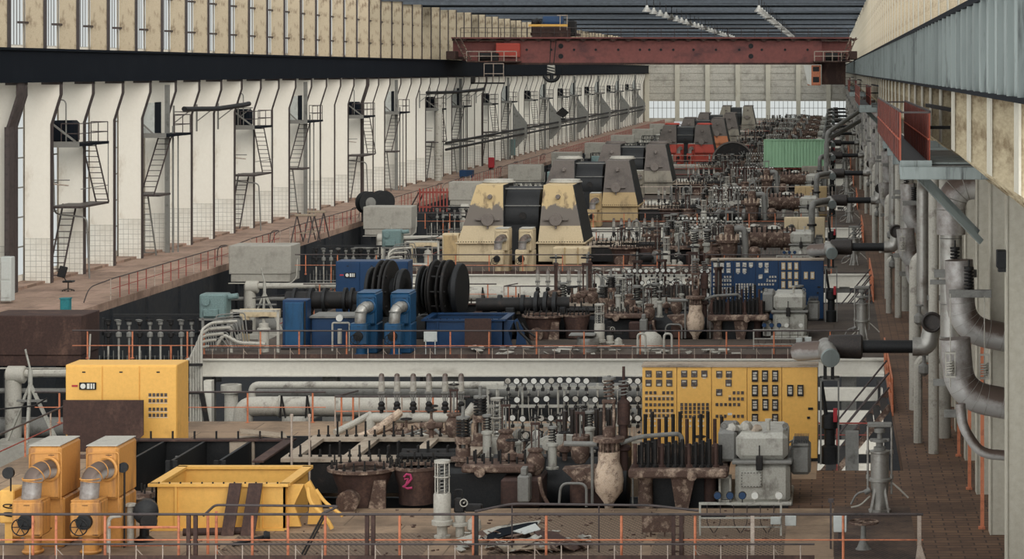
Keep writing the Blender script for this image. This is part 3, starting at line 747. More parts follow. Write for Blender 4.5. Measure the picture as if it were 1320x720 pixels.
# ---- spring loaded valves
def spring_valve(px, Yv, zt, label, pale=False):
    cx = X(px, Yv); t = thing('spring_valve', label, 'valve', (cx, Yv, 0)); m = 'grey' if pale else 'rust'
    if pale:
        part('body', MB().lathe((cx, Yv, 0), [(.2, 0), (.2, .05), (.13, .07), (.13, .3), (.26, .32), (.26, .42), (.215, .44), (.215, 1.05), (.19, 1.1)], 20), M['pipewhite'], t)
        b = MB()
        for i in range(6): a = 2*PI*i/6; b.cyl((cx+.17*math.cos(a), Yv+.17*math.sin(a), 1.1), (cx+.17*math.cos(a), Yv+.17*math.sin(a), zt), .018, None, 6)
        part('cage', b.cyl((cx, Yv, zt-.06), (cx, Yv, zt), .2, None, 16).ring((cx, Yv, (1.1+zt)/2), (0,0,1), .18, .02, 16), M['pipewhite'], t)
        part('spring', MB().helix((cx, Yv, 0), .12, .022, 1.12, zt-.08, 8), M['greymid'], t)
    else:
        part('body', MB().lathe((cx, Yv, 0), [(.2, 0), (.3, .35), (.31, .6), (.2, .9), (.2, .95), (.33, .97), (.33, 1.05), (.2, 1.07), (.2, 1.3)], 18), M['rust'], t)
        b = MB()
        for i in range(4): a = PI/4+PI/2*i; b.cbox(cx+.17*math.cos(a)-.035, cx+.17*math.cos(a)+.035, Yv+.17*math.sin(a)-.035, Yv+.17*math.sin(a)+.035, 1.3, zt-.62, .01)
        part('yoke', b.cyl((cx, Yv, zt-.78), (cx, Yv, zt-.6), .22, None, 16), M['rust'], t)
        part('spring', MB().helix((cx, Yv, 0), .17, .028, zt-.6, zt-.1, 6), M['iron'], t)
        part('spindle', MB().cyl((cx, Yv, 1.1), (cx, Yv, zt+.22), .05, None, 8).cyl((cx, Yv, zt-.12), (cx, Yv, zt-.06), .19, None, 14), M['greymid'], t)
    return t
t = spring_valve(597, 63.0, 2.2, ''); rpt(t, ALL, 'rusty spring valve in front, left of the lever, {u}')
t = spring_valve(619, 65.6, 2.4, ''); rpt(t, ALL, 'rusty spring valve set behind its neighbour, {u}')
t = spring_valve(570, 57.4, 1.9, '', True); rpt(t, range(5), 'white cylinder valve with caged spring, {u}')
t = spring_valve(641, 66.2, 2.2, '', True); rpt(t, ALL, 'pale caged spring valve below the gauges, {u}')
def feed_valve(label):
    Yv = 57.5; cx = X(593, Yv); t = thing('feed_valve', label, 'valve', (cx, Yv, 0))
    part('body', MB().lathe((cx, Yv, 0), [(.11, 0), (.11, .25), (.2, .27), (.2, .33), (.13, .35), (.15, .55), (.13, .6)], 16).lathe((cx+.35, Yv, .1), [(.1, 0), (.18, .1), (.16, .3), (.05, .4)], 14), M['pipewhite'], t)
    part('actuator', MB().cbox(cx-.14, cx+.12, Yv-.1, Yv+.1, .6, .95, .03).cbox(cx+.12, cx+.55, Yv-.08, Yv+.12, .62, .8, .03), M['iron'], t)
    part('handwheel', MB().ring((cx+.12, Yv-.17, .86), (0,1,0), .09, .014, 16, 5).tube([(cx+.12, Yv-.17, .86), (cx+.12, Yv, .86)], .02, 6), M['pipewhite'], t)
    part('yoke', MB().tube(bend([(cx-.12, Yv, .95), (cx-.12, Yv, 1.15), (cx+.05, Yv, 1.15), (cx+.05, Yv, .95)], .05), .025, 6), M['iron'], t)
    return t
t = feed_valve(''); rpt(t, range(4), 'small feed valve with white handwheel, {u}')
# ---- lever linkage
def lever(label):
    Yv = 64.0; t = thing('governor_lever', label, 'lever', (X(705, Yv), Yv, 0))
    P = lambda px, py: (X(px, Yv), Z(py, Yv))
    arm = [P(668,588), P(684,571), P(703,562), P(725,559), P(746,561), P(746,573), P(726,572), P(706,577), P(690,587), P(676,601), P(667,599)]
    part('arm', MB().prism(arm, Yv-.12, Yv+.1), M['grey'], t)
    for px, py, r in ((707, 572, .15), (671, 592, .17)): x, z = P(px, py); part('pivot', MB().cyl((x, Yv-.2, z), (x, Yv+.15, z), r, None, 18), M['pipewhite'], t)
    x, z = P(704, 565); part('strut', MB().bar((x-.1, Yv-.15, z-.15), (x-.14, Yv-.15, .75), .09).bar((x+.06, Yv+.05, z-.15), (x+.06, Yv+.05, .75), .09), M['greymid'], t)
    x, z = P(663, 582); part('servo', MB().lathe((x, Yv, .8), [(.17, 0), (.17, .42), (.2, .44), (.2, .5), (.12, .56)], 16), M['grey'], t)
    x, z = P(745, 567); part('block', MB().cbox(x-.15, x+.32, Yv-.15, Yv+.15, z-.16, z+.16, .03), M['rust'], t)
    part('support', MB().cbox(X(690,Yv), X(716,Yv), Yv+.2, Yv+.6, 0, .85, .03), M['iron'], t)
    return t
t = lever(''); rpt(t, ALL, 'grey curved governor lever arm on pivots, {u}')
# ---- gear housing
def gearbox(label):
    t = thing('gear_housing', label, 'gearbox', (-1.9, 63, 0)); y = 61.6
    part('lower_case', MB().cbox(-2.62, -1.16, y, y+2.4, .05, 1.1, .12).cbox(-2.72, -1.1, y-.1, y+2.5, 0, .1, .03), M['grey'], t)
    part('upper_case', MB().cbox(-2.6, -1.22, y+.05, y+2.3, 1.18, 1.9, .14), M['grey'], t)
    part('joint', MB().cbox(-2.7, -1.1, y-.08, y+2.45, 1.09, 1.19, .03), M['greymid'], t)
    part('side_case', MB().cbox(-3.08, -2.58, y+.3, y+2.2, 1.1, 1.93, .08), M['greymid'], t)
    ip = part('inspection_plate', MB().cbox(-2.47, -1.9, y-.04, y+.02, .48, .9, .015), M['grey'], t)
    b = MB()
    for i in range(7):
        for z in (.51, .87): b.cyl((-2.43+i*.08, y-.06, z), (-2.43+i*.08, y, z), .014, None, 6)
    for i in range(4):
        for x in (-2.44, -1.93): b.cyl((x, y-.06, .57+i*.08), (x, y, .57+i*.08), .014, None, 6)
    part('bolts', b, M['iron'], ip)
    part('oil_sight', MB().cbox(-2.06, -1.88, y-.16, y, .95, 1.32, .02).cyl((-1.97, y-.08, 1.32), (-1.97, y-.08, 1.6), .02, None, 6), M['iron'], t)
    part('breather', MB().cyl((-1.75, y+.6, 1.9), (-1.75, y+.6, 2.16), .05, None, 10).cyl((-1.75, y+.6, 2.14), (-1.75, y+.6, 2.2), .09, None, 12), M['pipewhite'], t)
    for x in (-2.95, -1.3): part('lifting_eye', MB().ring((x, y+.7, 2.0), (0,1,0), .07, .022, 14, 6).cyl((x, y+.7, 1.88), (x, y+.7, 1.95), .05, None, 8), M['greymid'], t)
    part('exciter', MB().cbox(-1.16, -.62, y+.5, y+1.6, .72, 1.5, .08).box(-1.1, -.68, y+.48, y+1.62, 1.5, 1.58), M['greymid'], t)
    v = MB()
    for i in range(9): v.box(-1.06+i*.045, -1.04+i*.045, y+.47, y+1.6, 1.56, 1.66)
    part('fin', v, M['black'], t)
    part('open_door_box', MB().box(-3.05, -2.72, y-.02, y+.0, .1, .15).box(-3.05, -2.72, y-.06, y+.3, .72, .77).box(-3.05, -2.99, y-.06, y+.3, .12, .77).box(-2.77, -2.72, y-.06, y+.3, .12, .77).box(-3.0, -2.76, y+.25, y+.3, .12, .72), M['grey'], t)
    b = MB(); r = random.Random(3)
    for i in range(9):
        x = -2.75+i*.17; b.lathe((x, y+.5+.3*r.random(), 1.88), [(.12+.08*r.random(), 0), (.1, .07), (.05, .1+.08*r.random()), (.01, .2)], 6)
    t2 = b
    return t, t2
t, rb = gearbox(''); rpt(t, ALL, 'grey cast gear housing beside the aisle, {u}')
for i, (x, z, s) in enumerate(((-2.7, 1.94, .16), (-2.35, 1.91, .2), (-2.05, 1.91, .15), (-2.5, 1.91, .12))):
    r = random.Random(i+5); vs = []
    m = MB().lathe((x, 62.1+.2*(i % 2), z-.02), [(s, 0), (s*.9, s*.5), (s*.55, s*.95), (s*.2, s*1.1)], 7)
    m.v = [(a+r.uniform(-.03,.03), b+r.uniform(-.03,.03), max(c+r.uniform(-.02,.03), z-.03)) for a, b, c in m.v]
    solo('rag_lump', m, M['pipewhite' if i != 2 else 'concrete'], ['pale crumpled rag on the left end of the gear housing', 'largest crumpled pale rag on the nearest gear housing', 'brown crumpled rag beside the breather on the gear housing', 'smallest pale crumpled rag on the nearest gear housing'][i], 'rag')
# ---- gauge stand before the gear housing
def gauge_stand(label):
    Yv = 57.6; t = thing('gauge_stand', label, 'gauge stand', (X(955, Yv), Yv, 0)); x0, x1 = X(901, Yv), X(1008, Yv); zt = Z(647, Yv)
    part('frame', MB().box(x0, x1, Yv-.03, Yv+.03, zt-.06, zt).box(x0, x0+.05, Yv-.03, Yv+.03, 0, zt).box(x1-.05, x1, Yv-.03, Yv+.03, 0, zt).box(x0, x1, Yv-.02, Yv+.02, .42, .46).box(x0, x1, Yv-.02, Yv+.02, .2, .23), M['grey'], t)
    part('mesh_panel', MB().box(x0, x0+.66, Yv-.015, Yv+.015, .45, .49), M['iron'], t)
    for i, (px, dk) in enumerate(((925, 1), (941, 1), (957, 1), (973, 0), (1004, 0))):
        x = X(px, Yv); z = Z(638, Yv); g = part('gauge', MB().cyl((x, Yv+.02, z), (x, Yv-.06, z), .1, .095, 18).cyl((x, Yv, zt), (x, Yv, z-.08), .015, None, 6), M['iron' if dk else 'pipewhite'], t)
        part('dial', MB().cyl((x, Yv-.061, z), (x, Yv-.064, z), .085, None, 18), M['navy' if dk else 'dial'], g)
    for i in range(6): x = x0+.2+i*.33; part('impulse_tube', MB().tube(bend([(x, Yv, zt-.05), (x, Yv, .3), (x+.15*(-1)**i, Yv+.1, .05)], .1), .012, 5), M['rail'], t)
    part('junction_box', MB().cbox(x1-.28, x1-.02, Yv-.12, Yv-.03, .3, .48, .01).cbox(x1+.08, x1+.36, Yv-.12, Yv, .26, .52, .015), M['fridge'], t)
    return t
t = gauge_stand(''); rpt(t, range(3), 'pipe-framed gauge stand with five dials, {u}')
# ---- silver valve beside the aisle
def tall_valve(label):
    Yv = 60.8; cx = X(1134, Yv); t = thing('quick_closing_valve', label, 'valve', (cx, Yv, 0))
    part('body', MB().lathe((cx, Yv, 0), [(.3, 0), (.3, .05), (.22, .07), (.2, .3), (.24, .7), (.24, .78), (.3, .8), (.3, .86), (.24, .88), (.24, 1.52), (.27, 1.54), (.27, 1.58), (.18, 1.6)], 22), M['silver'], t)
    part('gland', MB().lathe((cx, Yv, 1.6), [(.16, 0), (.16, .08), (.1, .1), (.1, .2), (.2, .22), (.2, .28), (.07, .3), (.07, .45), (.15, .46), (.15, .56), (.04, .6)], 14), M['greymid'], t)
    for s in (-.31, .31): part('tie_rod', MB().tube([(cx+s, Yv, .45), (cx+s, Yv, 2.22)], .03, 8).cyl((cx+s, Yv, 1.5), (cx+s, Yv, 1.6), .05, None, 8).cyl((cx+s, Yv, .85), (cx+s, Yv, .95), .05, None, 8), M['silver'], t)
    part('crosshead', MB().cbox(cx-.32, cx+.32, Yv-.1, Yv+.1, 2.2, 2.32, .02).cbox(cx-.26, cx+.26, Yv-.08, Yv+.08, 1.82, 1.9, .02), M['greymid'], t)
    part('leg', MB().bar((cx-.1, Yv-.15, .75), (cx-.25, Yv-.2, 0), .06).bar((cx+.1, Yv-.15, .75), (cx+.22, Yv-.2, 0), .06), M['silver'], t)
    part('cable', MB().tube(bend([(cx+.25, Yv, .8), (cx+.5, Yv, .6), (cx+.75, Yv, .35)], .2), .025, 6).tube(bend([(cx-.25, Yv, .4), (cx-.5, Yv, .15), (cx-.75, Yv, .1)], .2), .025, 6), M['pipewhite'], t)
    part('lever', MB().tube(bend([(cx-.25, Yv-.1, .55), (cx-.6, Yv-.1, .5), (cx-.75, Yv-.1, .2)], .15), .03, 6).cyl((cx-.4, Yv-.1, .5), (cx-.25, Yv-.1, .58), .07, None, 10), M['greymid'], t)
    return t
t = tall_valve(''); rpt(t, ALL, 'tall silver valve between tie rods beside the aisle, {u}')
# ---- handwheel pedestal and boxes at the near right corner
cx, Yv = X(1113, 56), 56.0
t = thing('valve_pedestal', 'rusty handwheel on a flared pedestal at the near right corner', 'handwheel', (cx, Yv, 0))
part('column', MB().lathe((cx, Yv, 0), [(.2, 0), (.16, .03), (.07, .25), (.06, .6)], 14), M['greymid'], t)
hw = MB().ring((cx, Yv, .65), (0,0,1), .35, .03, 28, 7)
for a in range(3): hw.tube([(cx+.35*math.cos(a*PI/3), Yv+.35*math.sin(a*PI/3), .65), (cx-.35*math.cos(a*PI/3), Yv-.35*math.sin(a*PI/3), .65)], .025, 6)
part('handwheel', hw.cyl((cx, Yv, .58), (cx, Yv, .7), .06, None, 10), M['rust'], t)
x = X(1083, 56)
t = thing('terminal_box', 'pale terminal box on a steel post beside the rusty handwheel', 'electrical box', (x, 56, 0))
part('box', MB().cbox(x-.16, x+.16, 55.9, 56.05, .42, .82, .015), M['fridge'], t)
part('post', MB().box(x-.05, x+.02, 56, 56.06, 0, .45).box(x-.25, x-.2, 56, 56.06, 0, 1.15).box(x-.29, x-.16, 55.98, 56.08, 1.12, 1.2), M['rail'], t)
# ---- control valves on the header behind the casing
def control_valve(px, label):
    Yv = 73.0; cx = X(px, Yv); t = thing('control_valve', label, 'valve', (cx, Yv, .6))
    part('actuator', MB().lathe((cx, Yv, 1.45), [(.09, 0), (.095, .03), (.095, .3), (.085, .31)], 14), M['pipewhite'], t)
    part('cap', MB().lathe((cx, Yv, 1.75), [(.085, 0), (.085, .2), (.06, .25), (.01, .27)], 14), M['browncl'], t)
    part('yoke', MB().cbox(cx-.12, cx+.12, Yv-.08, Yv+.08, 1.37, 1.45, .02).bar((cx-.09, Yv, 1.4), (cx-.05, Yv, 1.12), .03).bar((cx+.09, Yv, 1.4), (cx+.05, Yv, 1.12), .03).cyl((cx, Yv, 1.1), (cx, Yv, 1.4), .03, None, 6), M['greymid'], t)
    part('body', MB().lathe((cx, Yv, .72), [(.06, 0), (.06, .14), (.12, .16), (.12, .22), (.09, .26), (.11, .34), (.05, .42)], 12), M['iron'], t)
    return t
PX6 = (491.8, 511.8, 532.7, 552.9, 573.8, 594.4); ORD = ('first', 'second', 'third', 'fourth', 'fifth', 'sixth')
for i, px in enumerate(PX6):
    t = control_valve(px, ''); rpt(t, ALL, ORD[i]+' from left of six white-topped control valves, {u}', 'control valves on the header pipe, {u}')
Yv = 73.0
m = MB().tube(bend([(X(478, Yv), Yv, .25), (X(478, Yv), Yv, .62), (X(600, Yv), Yv, .62), (X(612, Yv), Yv, 1.0)], .15), .16, 14).cyl((X(477, Yv), Yv, .0), (X(477, Yv), Yv, .75), .06, None, 8)
t = solo('header_pipe', m, M['pipewhite'], '', 'pipe'); rpt(t, ALL, 'pale header pipe carrying the six control valves, {u}')
# ---- gauge rack
def gauge_rack(label):
    Yv = 70.0; t = thing('gauge_rack', label, 'gauge rack', (X(740, Yv), Yv, 0)); x0, x1 = X(628, Yv), X(828, Yv)
    rows = [(2.19, [655, 666.3, 677, 688.5, 699.8, 711, 722, 733.6, 744.7, 756, 780, 811.6, 822.3]), (1.63, [666.9, 691.8, 704.8, 730, 742, 754.8, 767.5, 790, 811.6, 822.3]),
            (1.06, [649, 661, 674, 698, 710.5, 723, 736, 749, 761, 775, 811.6, 822.3]), (.55, [640, 655, 678, 692, 716, 730, 744, 758])]
    b = MB()
    for z, _ in rows: b.box(x0, x1, Yv, Yv+.05, z-.26, z-.17)
    for px in (628, 640, 673, 719, 727, 770, 828): b.box(X(px, Yv)-.03, X(px, Yv)+.03, Yv+.05, Yv+.1, 0, 2.1 if px != 628 else 2.0)
    part('frame', b, M['grey'], t)
    r = random.Random(4)
    for j, (z, ps) in enumerate(rows):
        for i, px in enumerate(ps):
            x = X(px, Yv); zz = z+r.uniform(-.02, .02); rr = .085 if j < 3 else .1+.05*(i % 3 == 0)
            g = part('gauge', MB().cyl((x, Yv+.02, zz), (x, Yv-.07, zz), rr+.022, None, 16).cyl((x, Yv-.02, zz-.3), (x, Yv-.02, zz-rr), .018, None, 6).cbox(x-.05, x+.05, Yv-.06, Yv+.02, zz-.3, zz-.2, .01), M['iron'], t)
            part('dial', MB().cyl((x, Yv-.071, zz), (x, Yv-.076, zz), rr, None, 16), M['dial' if (i+j) % 5 else 'pipewhite'], g)
    tb = MB()
    for i in range(46):
        x = x0+.05+i*(x1-x0-.1)/46; top = rows[i % 3][0]-.3; tb.tube([(x, Yv-.02, top), (x, Yv-.02, top-.35-.2*(i % 2)), (x+.08*((-1)**i), Yv+.1, .05)], .012, 4)
    part('impulse_tubes', tb, M['pipewhite'], t)
    b = MB()
    for i in range(24):
        x = x0+.1+i*(x1-x0)/24; z = rows[i % 3][0]-.42; b.cyl((x, Yv-.1, z), (x, Yv+.02, z), .04, None, 8).tube([(x-.06, Yv-.1, z), (x+.06, Yv-.1, z)], .012, 4)
    part('stop_cocks', b, M['iron'], t)
    return t
t = gauge_rack(''); rpt(t, ALL, 'open rack with rows of white dial gauges, {u}')
# ================================================================== switchboards
def board(k, col, face, frame_m, label):
    Yb = 68.5; yb = Yb; t = thing('switchboard', label, 'control board', (-3.1, Yb+.4, 0))
    PX = lambda u: X(810+u/4.8, Yb); PZ = lambda v: Z(460+v/4.8, Yb)
    xs = [PX(u) for u in (85, 300, 515, 735, 950, 1172)]; zt = PZ(62)
    part('plinth', MB().box(xs[0], xs[-1], Yb+.05, Yb+.9, 0, .1), M['black'], t)
    part('top_cap', MB().box(xs[0]-.02, xs[-1]+.02, Yb-.03, Yb+.92, zt, zt+.05), M['concrete'], t)
    for i in range(5):
        s = part('bay', MB().cbox(xs[i]+.006, xs[i+1]-.006, Yb, Yb+.9, .1, zt, .012), M[col], t)
        part('seam', MB().box(xs[i+1]-.012, xs[i+1]+.012, Yb+.02, Yb+.1, .1, zt), M['rail'], s)
    def inst(name, u, v, w, h, m, d=.03, inner=None, frame=None):
        x, z = PX(u), PZ(v); a, b_ = w/4.8*Yb/F/2, h/4.8*Yb/F/2
        mb = MB().box(x-a, x+a, yb-d, yb, z-b_, z+b_)
        if frame: mb.box(x-a-.015, x+a+.015, yb-.012, yb, z-b_-.015, z+b_+.015)
        p = part(name, mb, m, t)
        if inner:
            for (dv, hh) in inner: part('window', MB().box(x-a*.62, x+a*.62, yb-d-.004, yb-d, z+dv*b_-hh*b_, z+dv*b_+hh*b_), M[face], p)
    big = M['instr'] if k == 0 else M['instrpale']; sm = M['instr'] if k == 0 else M['instrpale']
    L = [(125,103),(190,105),(253,105),(125,160),(190,160),(253,160),(345,103),(408,103),(470,103),(345,160),(408,160),(562,105),(622,105),(620,160),(562,218)]
    for (u, v) in L: inst('indicator', u, v, 38, 42, big, .025, [(-.45, .28)] if (u*v) % 3 else [(.5, .2)], None)
    for (u, v) in [(783,116),(845,116),(908,116),(783,206),(845,206),(908,206),(783,295),(848,293),(908,295),(783,385),(908,385),(1001,206),(1064,206)]:
        inst('recorder', u, v, 38, 70, M['iron'] if k == 0 else M['tan'], .05, [(.55,.16), (.1,.16), (-.4,.22)])
    for (u, v) in [(1127,318),(1115,374),(845,424)]: inst('nameplate', u, v, 30 if u > 1120 else 18, 14, M['iron'])
    SM = [(112+26.5*i, v) for v in (220,257,294,330,362) for i in range(7) if not (v == 220 and i == 3)]
    SM += [(330+26.5*i, v) for v in (293,316,340,367) for i in range(7)]
    SM += [(654,220),(680,220),(706,220),(628,258),(654,258),(680,258),(706,258)] + [(548+27*i, 293) for i in range(6)] + [(548,365),(573,365),(600,365),(654,365),(680,365),(706,365)]
    for (u, v) in SM: inst('meter', u, v, 17, 19, sm, .018)
    for (u, v) in [(112+26.5*i, v) for v in (394,424) for i in range(7) if (i*v) % 5 != 1] + [(330+26.5*i, v) for v in (394,426) for i in range(7)] + [(600,394),(654,394),(600,422),(654,422)]:
        x, z = PX(u), PZ(v); part('lamp', MB().cyl((x, yb-.03, z), (x, yb, z), .026, None, 10), M['dial'], t)
    for (u, v, w, h) in [(562,130,20,5),(622,132,20,5),(470,130,20,5),(345,189,20,5),(408,189,20,5),(628,352,26,14),(190,377,170,3),(190,241,170,3),(190,345,170,3),(628,240,14,4)]:
        inst('label_strip', u, v, w, h, M['dial'], .006)
    t.location.y += k*D
    return t
board(0, 'yellow', 'instrpale', None, 'wide yellow switchboard with meters and recorders, standing by the aisle')
board(1, 'navy', 'dial', None, 'wide navy blue switchboard with pale meters, second from the front')
# left hand cabinets behind the generator
def rear_cabinet(k, col, label, hi=2.53):
    Yc = 71.0; x0, x1 = -23.45, -20.05; t = thing('rear_cabinet', label, 'control cabinet', (-21.7, Yc+.5, 0))
    w = (x1-x0)/3
    part('carcass', MB().cbox(x0, x1, Yc+.03, Yc+1.3, 0, hi, .02), M[col], t)
    for i in range(3):
        d = part('door', MB().cbox(x0+i*w+.015, x0+(i+1)*w-.015, Yc, Yc+.04, .08, hi-.05, .012), M[col], t)
        part('nameplate', MB().box(x0+(i+.5)*w-.05, x0+(i+.5)*w+.05, Yc-.008, Yc, hi-.24, hi-.2), M['iron'], d)
        if i == 2:
            for v, n in ((1.62, 5), (1.44, 5), (1.18, 5), (1.0, 5)):
                for q in range(n): part('meter', MB().box(x0+2*w+.28+q*.12, x0+2*w+.36+q*.12, Yc-.02, Yc, v-.05, v+.05), M['instr' if k == 0 else 'dial'], d)
                part('label_strip', MB().box(x0+2*w+.26, x0+2*w+.86, Yc-.006, Yc, v-.08, v-.065), M['dial'], d)
        if i == 0:
            g = part('instrument', MB().cbox(x0+.44, x0+.95, Yc-.06, Yc, 1.78, 2.0, .01), M['iron'], d)
            part('dial', MB().cyl((x0+.56, Yc-.061, 1.89), (x0+.56, Yc-.07, 1.89), .08, None, 16), M['dial'], g)
            part('scale', MB().box(x0+.68, x0+.76, Yc-.066, Yc-.06, 1.81, 1.97).box(x0+.79, x0+.84, Yc-.066, Yc-.06, 1.81, 1.97).box(x0+.87, x0+.91, Yc-.066, Yc-.06, 1.81, 1.97), M['dial'], g)
            part('tag', MB().box(x0+.2, x0+.38, Yc-.012, Yc, 1.86, 1.92), M['redwhite'], d)
    t.location.y += k*D; return t
rear_cabinet(0, 'yellow', 'yellow three-door cabinet half hidden by a rusty plate')
rear_cabinet(1, 'navy', 'navy three-door cabinet behind the black rotor rings')
pl = [(X(85,70.5), 0), (X(180,70.5), 0), (X(180,70.5), .35), (X(187,70.5), .5), (X(187,70.5), 1.55), (X(84,70.5), 1.55), (X(84,70.5), .55), (X(90,70.5), .5)]
solo('steel_plate', MB().prism(pl, 70.3, 70.38), M['rustdark'], 'large rust-brown plate propped against the yellow three-door cabinet', 'plate')
solo('plate_footing', MB().box(X(78,70), X(215,70), 69.0, 69.2, 0, .12).box(X(195,70), X(215,70), 69.2, 71, 0, .12), M['rust'], 'low angle-iron frame on the floor before the propped plate', 'frame')
# black rotor rings of the second machine
def rotor(cx, label, big, small):
    t = thing('rotor_ring_set', label, 'rotor', (cx, 100.5, 0)); zc = 2.05; y = 100.5; ax = Vector((1, -.12, 0)).normalized()
    def disc(dx, R, w, hub, m):
        c = Vector((cx, y, zc))+ax*dx
        mb = MB().lathe(c-ax*(w/2), [(R*.55, 0), (R*.97, 0), (R, .03), (R, w-.03), (R*.97, w), (R*.55, w)], 40, ax)
        return mb
    for (dx, R, w) in big: part('ring', disc(dx, R, w, .5, 'iron'), M['iron'], t)
    for (dx, R, w) in small: part('end_disc', disc(dx, R, w, .5, 'iron'), M['black'], t)
    lo, hi = min(d for d, _, _ in big+small), max(d for d, _, _ in big+small)
    part('shaft', MB().cyl(Vector((cx, y, zc))+ax*(lo-.1), Vector((cx, y, zc))+ax*(hi+.1), .5, None, 24), M['black'], t)
    b = MB()
    for a in range(10):
        for (dx0, dx1) in ((big[0][0], big[-1][0]),):
            q = 2*PI*a/10; o = Vector((0, math.cos(q), math.sin(q)))*big[0][1]*.86
            b.cyl(Vector((cx, y, zc))+ax*dx0+o, Vector((cx, y, zc))+ax*dx1+o, .05, None, 6)
    part('spacer', b, M['iron'], t)
    part('cradle', MB().cbox(cx-1.0, cx+1.0, y-.8, y+.8, 0, .95, .05), M['black'], t); return t
rotor(-19.35, 'black rotor ring set on the left, behind the blue coolers', [(-.2, 1.28, .1), (.06, 1.3, .12), (.24, 1.28, .1)], [(-.6, .98, .16), (.78, .92, .2), (.6, .85, .08)])
rotor(-16.95, 'black rotor ring set on the right, above the navy casing', [(-.36, 1.25, .08), (-.24, 1.3, .1), (.1, 1.28, .08), (.34, 1.3, .14)], [(-.82, 1.05, .12), (-.6, .98, .08), (.82, 1.15, .24), (.66, 1.0, .08)])
t = thing('coupled_shaft', 'dark flanged shaft lying left of the black rotor rings', 'shaft', (-22.4, 102, 0))
part('shaft', MB().cyl((-24.0, 102, 1.45), (-20.6, 102, 1.45), .38, None, 20), M['iron'], t)
for x in (-23.6, -22.9, -22.3, -21.4, -21.1): part('coupling', MB().cyl((x-.06, 102, 1.45), (x+.06, 102, 1.45), .55, None, 24), M['black'], t)
part('bearing_block', MB().cbox(-23.3, -22.9, 101.6, 102.4, 0, 1.3, .04).cbox(-21.1, -20.8, 101.6, 102.4, 0, 1.3, .04), M['black'], t)
t = thing('coupled_shaft', 'dark flanged shaft lying right of the black rotor rings', 'shaft', (-13.8, 102, 0))
part('shaft', MB().cyl((-15.6, 101.4, 1.3), (-11.6, 102, 1.3), .3, None, 20), M['iron'], t)
for x in (-14.6, -13.6, -13.0, -12.6, -12.2): part('coupling', MB().cyl((x-.08, 101.7, 1.3), (x+.08, 101.7, 1.3), .55 if x > -13.5 else .42, None, 24), M['black'], t)
part('bearing_block', MB().cbox(-14.3, -13.9, 101.2, 102.2, 0, 1.2, .04).cbox(-12.0, -11.7, 101.4, 102.4, 0, 1.2, .04), M['black'], t)
t = thing('side_plate_box', 'brown steel screen on the deck before the right rotor rings', 'screen', (X(636, 96), 96, 0))
part('sheet', MB().box(X(600,96), X(634,96), 95.8, 95.85, .1, 1.3), M['rustdark'], t)
part('strut', MB().bar((X(604,96), 95.85, .9), (X(604,96), 96.5, 0), .05).bar((X(630,96), 95.85, .9), (X(630,96), 96.5, 0), .05), M['iron'], t)
solo('notice_board', MB().cbox(X(549,94), X(566,94), 93.5, 93.54, .62, 1.02, .01).box(X(551,94), X(552,94), 93.5, 93.54, 0, .7).box(X(563,94), X(564,94), 93.5, 93.54, 0, .7), M['fridge'], 'blank white board on the railing below the right rotor rings', 'board')

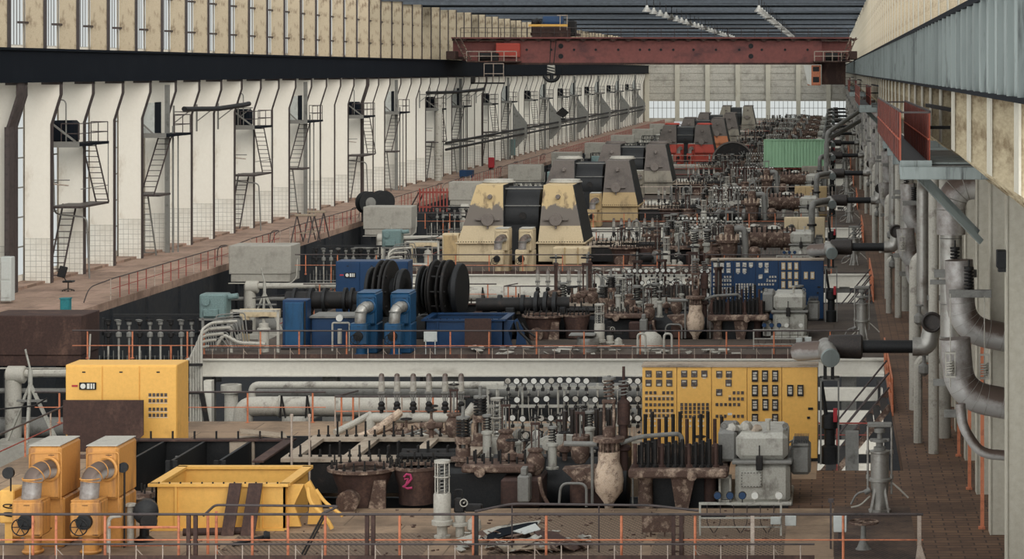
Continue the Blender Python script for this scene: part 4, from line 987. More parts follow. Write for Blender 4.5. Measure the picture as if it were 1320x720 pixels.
# ---- generator hoods in pairs with a dark bay between
HOODS = {2: ('tan', 'cream', 'cream'), 3: ('hood', 'tan', 'dark-topped tan'), 4: ('hood', 'greytan', 'dark-topped grey'), 6: ('hood', 'red', 'dark-topped red'), 7: ('hood', 'salmon', 'dark-topped orange'), 8: ('hood', 'greytan', 'dark grey'), 10: ('greytan', 'greytan', 'pale grey')}
def hood(k, side, top, base, word):
    y0, y1 = 63.0, 68.0
    bx0, bx1, tx0, tx1 = ((-22.65, -19.9, -21.55, -19.95), (-17.8, -15.05, -17.5, -15.75))[side]
    z1, z2, z3 = 1.14, 2.17, 4.6
    t = thing('generator_hood', '%s pyramid hood, %s of the pair on the %s' % (word, ('left', 'right')[side], U[k]) , 'hood', ((bx0+bx1)/2, 65.5, 0))
    f = (z2-z1)/(z3-z1); ix0, ix1 = bx0+(tx0-bx0)*f, bx1+(tx1-bx1)*f; yi0, yi1 = y0+.35*f, y1-.6*f
    q = lambda a, b, c, d, z: [(a, c, z), (b, c, z), (b, d, z), (a, d, z)]
    part('lower_case', MB().cbox(bx0, bx1, y0+.1, y1, 0, z1, .03), M[base], t)
    part('flange', MB().box(bx0-.12, bx1+.12, y0-.08, y1+.1, z1-.04, z1+.04), M[base], t)
    part('skirt', MB().hull8(q(bx0, bx1, y0, y1, z1+.04), q(ix0, ix1, yi0, yi1, z2)), M[base], t)
    s = part('upper_case', MB().hull8(q(ix0, ix1, yi0, yi1, z2), q(tx0, tx1, y0+.35, y1-.6, z3)), M[top] if k != 2 else M['creamhood'], t)
    cx = ix0+.62*(ix1-ix0) if side == 0 else ix0+.4*(ix1-ix0); zc = 2.55
    part('hatch', MB().cyl((cx, y0-.16, zc), (cx, y0+.3, zc), .37, None, 26).box(cx-.75, cx+.75, y0-.02, y0+.2, zc-.05, zc+.04).box(cx-.05, cx+.05, y0-.06, y0+.2, zc-.55, zc), M['hatch'], t)
    part('lug', MB().cyl((cx+.1, y0-.02, 3.9), (cx+.1, y0+.5, 3.9), .12, .18, 12), M['hatch'], t)
    m = 'pipewhite' if k < 4 else ('hood' if k != 6 else 'red')
    part('roof_cap', MB().cyl(((tx0+tx1)/2+.1, 66.4, z3), ((tx0+tx1)/2+.1, 66.4, z3+.22), .95, .9, 30).ring(((tx0+tx1)/2+.1, 66.4, z3+.06), (0,0,1), .98, .05, 30, 6), M[m], t)
    b = MB()
    for i in range(18): b.cyl((bx0+.05+i*(bx1-bx0-.1)/17, y0-.05, z1+.04), (bx0+.05+i*(bx1-bx0-.1)/17, y0-.05, z1+.1), .03, None, 6)
    part('bolts', b, M['iron'], t)
    part('side_shade', MB().hull8(q(bx1-.0, bx1+.05, y0, y1, z1), q(tx1, tx1+.05, y0+.35, y1-.6, z3)), M['black'], t)  # black sheet over the right side, its shade put into the colour
    t.location.y += k*D
    return t
nt = NT('peeling_cream_hood'); sx = nt.n('ShaderNodeSeparateXYZ'); nt.l(nt.co.outputs['Object'], sx.inputs[0])
nz = nt.noise(1.3, (1,1,.6), 6, .6); ad = nt.n('ShaderNodeMath', operation='MULTIPLY_ADD'); nt.l(nz, ad.inputs[0]); ad.inputs[1].default_value = 1.6; nt.l(sx.outputs[2], ad.inputs[2])
c = nt.mix(nt.ramp(ad.outputs[0], 4.05, 4.15), lin('6f675f'), nt.mix(nt.ramp(nt.noise(2.2, (1,1,.5), 6), .52, .66), lin('c4ac80'), lin('6e5c48')))
M['creamhood'] = nt.fin(c, .7, 0)
def core(k):
    t = thing('generator_core', 'black ribbed generator core between the hoods on the '+U[k], 'generator', (-18.85, 65.6, 0))
    part('drum', MB().cyl((-19.87, 65.4, 2.6), (-17.84, 65.4, 2.6), 1.85, None, 36), M['black'], t)
    part('base', MB().cbox(-19.87, -17.94, 63.6, 67.2, 0, 2.6, .05), M['black'], t)
    part('top_bar', MB().cyl((-19.9, 64.0, 4.35), (-17.6, 64.0, 4.35), .05, None, 8).cyl((-19.9, 63.5, 3.35), (-17.7, 63.5, 3.35), .03, None, 8), M['greymid'], t)
    part('hatch', MB().cyl((-18.8, 63.5, 2.75), (-18.8, 63.6, 2.75), .22, None, 20), M['iron'], t)
    t.location.y += k*D; return t
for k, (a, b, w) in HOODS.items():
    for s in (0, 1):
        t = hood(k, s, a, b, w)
    core(k)
t = thing('tall_cabinet', 'cream peeling cabinet left of the cream hoods', 'cabinet', (X(580,141), 141, 0))
part('carcass', MB().cbox(X(570,140), X(591,140), 140, 140.8, 0, 1.7, .03), M['cream'], t); part('door', MB().cbox(X(572,140), X(589,140), 139.94, 140, .1, 1.6, .02), M['tan'], t)
t = thing('casing_segment', 'tan bolted casing segment right of the cream coolers', 'casing', (X(740,139), 139, 0))
part('case', MB().cbox(X(713,138.5), X(760,138.5), 138.2, 139.5, 0, 1.0, .05), M['cream'], t); part('rib', MB().box(X(728,138.5), X(729.5,138.5), 138.1, 138.25, 0, 1.0).box(X(745,138.5), X(746.5,138.5), 138.1, 138.25, 0, 1.0), M['tan'], t)
# fan shaped covers by the red hoods, green container, tan cabinets
t = thing('green_container', 'pale green ribbed container standing across the machine rows', 'container', (-4.3, 252.5, 0))
x0, x1, yf, z0, z1 = X(985, 251.3), X(1063, 251.3), 251.3, Z(215, 251.3), Z(180, 251.3); prof = []
x = x0
while x < x1-.3: prof += [(x, yf), (x+.14, yf), (x+.18, yf+.06), (x+.3, yf+.06), (x+.34, yf)]; x += .34
vs = [(a, b, z0) for a, b in prof]+[(a, b, z1) for a, b in prof]; q = len(prof)
part('front_sheet', MB().add(vs, [(i, i+1, q+i+1, q+i) for i in range(q-1)]), M['green'], t)
part('body', MB().box(x0, x1, yf+.08, yf+2.2, z0, z1), M['green'], t)
part('edge_frame', MB().box(x0-.05, x1+.05, yf-.07, yf+.1, z0-.05, z0+.08).box(x0-.05, x1+.05, yf-.07, yf+.1, z1-.08, z1+.05).box(x0-.05, x0+.08, yf-.07, yf+.1, z0, z1).box(x1-.08, x1+.05, yf-.07, yf+.1, z0, z1), M['green'], t)
for x in (x0+.4, x1-.4):
    for y in (yf+.2, yf+2.0): part('leg', MB().box(x-.12, x+.12, y-.12, y+.12, 0, z0), M['greymid'], t)
for k, y, c, w in ((2, 145.0, 'cream', 'cream'), (3, 184, 'tan', 'tan'), (4, 223, 'greytan', 'grey-tan')):
    t = thing('relay_cabinet', '%s low relay cabinet behind the gear housing, %s' % (w, U[k]), 'cabinet', (-1.9, y, 0))
    part('carcass', MB().cbox(-3.1, -.55, y, y+.8, 0, 2.35, .03), M[c], t)
    for i in range(3): part('door', MB().cbox(-3.05+i*.84, -2.25+i*.84, y-.03, y, .1, 2.25, .015), M[c], t)
t = thing('curved_cover', 'dark half-round cover beside the red hoods', 'cover', (X(945, 292), 292, 0))
part('shell', MB().prism([(X(945,292)+2.6*math.cos(a*PI/14), 2.6*math.sin(a*PI/14)) for a in range(15)], 291, 293), M['iron'], t)
part('rim', MB().prism([(X(945,292)+2.7*math.cos(a*PI/14), 2.7*math.sin(a*PI/14)) for a in range(15)]+[(X(945,292)+2.5*math.cos(a*PI/14), 2.5*math.sin(a*PI/14)) for a in range(14,-1,-1)], 290.9, 291), M['hood'], t)

# ---- pipe crossing the aisle, with a capped stub
def crossing(label):
    Yp = 68.2; z = 3.42; t = thing('crossing_pipe', label, 'pipe', (.3, Yp, 2.9))
    part('lagged_end', MB().lathe((X(1060,Yp), Yp, z-.1), [(.26, 0), (.28, .02), (.28, .75), (.2, .9), (.05, .95)], 20, (-1, .25, -.1)), M['browncl'], t)
    part('stub', MB().cyl((X(1064,Yp), Yp+.1, z), (X(1070.5,Yp), Yp-.9, 3.2), .27, None, 24), M['silver'], t)
    part('end_cap', MB().cyl((X(1070.5,Yp), Yp-.9, 3.2), (X(1070.9,Yp), Yp-.96, 3.19), .285, .26, 24), M['corrug'], t)
    part('thick_sleeve', MB().lathe((X(1068,Yp), Yp, z), [(.3, 0), (.34, .05), (.36, .95), (.3, 1.0)], 24, (1,0,0)), M['darkpipe'], t)
    part('span', MB().cyl((X(1112,Yp), Yp, z), (2.45, Yp, z), .19, None, 20), M['black'], t)
    part('wall_elbow', MB().tube(bend([(2.3, Yp, z), (2.75, Yp, z), (2.95, Yp, z+.9)], .4, 6), .27, 18), M['silver'], t)
    part('open_flange', MB().ring((2.85, Yp-.35, z+.75), (0,1,0), .26, .05, 22, 7).cyl((2.85, Yp-.3, z+.75), (2.95, Yp, z+.75), .24, None, 20), M['darkpipe'], t)
    return t
t = crossing(''); rpt(t, ALL, 'pipe with round capped stub crossing the aisle, {u}')
def pipe_stand(label):
    Yp = 68.0; x0, x1 = X(1057,Yp), X(1082,Yp); t = thing('pipe_stand', label, 'stand', ((x0+x1)/2, Yp, 0))
    part('frame', MB().box(x0, x0+.05, Yp, Yp+.05, 0, 2.5).box(x1-.05, x1, Yp, Yp+.05, 0, 2.5).box(x0, x1, Yp, Yp+.05, 2.45, 2.52).box(x0, x1, Yp+.5, Yp+.55, 2.45, 2.52).box(x0, x0+.05, Yp+.5, Yp+.55, 0, 2.5).box(x1-.05, x1, Yp+.5, Yp+.55, 0, 2.5), M['greymid'], t)
    part('saddle', MB().box(x0+.1, x0+.2, Yp-.1, Yp+.3, 2.5, 3.0).box(x1-.25, x1-.15, Yp-.1, Yp+.3, 2.5, 3.0), M['iron'], t)
    part('pump', MB().lathe(((x0+x1)/2, Yp+.2, 0), [(.25, 0), (.25, .5), (.16, .55), (.16, 1.0), (.24, 1.05), (.24, 1.4), (.1, 1.5)], 16).cyl(((x0+x1)/2-.1, Yp+.1, 1.4), ((x0+x1)/2-.25, Yp+.1, 2.4), .06, None, 8), M['black'], t)
    part('red_tag', MB().cbox(x1-.18, x1-.06, Yp-.08, Yp-.01, 1.25, 1.65, .01), M['redwhite'], t)
    return t
t = pipe_stand(''); rpt(t, ALL, 'steel pipe stand over a black pump by the aisle, {u}')
# ---- stairs from the aisle down into the pit
def stairs(label):
    t = thing('pit_stair', label, 'staircase', (.9, 82, -3))
    part('kick_board', MB().box(1.96, 2.0, 78.2, 90.5, -.1, .25), M['orange'], t)
    for y in (78.4, 81.4, 84.4, 87.4, 90.3): part('post', MB().tube([(1.97, y, 0), (1.97, y, 1.15)], .035, 7), M['orange'], t)
    part('hand_rail', MB().tube([(1.97, 78.4, 1.13), (1.97, 90.3, 1.13)], .03, 7).tube([(1.97, 78.4, .6), (1.97, 90.3, .6)], .02, 6), M['orange'], t)
    for y in (80.2, 83.6):
        for dz in (0, -.5): part('sloping_rail', MB().tube([(1.9, y, 1.1+dz), (-.25, y-.2, -1.5+dz)], .035, 7), M['rail'], t)
        part('stringer', MB().bar((1.95, y, -.05), (-.5, y-.1, -3.0), .06, .2), M['rust'], t)
    b = MB()
    for i in range(10): x = 1.75-i*.24; b.box(x-.12, x+.12, 80.2, 83.5, -.25-i*.29, -.21-i*.29)
    part('tread', b, M['iron'], t)
    part('landing_rail', MB().tube([(-.9, 79.6, -.55), (1.2, 79.6, -.55)], .03, 6).tube([(-.9, 79.6, -.95), (1.2, 79.6, -.95)], .02, 6).tube([(-.9, 79.6, -2.2), (-.9, 79.6, -.55)], .03, 6).tube([(.1, 79.6, -2.2), (.1, 79.6, -.55)], .03, 6), M['redrail'], t)
    return t
t = stairs(''); rpt(t, range(7), 'orange-sided stair from the aisle into the pit, behind the {u}')
def ducts(label):
    t = thing('cable_duct_stack', label, 'cable duct', (.2, 91, -4)); 
    for i, (z, y) in enumerate(((-1.35, 90.5), (-2.15, 89.8), (-3.1, 88.6), (-3.9, 88.0))): part('duct', MB().cbox(-1.6, 1.9, y, y+.3, z, z+.52, .03), M['white'], t)
    part('hanger', MB().box(-1.4, -1.3, 88, 92, -5, -.7).box(1.7, 1.8, 90, 92, -5, -.7), M['iron'], t)
    return t
t = ducts(''); rpt(t, range(6), 'stack of pale cable ducts in the pit beside the stair, {u}')
# ---- pit pipework below the next deck
def solo_pipe(nm, pts, r, m, fmt, rad=.4, ks=ALL, extra=None):
    mb = MB().tube(bend(pts, rad), r, 14)
    if extra: extra(mb)
    t = solo(nm, mb, M[m], '', 'pipe'); rpt(t, ks, fmt)
YA = 88.0
solo_pipe('condensate_pipe', [(X(325,YA), YA, -.9), (X(325,YA), YA, -.38), (X(650,YA), YA, -.38)], .14, 'pipewhite', 'long pale pipe under the front beam, pit beyond the {u}')
solo_pipe('drain_main', [(X(330,90), 90, -.86), (X(830,90), 90, -.86)], .3, 'greymid', 'thick grey pipe high in the pit beyond the {u}')
solo_pipe('cooling_main', [(X(380,87), 87, -3.5), (X(385,87), 87, -1.6), (X(405,87), 87, -1.1), (X(560,87), 87, -1.05)], .33, 'pipewhite', 'pale curved cooling pipe rising in the pit, {u}')
solo_pipe('oil_pipe', [(X(300,84), 84, -5), (X(310,84), 84, -2.2), (X(760,84), 84, -2.2)], .12, 'iron', 'thin black oil pipe along the pit, {u}')
def bands(mb):
    for px in (360, 398): mb.ring((X(px,77.5), 77.5, .33), (1,0,0), .34, .03, 20, 6)
solo_pipe('lagged_main', [(X(312,77.5), 77.5, -.3), (X(316,77.5), 77.5, .3), (X(330,77.5), 77.5, .33), (X(598,77.5), 77.5, .33)], .33, 'rustpalepipe' if 'rustpalepipe' in M else 'pipewhite', 'fat lagged pipe lying along the rear edge of the {u}', .5, ALL, bands)
for i, px in enumerate((447, 480)):
    t = solo('lashing_straps', MB().bar((X(px-90+3,77), 77.1, 0), (X(px-85,77), 77.1, .75), .05).bar((X(px-80,77), 77.1, 0), (X(px-85,77), 77.1, .75), .05), M['iron'], '', 'strap')
    rpt(t, range(3), '%s crossed iron strut against the fat lagged pipe, %s' % (('left', 'right')[i], '{u}'))
for i, px in enumerate((298, 372, 447, 530)):
    t = solo('support_column', MB().cyl((X(px,90.5), 90.5, -5), (X(px,90.5), 90.5, -.7), .26, None, 16).cyl((X(px,90.5), 90.5, -1.0), (X(px,90.5), 90.5, -.7), .4, None, 16), M['pipewhite'], '', 'column')
    rpt(t, range(6), ORD[i]+' round pit column from left below the beam, {u}')
def riser_bundle(label):
    t = thing('riser_bundle', label, 'pipes', (X(258,92), 92, -4))
    for i, px in enumerate((246, 250.5, 255, 259, 263)):
        part('riser', MB().tube(bend([(X(px,92), 92-.1*i, -5), (X(px,92), 92-.1*i, .3+.25*i), (X(px+6,92), 92.4, .5+.25*i), (X(px+14+i*5,92), 93, .5+.25*i)], .25), .055, 8), M['pipewhite'], t)
    part('clamp', MB().box(X(244,92), X(266,92), 91.4, 91.5, -1.2, -1.1).box(X(244,92), X(266,92), 91.4, 91.5, -.1, 0), M['iron'], t)
    part('gusset_post', MB().hull8([(X(268,92), 91.6, -4), (X(276,92), 91.6, -4), (X(276,92), 92, -4), (X(268,92), 92, -4)], [(X(266,92), 91.6, -.7), (X(276,92), 91.6, -.7), (X(276,92), 92, -.7), (X(266,92), 92, -.7)]), M['white'], t)
    part('brace', MB().bar((X(264,92), 91.5, -1.1), (X(282,92), 91.5, -4.2), .1, .18), M['iron'], t)
    return t
t = riser_bundle(''); rpt(t, range(5), 'bundle of pale risers at the left corner of the {u}', None)
# pit left of the decks: tripod, capped riser, black valve rack, grey blocks
def tripod(label):
    Yt = 93.6; x = X(39, Yt); t = thing('tripod', label, 'tripod', (x, Yt, -5))
    for dx, dy in ((-1.0, .2), (0, -.4), (1.0, .2)): part('leg', MB().bar((x, Yt, -1.1), (x+dx, Yt+dy, -3.4), .16, .1), M['grey'], t)
    part('head', MB().cyl((x, Yt, -1.3), (x, Yt, -.5), .09, None, 10).tube([(x, Yt, -.5), (x-.2, Yt, .3)], .04, 6), M['grey'], t)
    part('cross_bar', MB().bar((x-.5, Yt-.1, -1.75), (x+.7, Yt-.1, -1.75), .09), M['greymid'], t)
    part('footing', MB().box(x-1.4, x+1.5, Yt-.8, Yt+.9, -5, -3.4), M['block'], t); return t
t = tripod(''); rpt(t, ALL, 'pale steel tripod on a pad in the left pit, {u}')
def capped(label):
    Yt = 95; x = X(17, Yt); t = thing('capped_riser', label, 'pipe', (x, Yt, -5))
    part('riser', MB().cyl((x, Yt, -5), (x, Yt, -1.1), .33, None, 18), M['pipewhite'], t)
    part('cap', MB().lathe((x-.3, Yt, -.9), [(.2, 0), (.36, .1), (.36, .75), (.3, .8)], 18, (1,0,0)), M['pipewhite'], t)
    part('branch', MB().tube([(x+.4, Yt, -.85), (x+6.5, Yt, -.8)], .16, 10), M['pipewhite'], t)
    part('branch', MB().tube([(x-2, Yt+.3, -1.6), (x+6.5, Yt+.3, -1.6)], .11, 8), M['greymid'], t); return t
t = capped(''); rpt(t, ALL, 'wide capped riser with long branch in the left pit, {u}')
solo_pipe('pit_main', [(-35, 96, -3.2), (-26, 96, -3.2)], .42, 'greymid', 'thick dusty main along the left pit, {u}')
WB = ['rust-brown steel-faced block at the left edge above the pit', 'pale grey rendered block beside the gap in the gallery railing', 'grey rendered block below the cable reel', 'third grey rendered block along the left pit']
for k in range(10):
    Yb = 96.5+k*D; t = thing('duct_block', WB[k] if k < 4 else 'grey duct block in the left pit beside the '+U[k], 'block', (-33.3, Yb, -.75))
    x1 = -31.5 if k else -31.2
    part('face', MB().cbox(-35.1, x1, Yb, Yb+2.4, -.3, 1.35, .03), M['rustdark' if k == 0 else 'block'], t); part('foot', MB().cbox(-35.0, x1-.05, Yb+.06, Yb+2.4, -.75, -.3, .02), M['rustdark' if k == 0 else 'block'], t)
    part('support', MB().box(-34.6, -34.2, Yb+.4, Yb+1, -5, -.75).box(-32.4, -32, Yb+.4, Yb+1, -5, -.75), M['pit'], t)
    part('lip', MB().tube(bend([(-35.1, Yb-.1, -.82), (x1, Yb-.1, -.82), (x1+.35, Yb-.1, -.5), (x1+.4, Yb-.1, .6)], .2), .035, 6), M['pipewhite'], t)
def valve_rack(label):
    Yr = 96.0; x0, x1 = -30.2, -26.2; t = thing('valve_rack', label, 'valve rack', (-28.2, Yr, -5))
    part('frame', MB().box(x0, x1, Yr, Yr+.1, .6, .72).box(x0, x1, Yr, Yr+.1, -.4, -.28).box(x0, x1, Yr+1.5, Yr+1.6, 1.2, 1.3).box(x0, x0+.1, Yr, Yr+.1, -5, 1.3).box(x1-.1, x1, Yr, Yr+.1, -5, 1.3).box(x0+1.9, x0+2.0, Yr, Yr+.1, -5, 1.2), M['black'], t)
    for i in range(9):
        x = x0+.3+i*.43; v = part('rack_valve', MB().lathe((x, Yr-.1, .2), [(.05, 0), (.05, .3), (.12, .35), (.12, .5), (.05, .55), (.05, .8), (.1, .85), (.1, .95)], 8), M['greymid' if i % 3 else 'iron'], t)
        part('handwheel', MB().ring((x, Yr-.2, 1.22), (0,.4,1), .13, .025, 12, 5), M['greymid' if i % 2 else 'iron'], v)
        part('rack_pipe', MB().tube([(x, Yr-.1, .2), (x, Yr-.1, -1.2-.3*(i % 3))], .04, 6), M['orange' if i % 4 == 2 else 'pipewhite'], t)
    b = MB()
    for i in range(22): x = x0+i*.19; b.tube([(x, Yr-.3, -1.9), (x, Yr-.3, -.2+.2*(i % 2))], .015, 4)
    part('guard_bars', b.tube([(x0, Yr-.3, -.6), (x1, Yr-.3, -.6)], .03, 6).tube([(x0, Yr-.3, -1.3), (x1+1, Yr-.3, -1.2)], .09, 8), M['greymid'], t)
    return t
t = valve_rack(''); rpt(t, ALL, 'black rack of small handwheel valves in the left pit, {u}')
def pit_rail(label):
    y = 93.2; x0, x1 = -30.5, -25.6; return railing('pit_railing', y, x0, x1, [x0+.6, x0+2.4, x0+4.6], label, z=0, mid='orange')
t = pit_rail(''); rpt(t, range(5), 'short orange-posted railing left of the deck beyond the {u}')
# ---- equipment at the left end of the second and later decks
def oil_skid(label):
    y = 95.3; t = thing('oil_skid', label, 'pump set', (-24, y, 0))
    m = part('motor', MB().cbox(-26.0, -24.9, y, y+.9, 1.35, 2.35, .06).cyl((-25.7, y-.12, 2.05), (-25.7, y, 2.05), .16, None, 14).cyl((-24.9, y+.4, 2.2), (-24.5, y+.4, 2.25), .12, None, 10).cbox(-25.8, -25.2, y-.12, y, 1.45, 1.75, .02), M['tealgrey'], t, 'teal-grey motor')
    part('stand', MB().box(-25.9, -25.8, y, y+.1, 0, 1.4).box(-25.1, -25.0, y, y+.1, 0, 1.4).box(-26, -24.9, y, y+.8, 1.28, 1.36), M['greymid'], t)
    part('panel', MB().cbox(-24.6, -22.9, y+1.0, y+1.1, 1.3, 1.65, .02).cbox(-24.5, -24.2, y+1.0, y+1.1, .1, 1.3, .02), M['cream'], t)
    part('frame', MB().box(-24.65, -24.55, y-.3, y-.2, 0, 1.75).box(-22.75, -22.65, y-.3, y-.2, 0, 1.75).box(-24.65, -22.65, y-.3, y-.2, 1.65, 1.75), M['pipewhite'], t)
    part('filter', MB().lathe((-23.35, y, 0), [(.22, 0), (.22, .85), (.28, .87), (.28, .95), (.2, 1.0), (.2, 1.15), (.06, 1.2), (.06, 1.4)], 16), M['pipewhite'], t)
    part('handwheel', MB().ring((-23.35, y, 1.4), (0,0,1), .2, .025, 16, 5).tube([(-23.55, y, 1.4), (-23.15, y, 1.4)], .02, 5), M['iron'], t)
    part('instrument', MB().cbox(-24.2, -23.8, y-.1, y, .75, 1.3, .03).cyl((-24, y-.15, 1.1), (-24, y-.1, 1.1), .14, None, 14), M['iron'], t)
    tb = MB()
    for i in range(9): tb.tube(bend([(-26.0+.1*i, y-.4, .1), (-26.0+.1*i, y-.4, .5+.13*i), (-25.0+.12*i, y-.35, .6+.13*i), (-24.7+.1*i, y-.3, .2)], .15), .028, 6)
    part('oil_tubes', tb, M['greymid'], t)
    part('coupling_pipe', MB().tube(bend([(-25.2, y-.3, .3), (-24.9, y-.3, .75), (-24.3, y-.3, .4), (-23.2, y-.3, .35)], .2), .08, 8), M['pipewhite'], t)
    return t
t = oil_skid(''); t.location.y += 0; 
t['label'] = 'teal-grey motor and oil filter skid at the left end of the second deck'
REP.append((t, (2, 3, 4, 5), 'motor and oil filter skid at the left end, {u}', None, 1))
t = thing('blue_cabinet', 'tall navy cabinet with recessed door at the left of the second deck', 'cabinet', (-22.1, 96.4, 0))
part('carcass', MB().cbox(-22.75, -21.75, 96, 96.8, .05, 2.05, .03), M['navy'], t); part('door', MB().cbox(-22.65, -21.87, 95.95, 96.0, .15, 1.95, .04), M['blue'], t); part('hinge_strip', MB().box(-21.84, -21.79, 95.93, 96.0, .1, 2.0), M['iron'], t)
part('base', MB().box(-22.8, -21.7, 95.95, 96.8, 0, .06), M['black'], t)
t = thing('low_tank', 'low navy tank with a gauge stand, right of the tall navy cabinet', 'tank', (-20.9, 97, 0))
part('shell', MB().cbox(-21.7, -19.6, 96.6, 98.2, 0, 1.25, .04), M['navy'], t); part('lid', MB().box(-21.75, -19.55, 96.5, 98.3, 1.25, 1.32), M['greymid'], t)
g = part('gauge_frame', MB().tube(bend([(-20.6, 95.6, 0), (-20.6, 95.6, 1.15), (-19.9, 95.6, 1.15), (-19.9, 95.6, 0)], .08), .04, 7).cyl((-20.3, 95.6, .3), (-20.3, 95.6, .9), .09, None, 10), M['pipewhite'], t); part('dial', MB().cyl((-20.3, 95.6, 1.35), (-20.3, 95.5, 1.35), .14, None, 16), M['dial'], g)
t = thing('white_filter', 'white and copper filter drum behind the second deck railing', 'filter', (X(745, 95.5), 95.5, 0))
part('drum', MB().lathe((X(758,95.5), 95.5, 0), [(.45, 0), (.45, .55), (.2, .6), (.15, .7)], 22), M['silver'], t); part('table', MB().box(X(735,95.5), X(768,95.5), 95, 95.9, .68, .72), M['greymid'], t)
t = thing('dome_cover', 'pale domed cover behind the second deck railing', 'cover', (X(838, 95.5), 95.5, 0))
part('dome', MB().lathe((X(838,95.5), 95.8, 0), [(.52, 0), (.52, .35), (.42, .6), (.2, .75), (.05, .78)], 22), M['pipewhite'], t); part('spigot', MB().cyl((X(838,95.5), 95.8, .75), (X(838,95.5), 95.8, 1.05), .06, None, 8), M['iron'], t)
for i, px in enumerate((822, 856)):
    solo('hoop_rail', MB().tube(bend([(X(px,93), 93, 0), (X(px,93), 93, 1.0), (X(px+10,93), 93, 1.0), (X(px+10,93), 93, 0)], .2), .045, 8), M['pipewhite'], '%s white hoop handrail above the nearest gauge rack' % ('left', 'right')[i], 'handrail')
# ================================================================== overhead crane
YC = 251.0
t = thing('bridge_crane', 'oxide-red overhead crane spanning the hall from wall to wall', 'crane', (-19.4, YC, 12.7))
x0, x1 = -41.2, 1.9
part('girder', MB().box(x0+5.6, x1-3.2, YC, YC+1.6, 12.35, 14.7).box(x0, x0+5.7, YC+.6, YC+1.6, 13.0, 14.7).box(x1-3.2, x1, YC+.6, YC+1.6, 13.0, 14.7), M['crane'], t)
part('girder', MB().box(x0, x1, YC+7, YC+8.6, 12.6, 14.7), M['crane'], t)
part('top_flange', MB().box(x0, x1, YC-.5, YC+1.8, 14.95, 15.1).box(x0, x1, YC+6.8, YC+8.9, 14.95, 15.1), M['crane'], t)
part('bottom_flange', MB().box(x0+5.4, x1-3, YC-.15, YC+1.75, 12.15, 12.36), M['rustdark'], t)
b = MB()
for i in range(27): x = x0+.8+i*1.62; b.prism([(x, 14.95), (x+.9, 14.95), (x+.45, 14.6)], YC-.4, YC)
part('web_strip', MB().box(x0, x1, YC-.02, YC+.02, 14.7, 14.97), M['rustdark'], t)
part('gusset', b, M['rustdark'], t)
b = MB()
for px in (679, 710.5, 740, 768, 797, 825, 837, 852, 868, 894, 923, 953, 982, 1012, 1041): b.cyl((X(px,YC), YC-.03, 13.75), (X(px,YC), YC+.01, 13.75), .14, None, 12)
for px in (723, 968):
    for z in (14.15, 13.05): b.cyl((X(px,YC), YC-.04, z), (X(px,YC), YC+.01, z), .27, None, 16)
part('access_hole', b, M['black'], t)
part('gear_housing', MB().cbox(X(640,YC), X(671,YC), YC-.5, YC+.7, 12.95, 14.45, .05), M['red'], t)
pr = MB()
for (a, b_) in ((604, 672), (1048, 1098)):
    pr.box(X(a,YC), X(b_,YC), YC-1.4, YC, 12.4, 12.55)
part('end_platform', pr, M['rustdark'], t)
for (a, b_) in ((604, 668), (1050, 1096)):
    r = MB().tube([(X(a,YC), YC-1.4, 13.55), (X(b_,YC), YC-1.4, 13.55)], .05, 5).tube([(X(a,YC), YC-1.4, 13.05), (X(b_,YC), YC-1.4, 13.05)], .04, 5)
    for i in range(5): x = X(a+(b_-a)*i/4, YC); r.tube([(x, YC-1.4, 12.5), (x, YC-1.4, 13.55)], .05, 5)
    part('platform_railing', r, M['palerail'], t)
    part('motor', MB().cyl((X(a+14,YC), YC-.8, 13.0), (X(a+30,YC), YC-.8, 13.0), .45, None, 14).cbox(X(a+32,YC), X(a+40,YC), YC-1.1, YC-.5, 12.55, 13.4, .06), M['iron'], t)
for (a, b_) in ((589, 604), (1100, 1088)):
    l = MB(); p, q = W(a, 48, YC-.8), W(b_, 77, YC-1.6)
    for s in (-.3, .3): l.bar(p+Vector((s,0,0)), q+Vector((s,0,0)), .1, .1)
    for i in range(9): c = p.lerp(q, (i+.5)/9); l.box(c.x-.3, c.x+.3, c.y-.04, c.y+.04, c.z-.03, c.z+.03)
    part('access_ladder', l, M['rust'], t)
r = MB()
for i in range(30): x = x0+1+i*1.44; r.tube([(x, YC-.4, 15.1), (x, YC-.4, 16.1)], .035, 4)
r.tube([(x0+1, YC-.4, 16.1), (x1-1, YC-.4, 16.1)], .035, 4).tube([(x0+1, YC-.4, 15.6), (x1-1, YC-.4, 15.6)], .025, 4)
part('walkway_railing', r, M['rail'], t)
part('end_carriage', MB().cbox(x0-.4, x0+.6, YC-1.5, YC+10, 12.7, 13.6, .06).cbox(x1-.3, x1+.6, YC-1.5, YC+10, 12.7, 13.6, .06), M['rustdark'], t)
cb = part('cabin', MB().cbox(X(1041,YC), X(1058,YC), YC-.6, YC+1.6, Z(110,YC), Z(84,YC), .05), M['orange'], t)
part('cabin_window', MB().box(X(1048,YC), X(1056,YC), YC-.62, YC-.6, Z(92,YC), Z(86,YC)).box(X(1048,YC), X(1056,YC), YC-.62, YC-.6, Z(106,YC), Z(99,YC)), M['black'], cb)
part('cabin_side', MB().hull8([(X(1041,YC), YC-.6, Z(108,YC)), (X(1046,YC), YC-.65, Z(110,YC)), (X(1046,YC), YC-.6, Z(110,YC)), (X(1041,YC), YC, Z(108,YC))], [(X(1036,YC), YC-.6, Z(84,YC)), (X(1046,YC), YC-.65, Z(84,YC)), (X(1046,YC), YC-.6, Z(84,YC)), (X(1036,YC), YC, Z(84,YC))]), M['dial'], cb)
part('cable_screen', MB().box(X(1059,YC), X(1090,YC), YC+.4, YC+.8, Z(109,YC), Z(80,YC)), M['rustdark'], t)
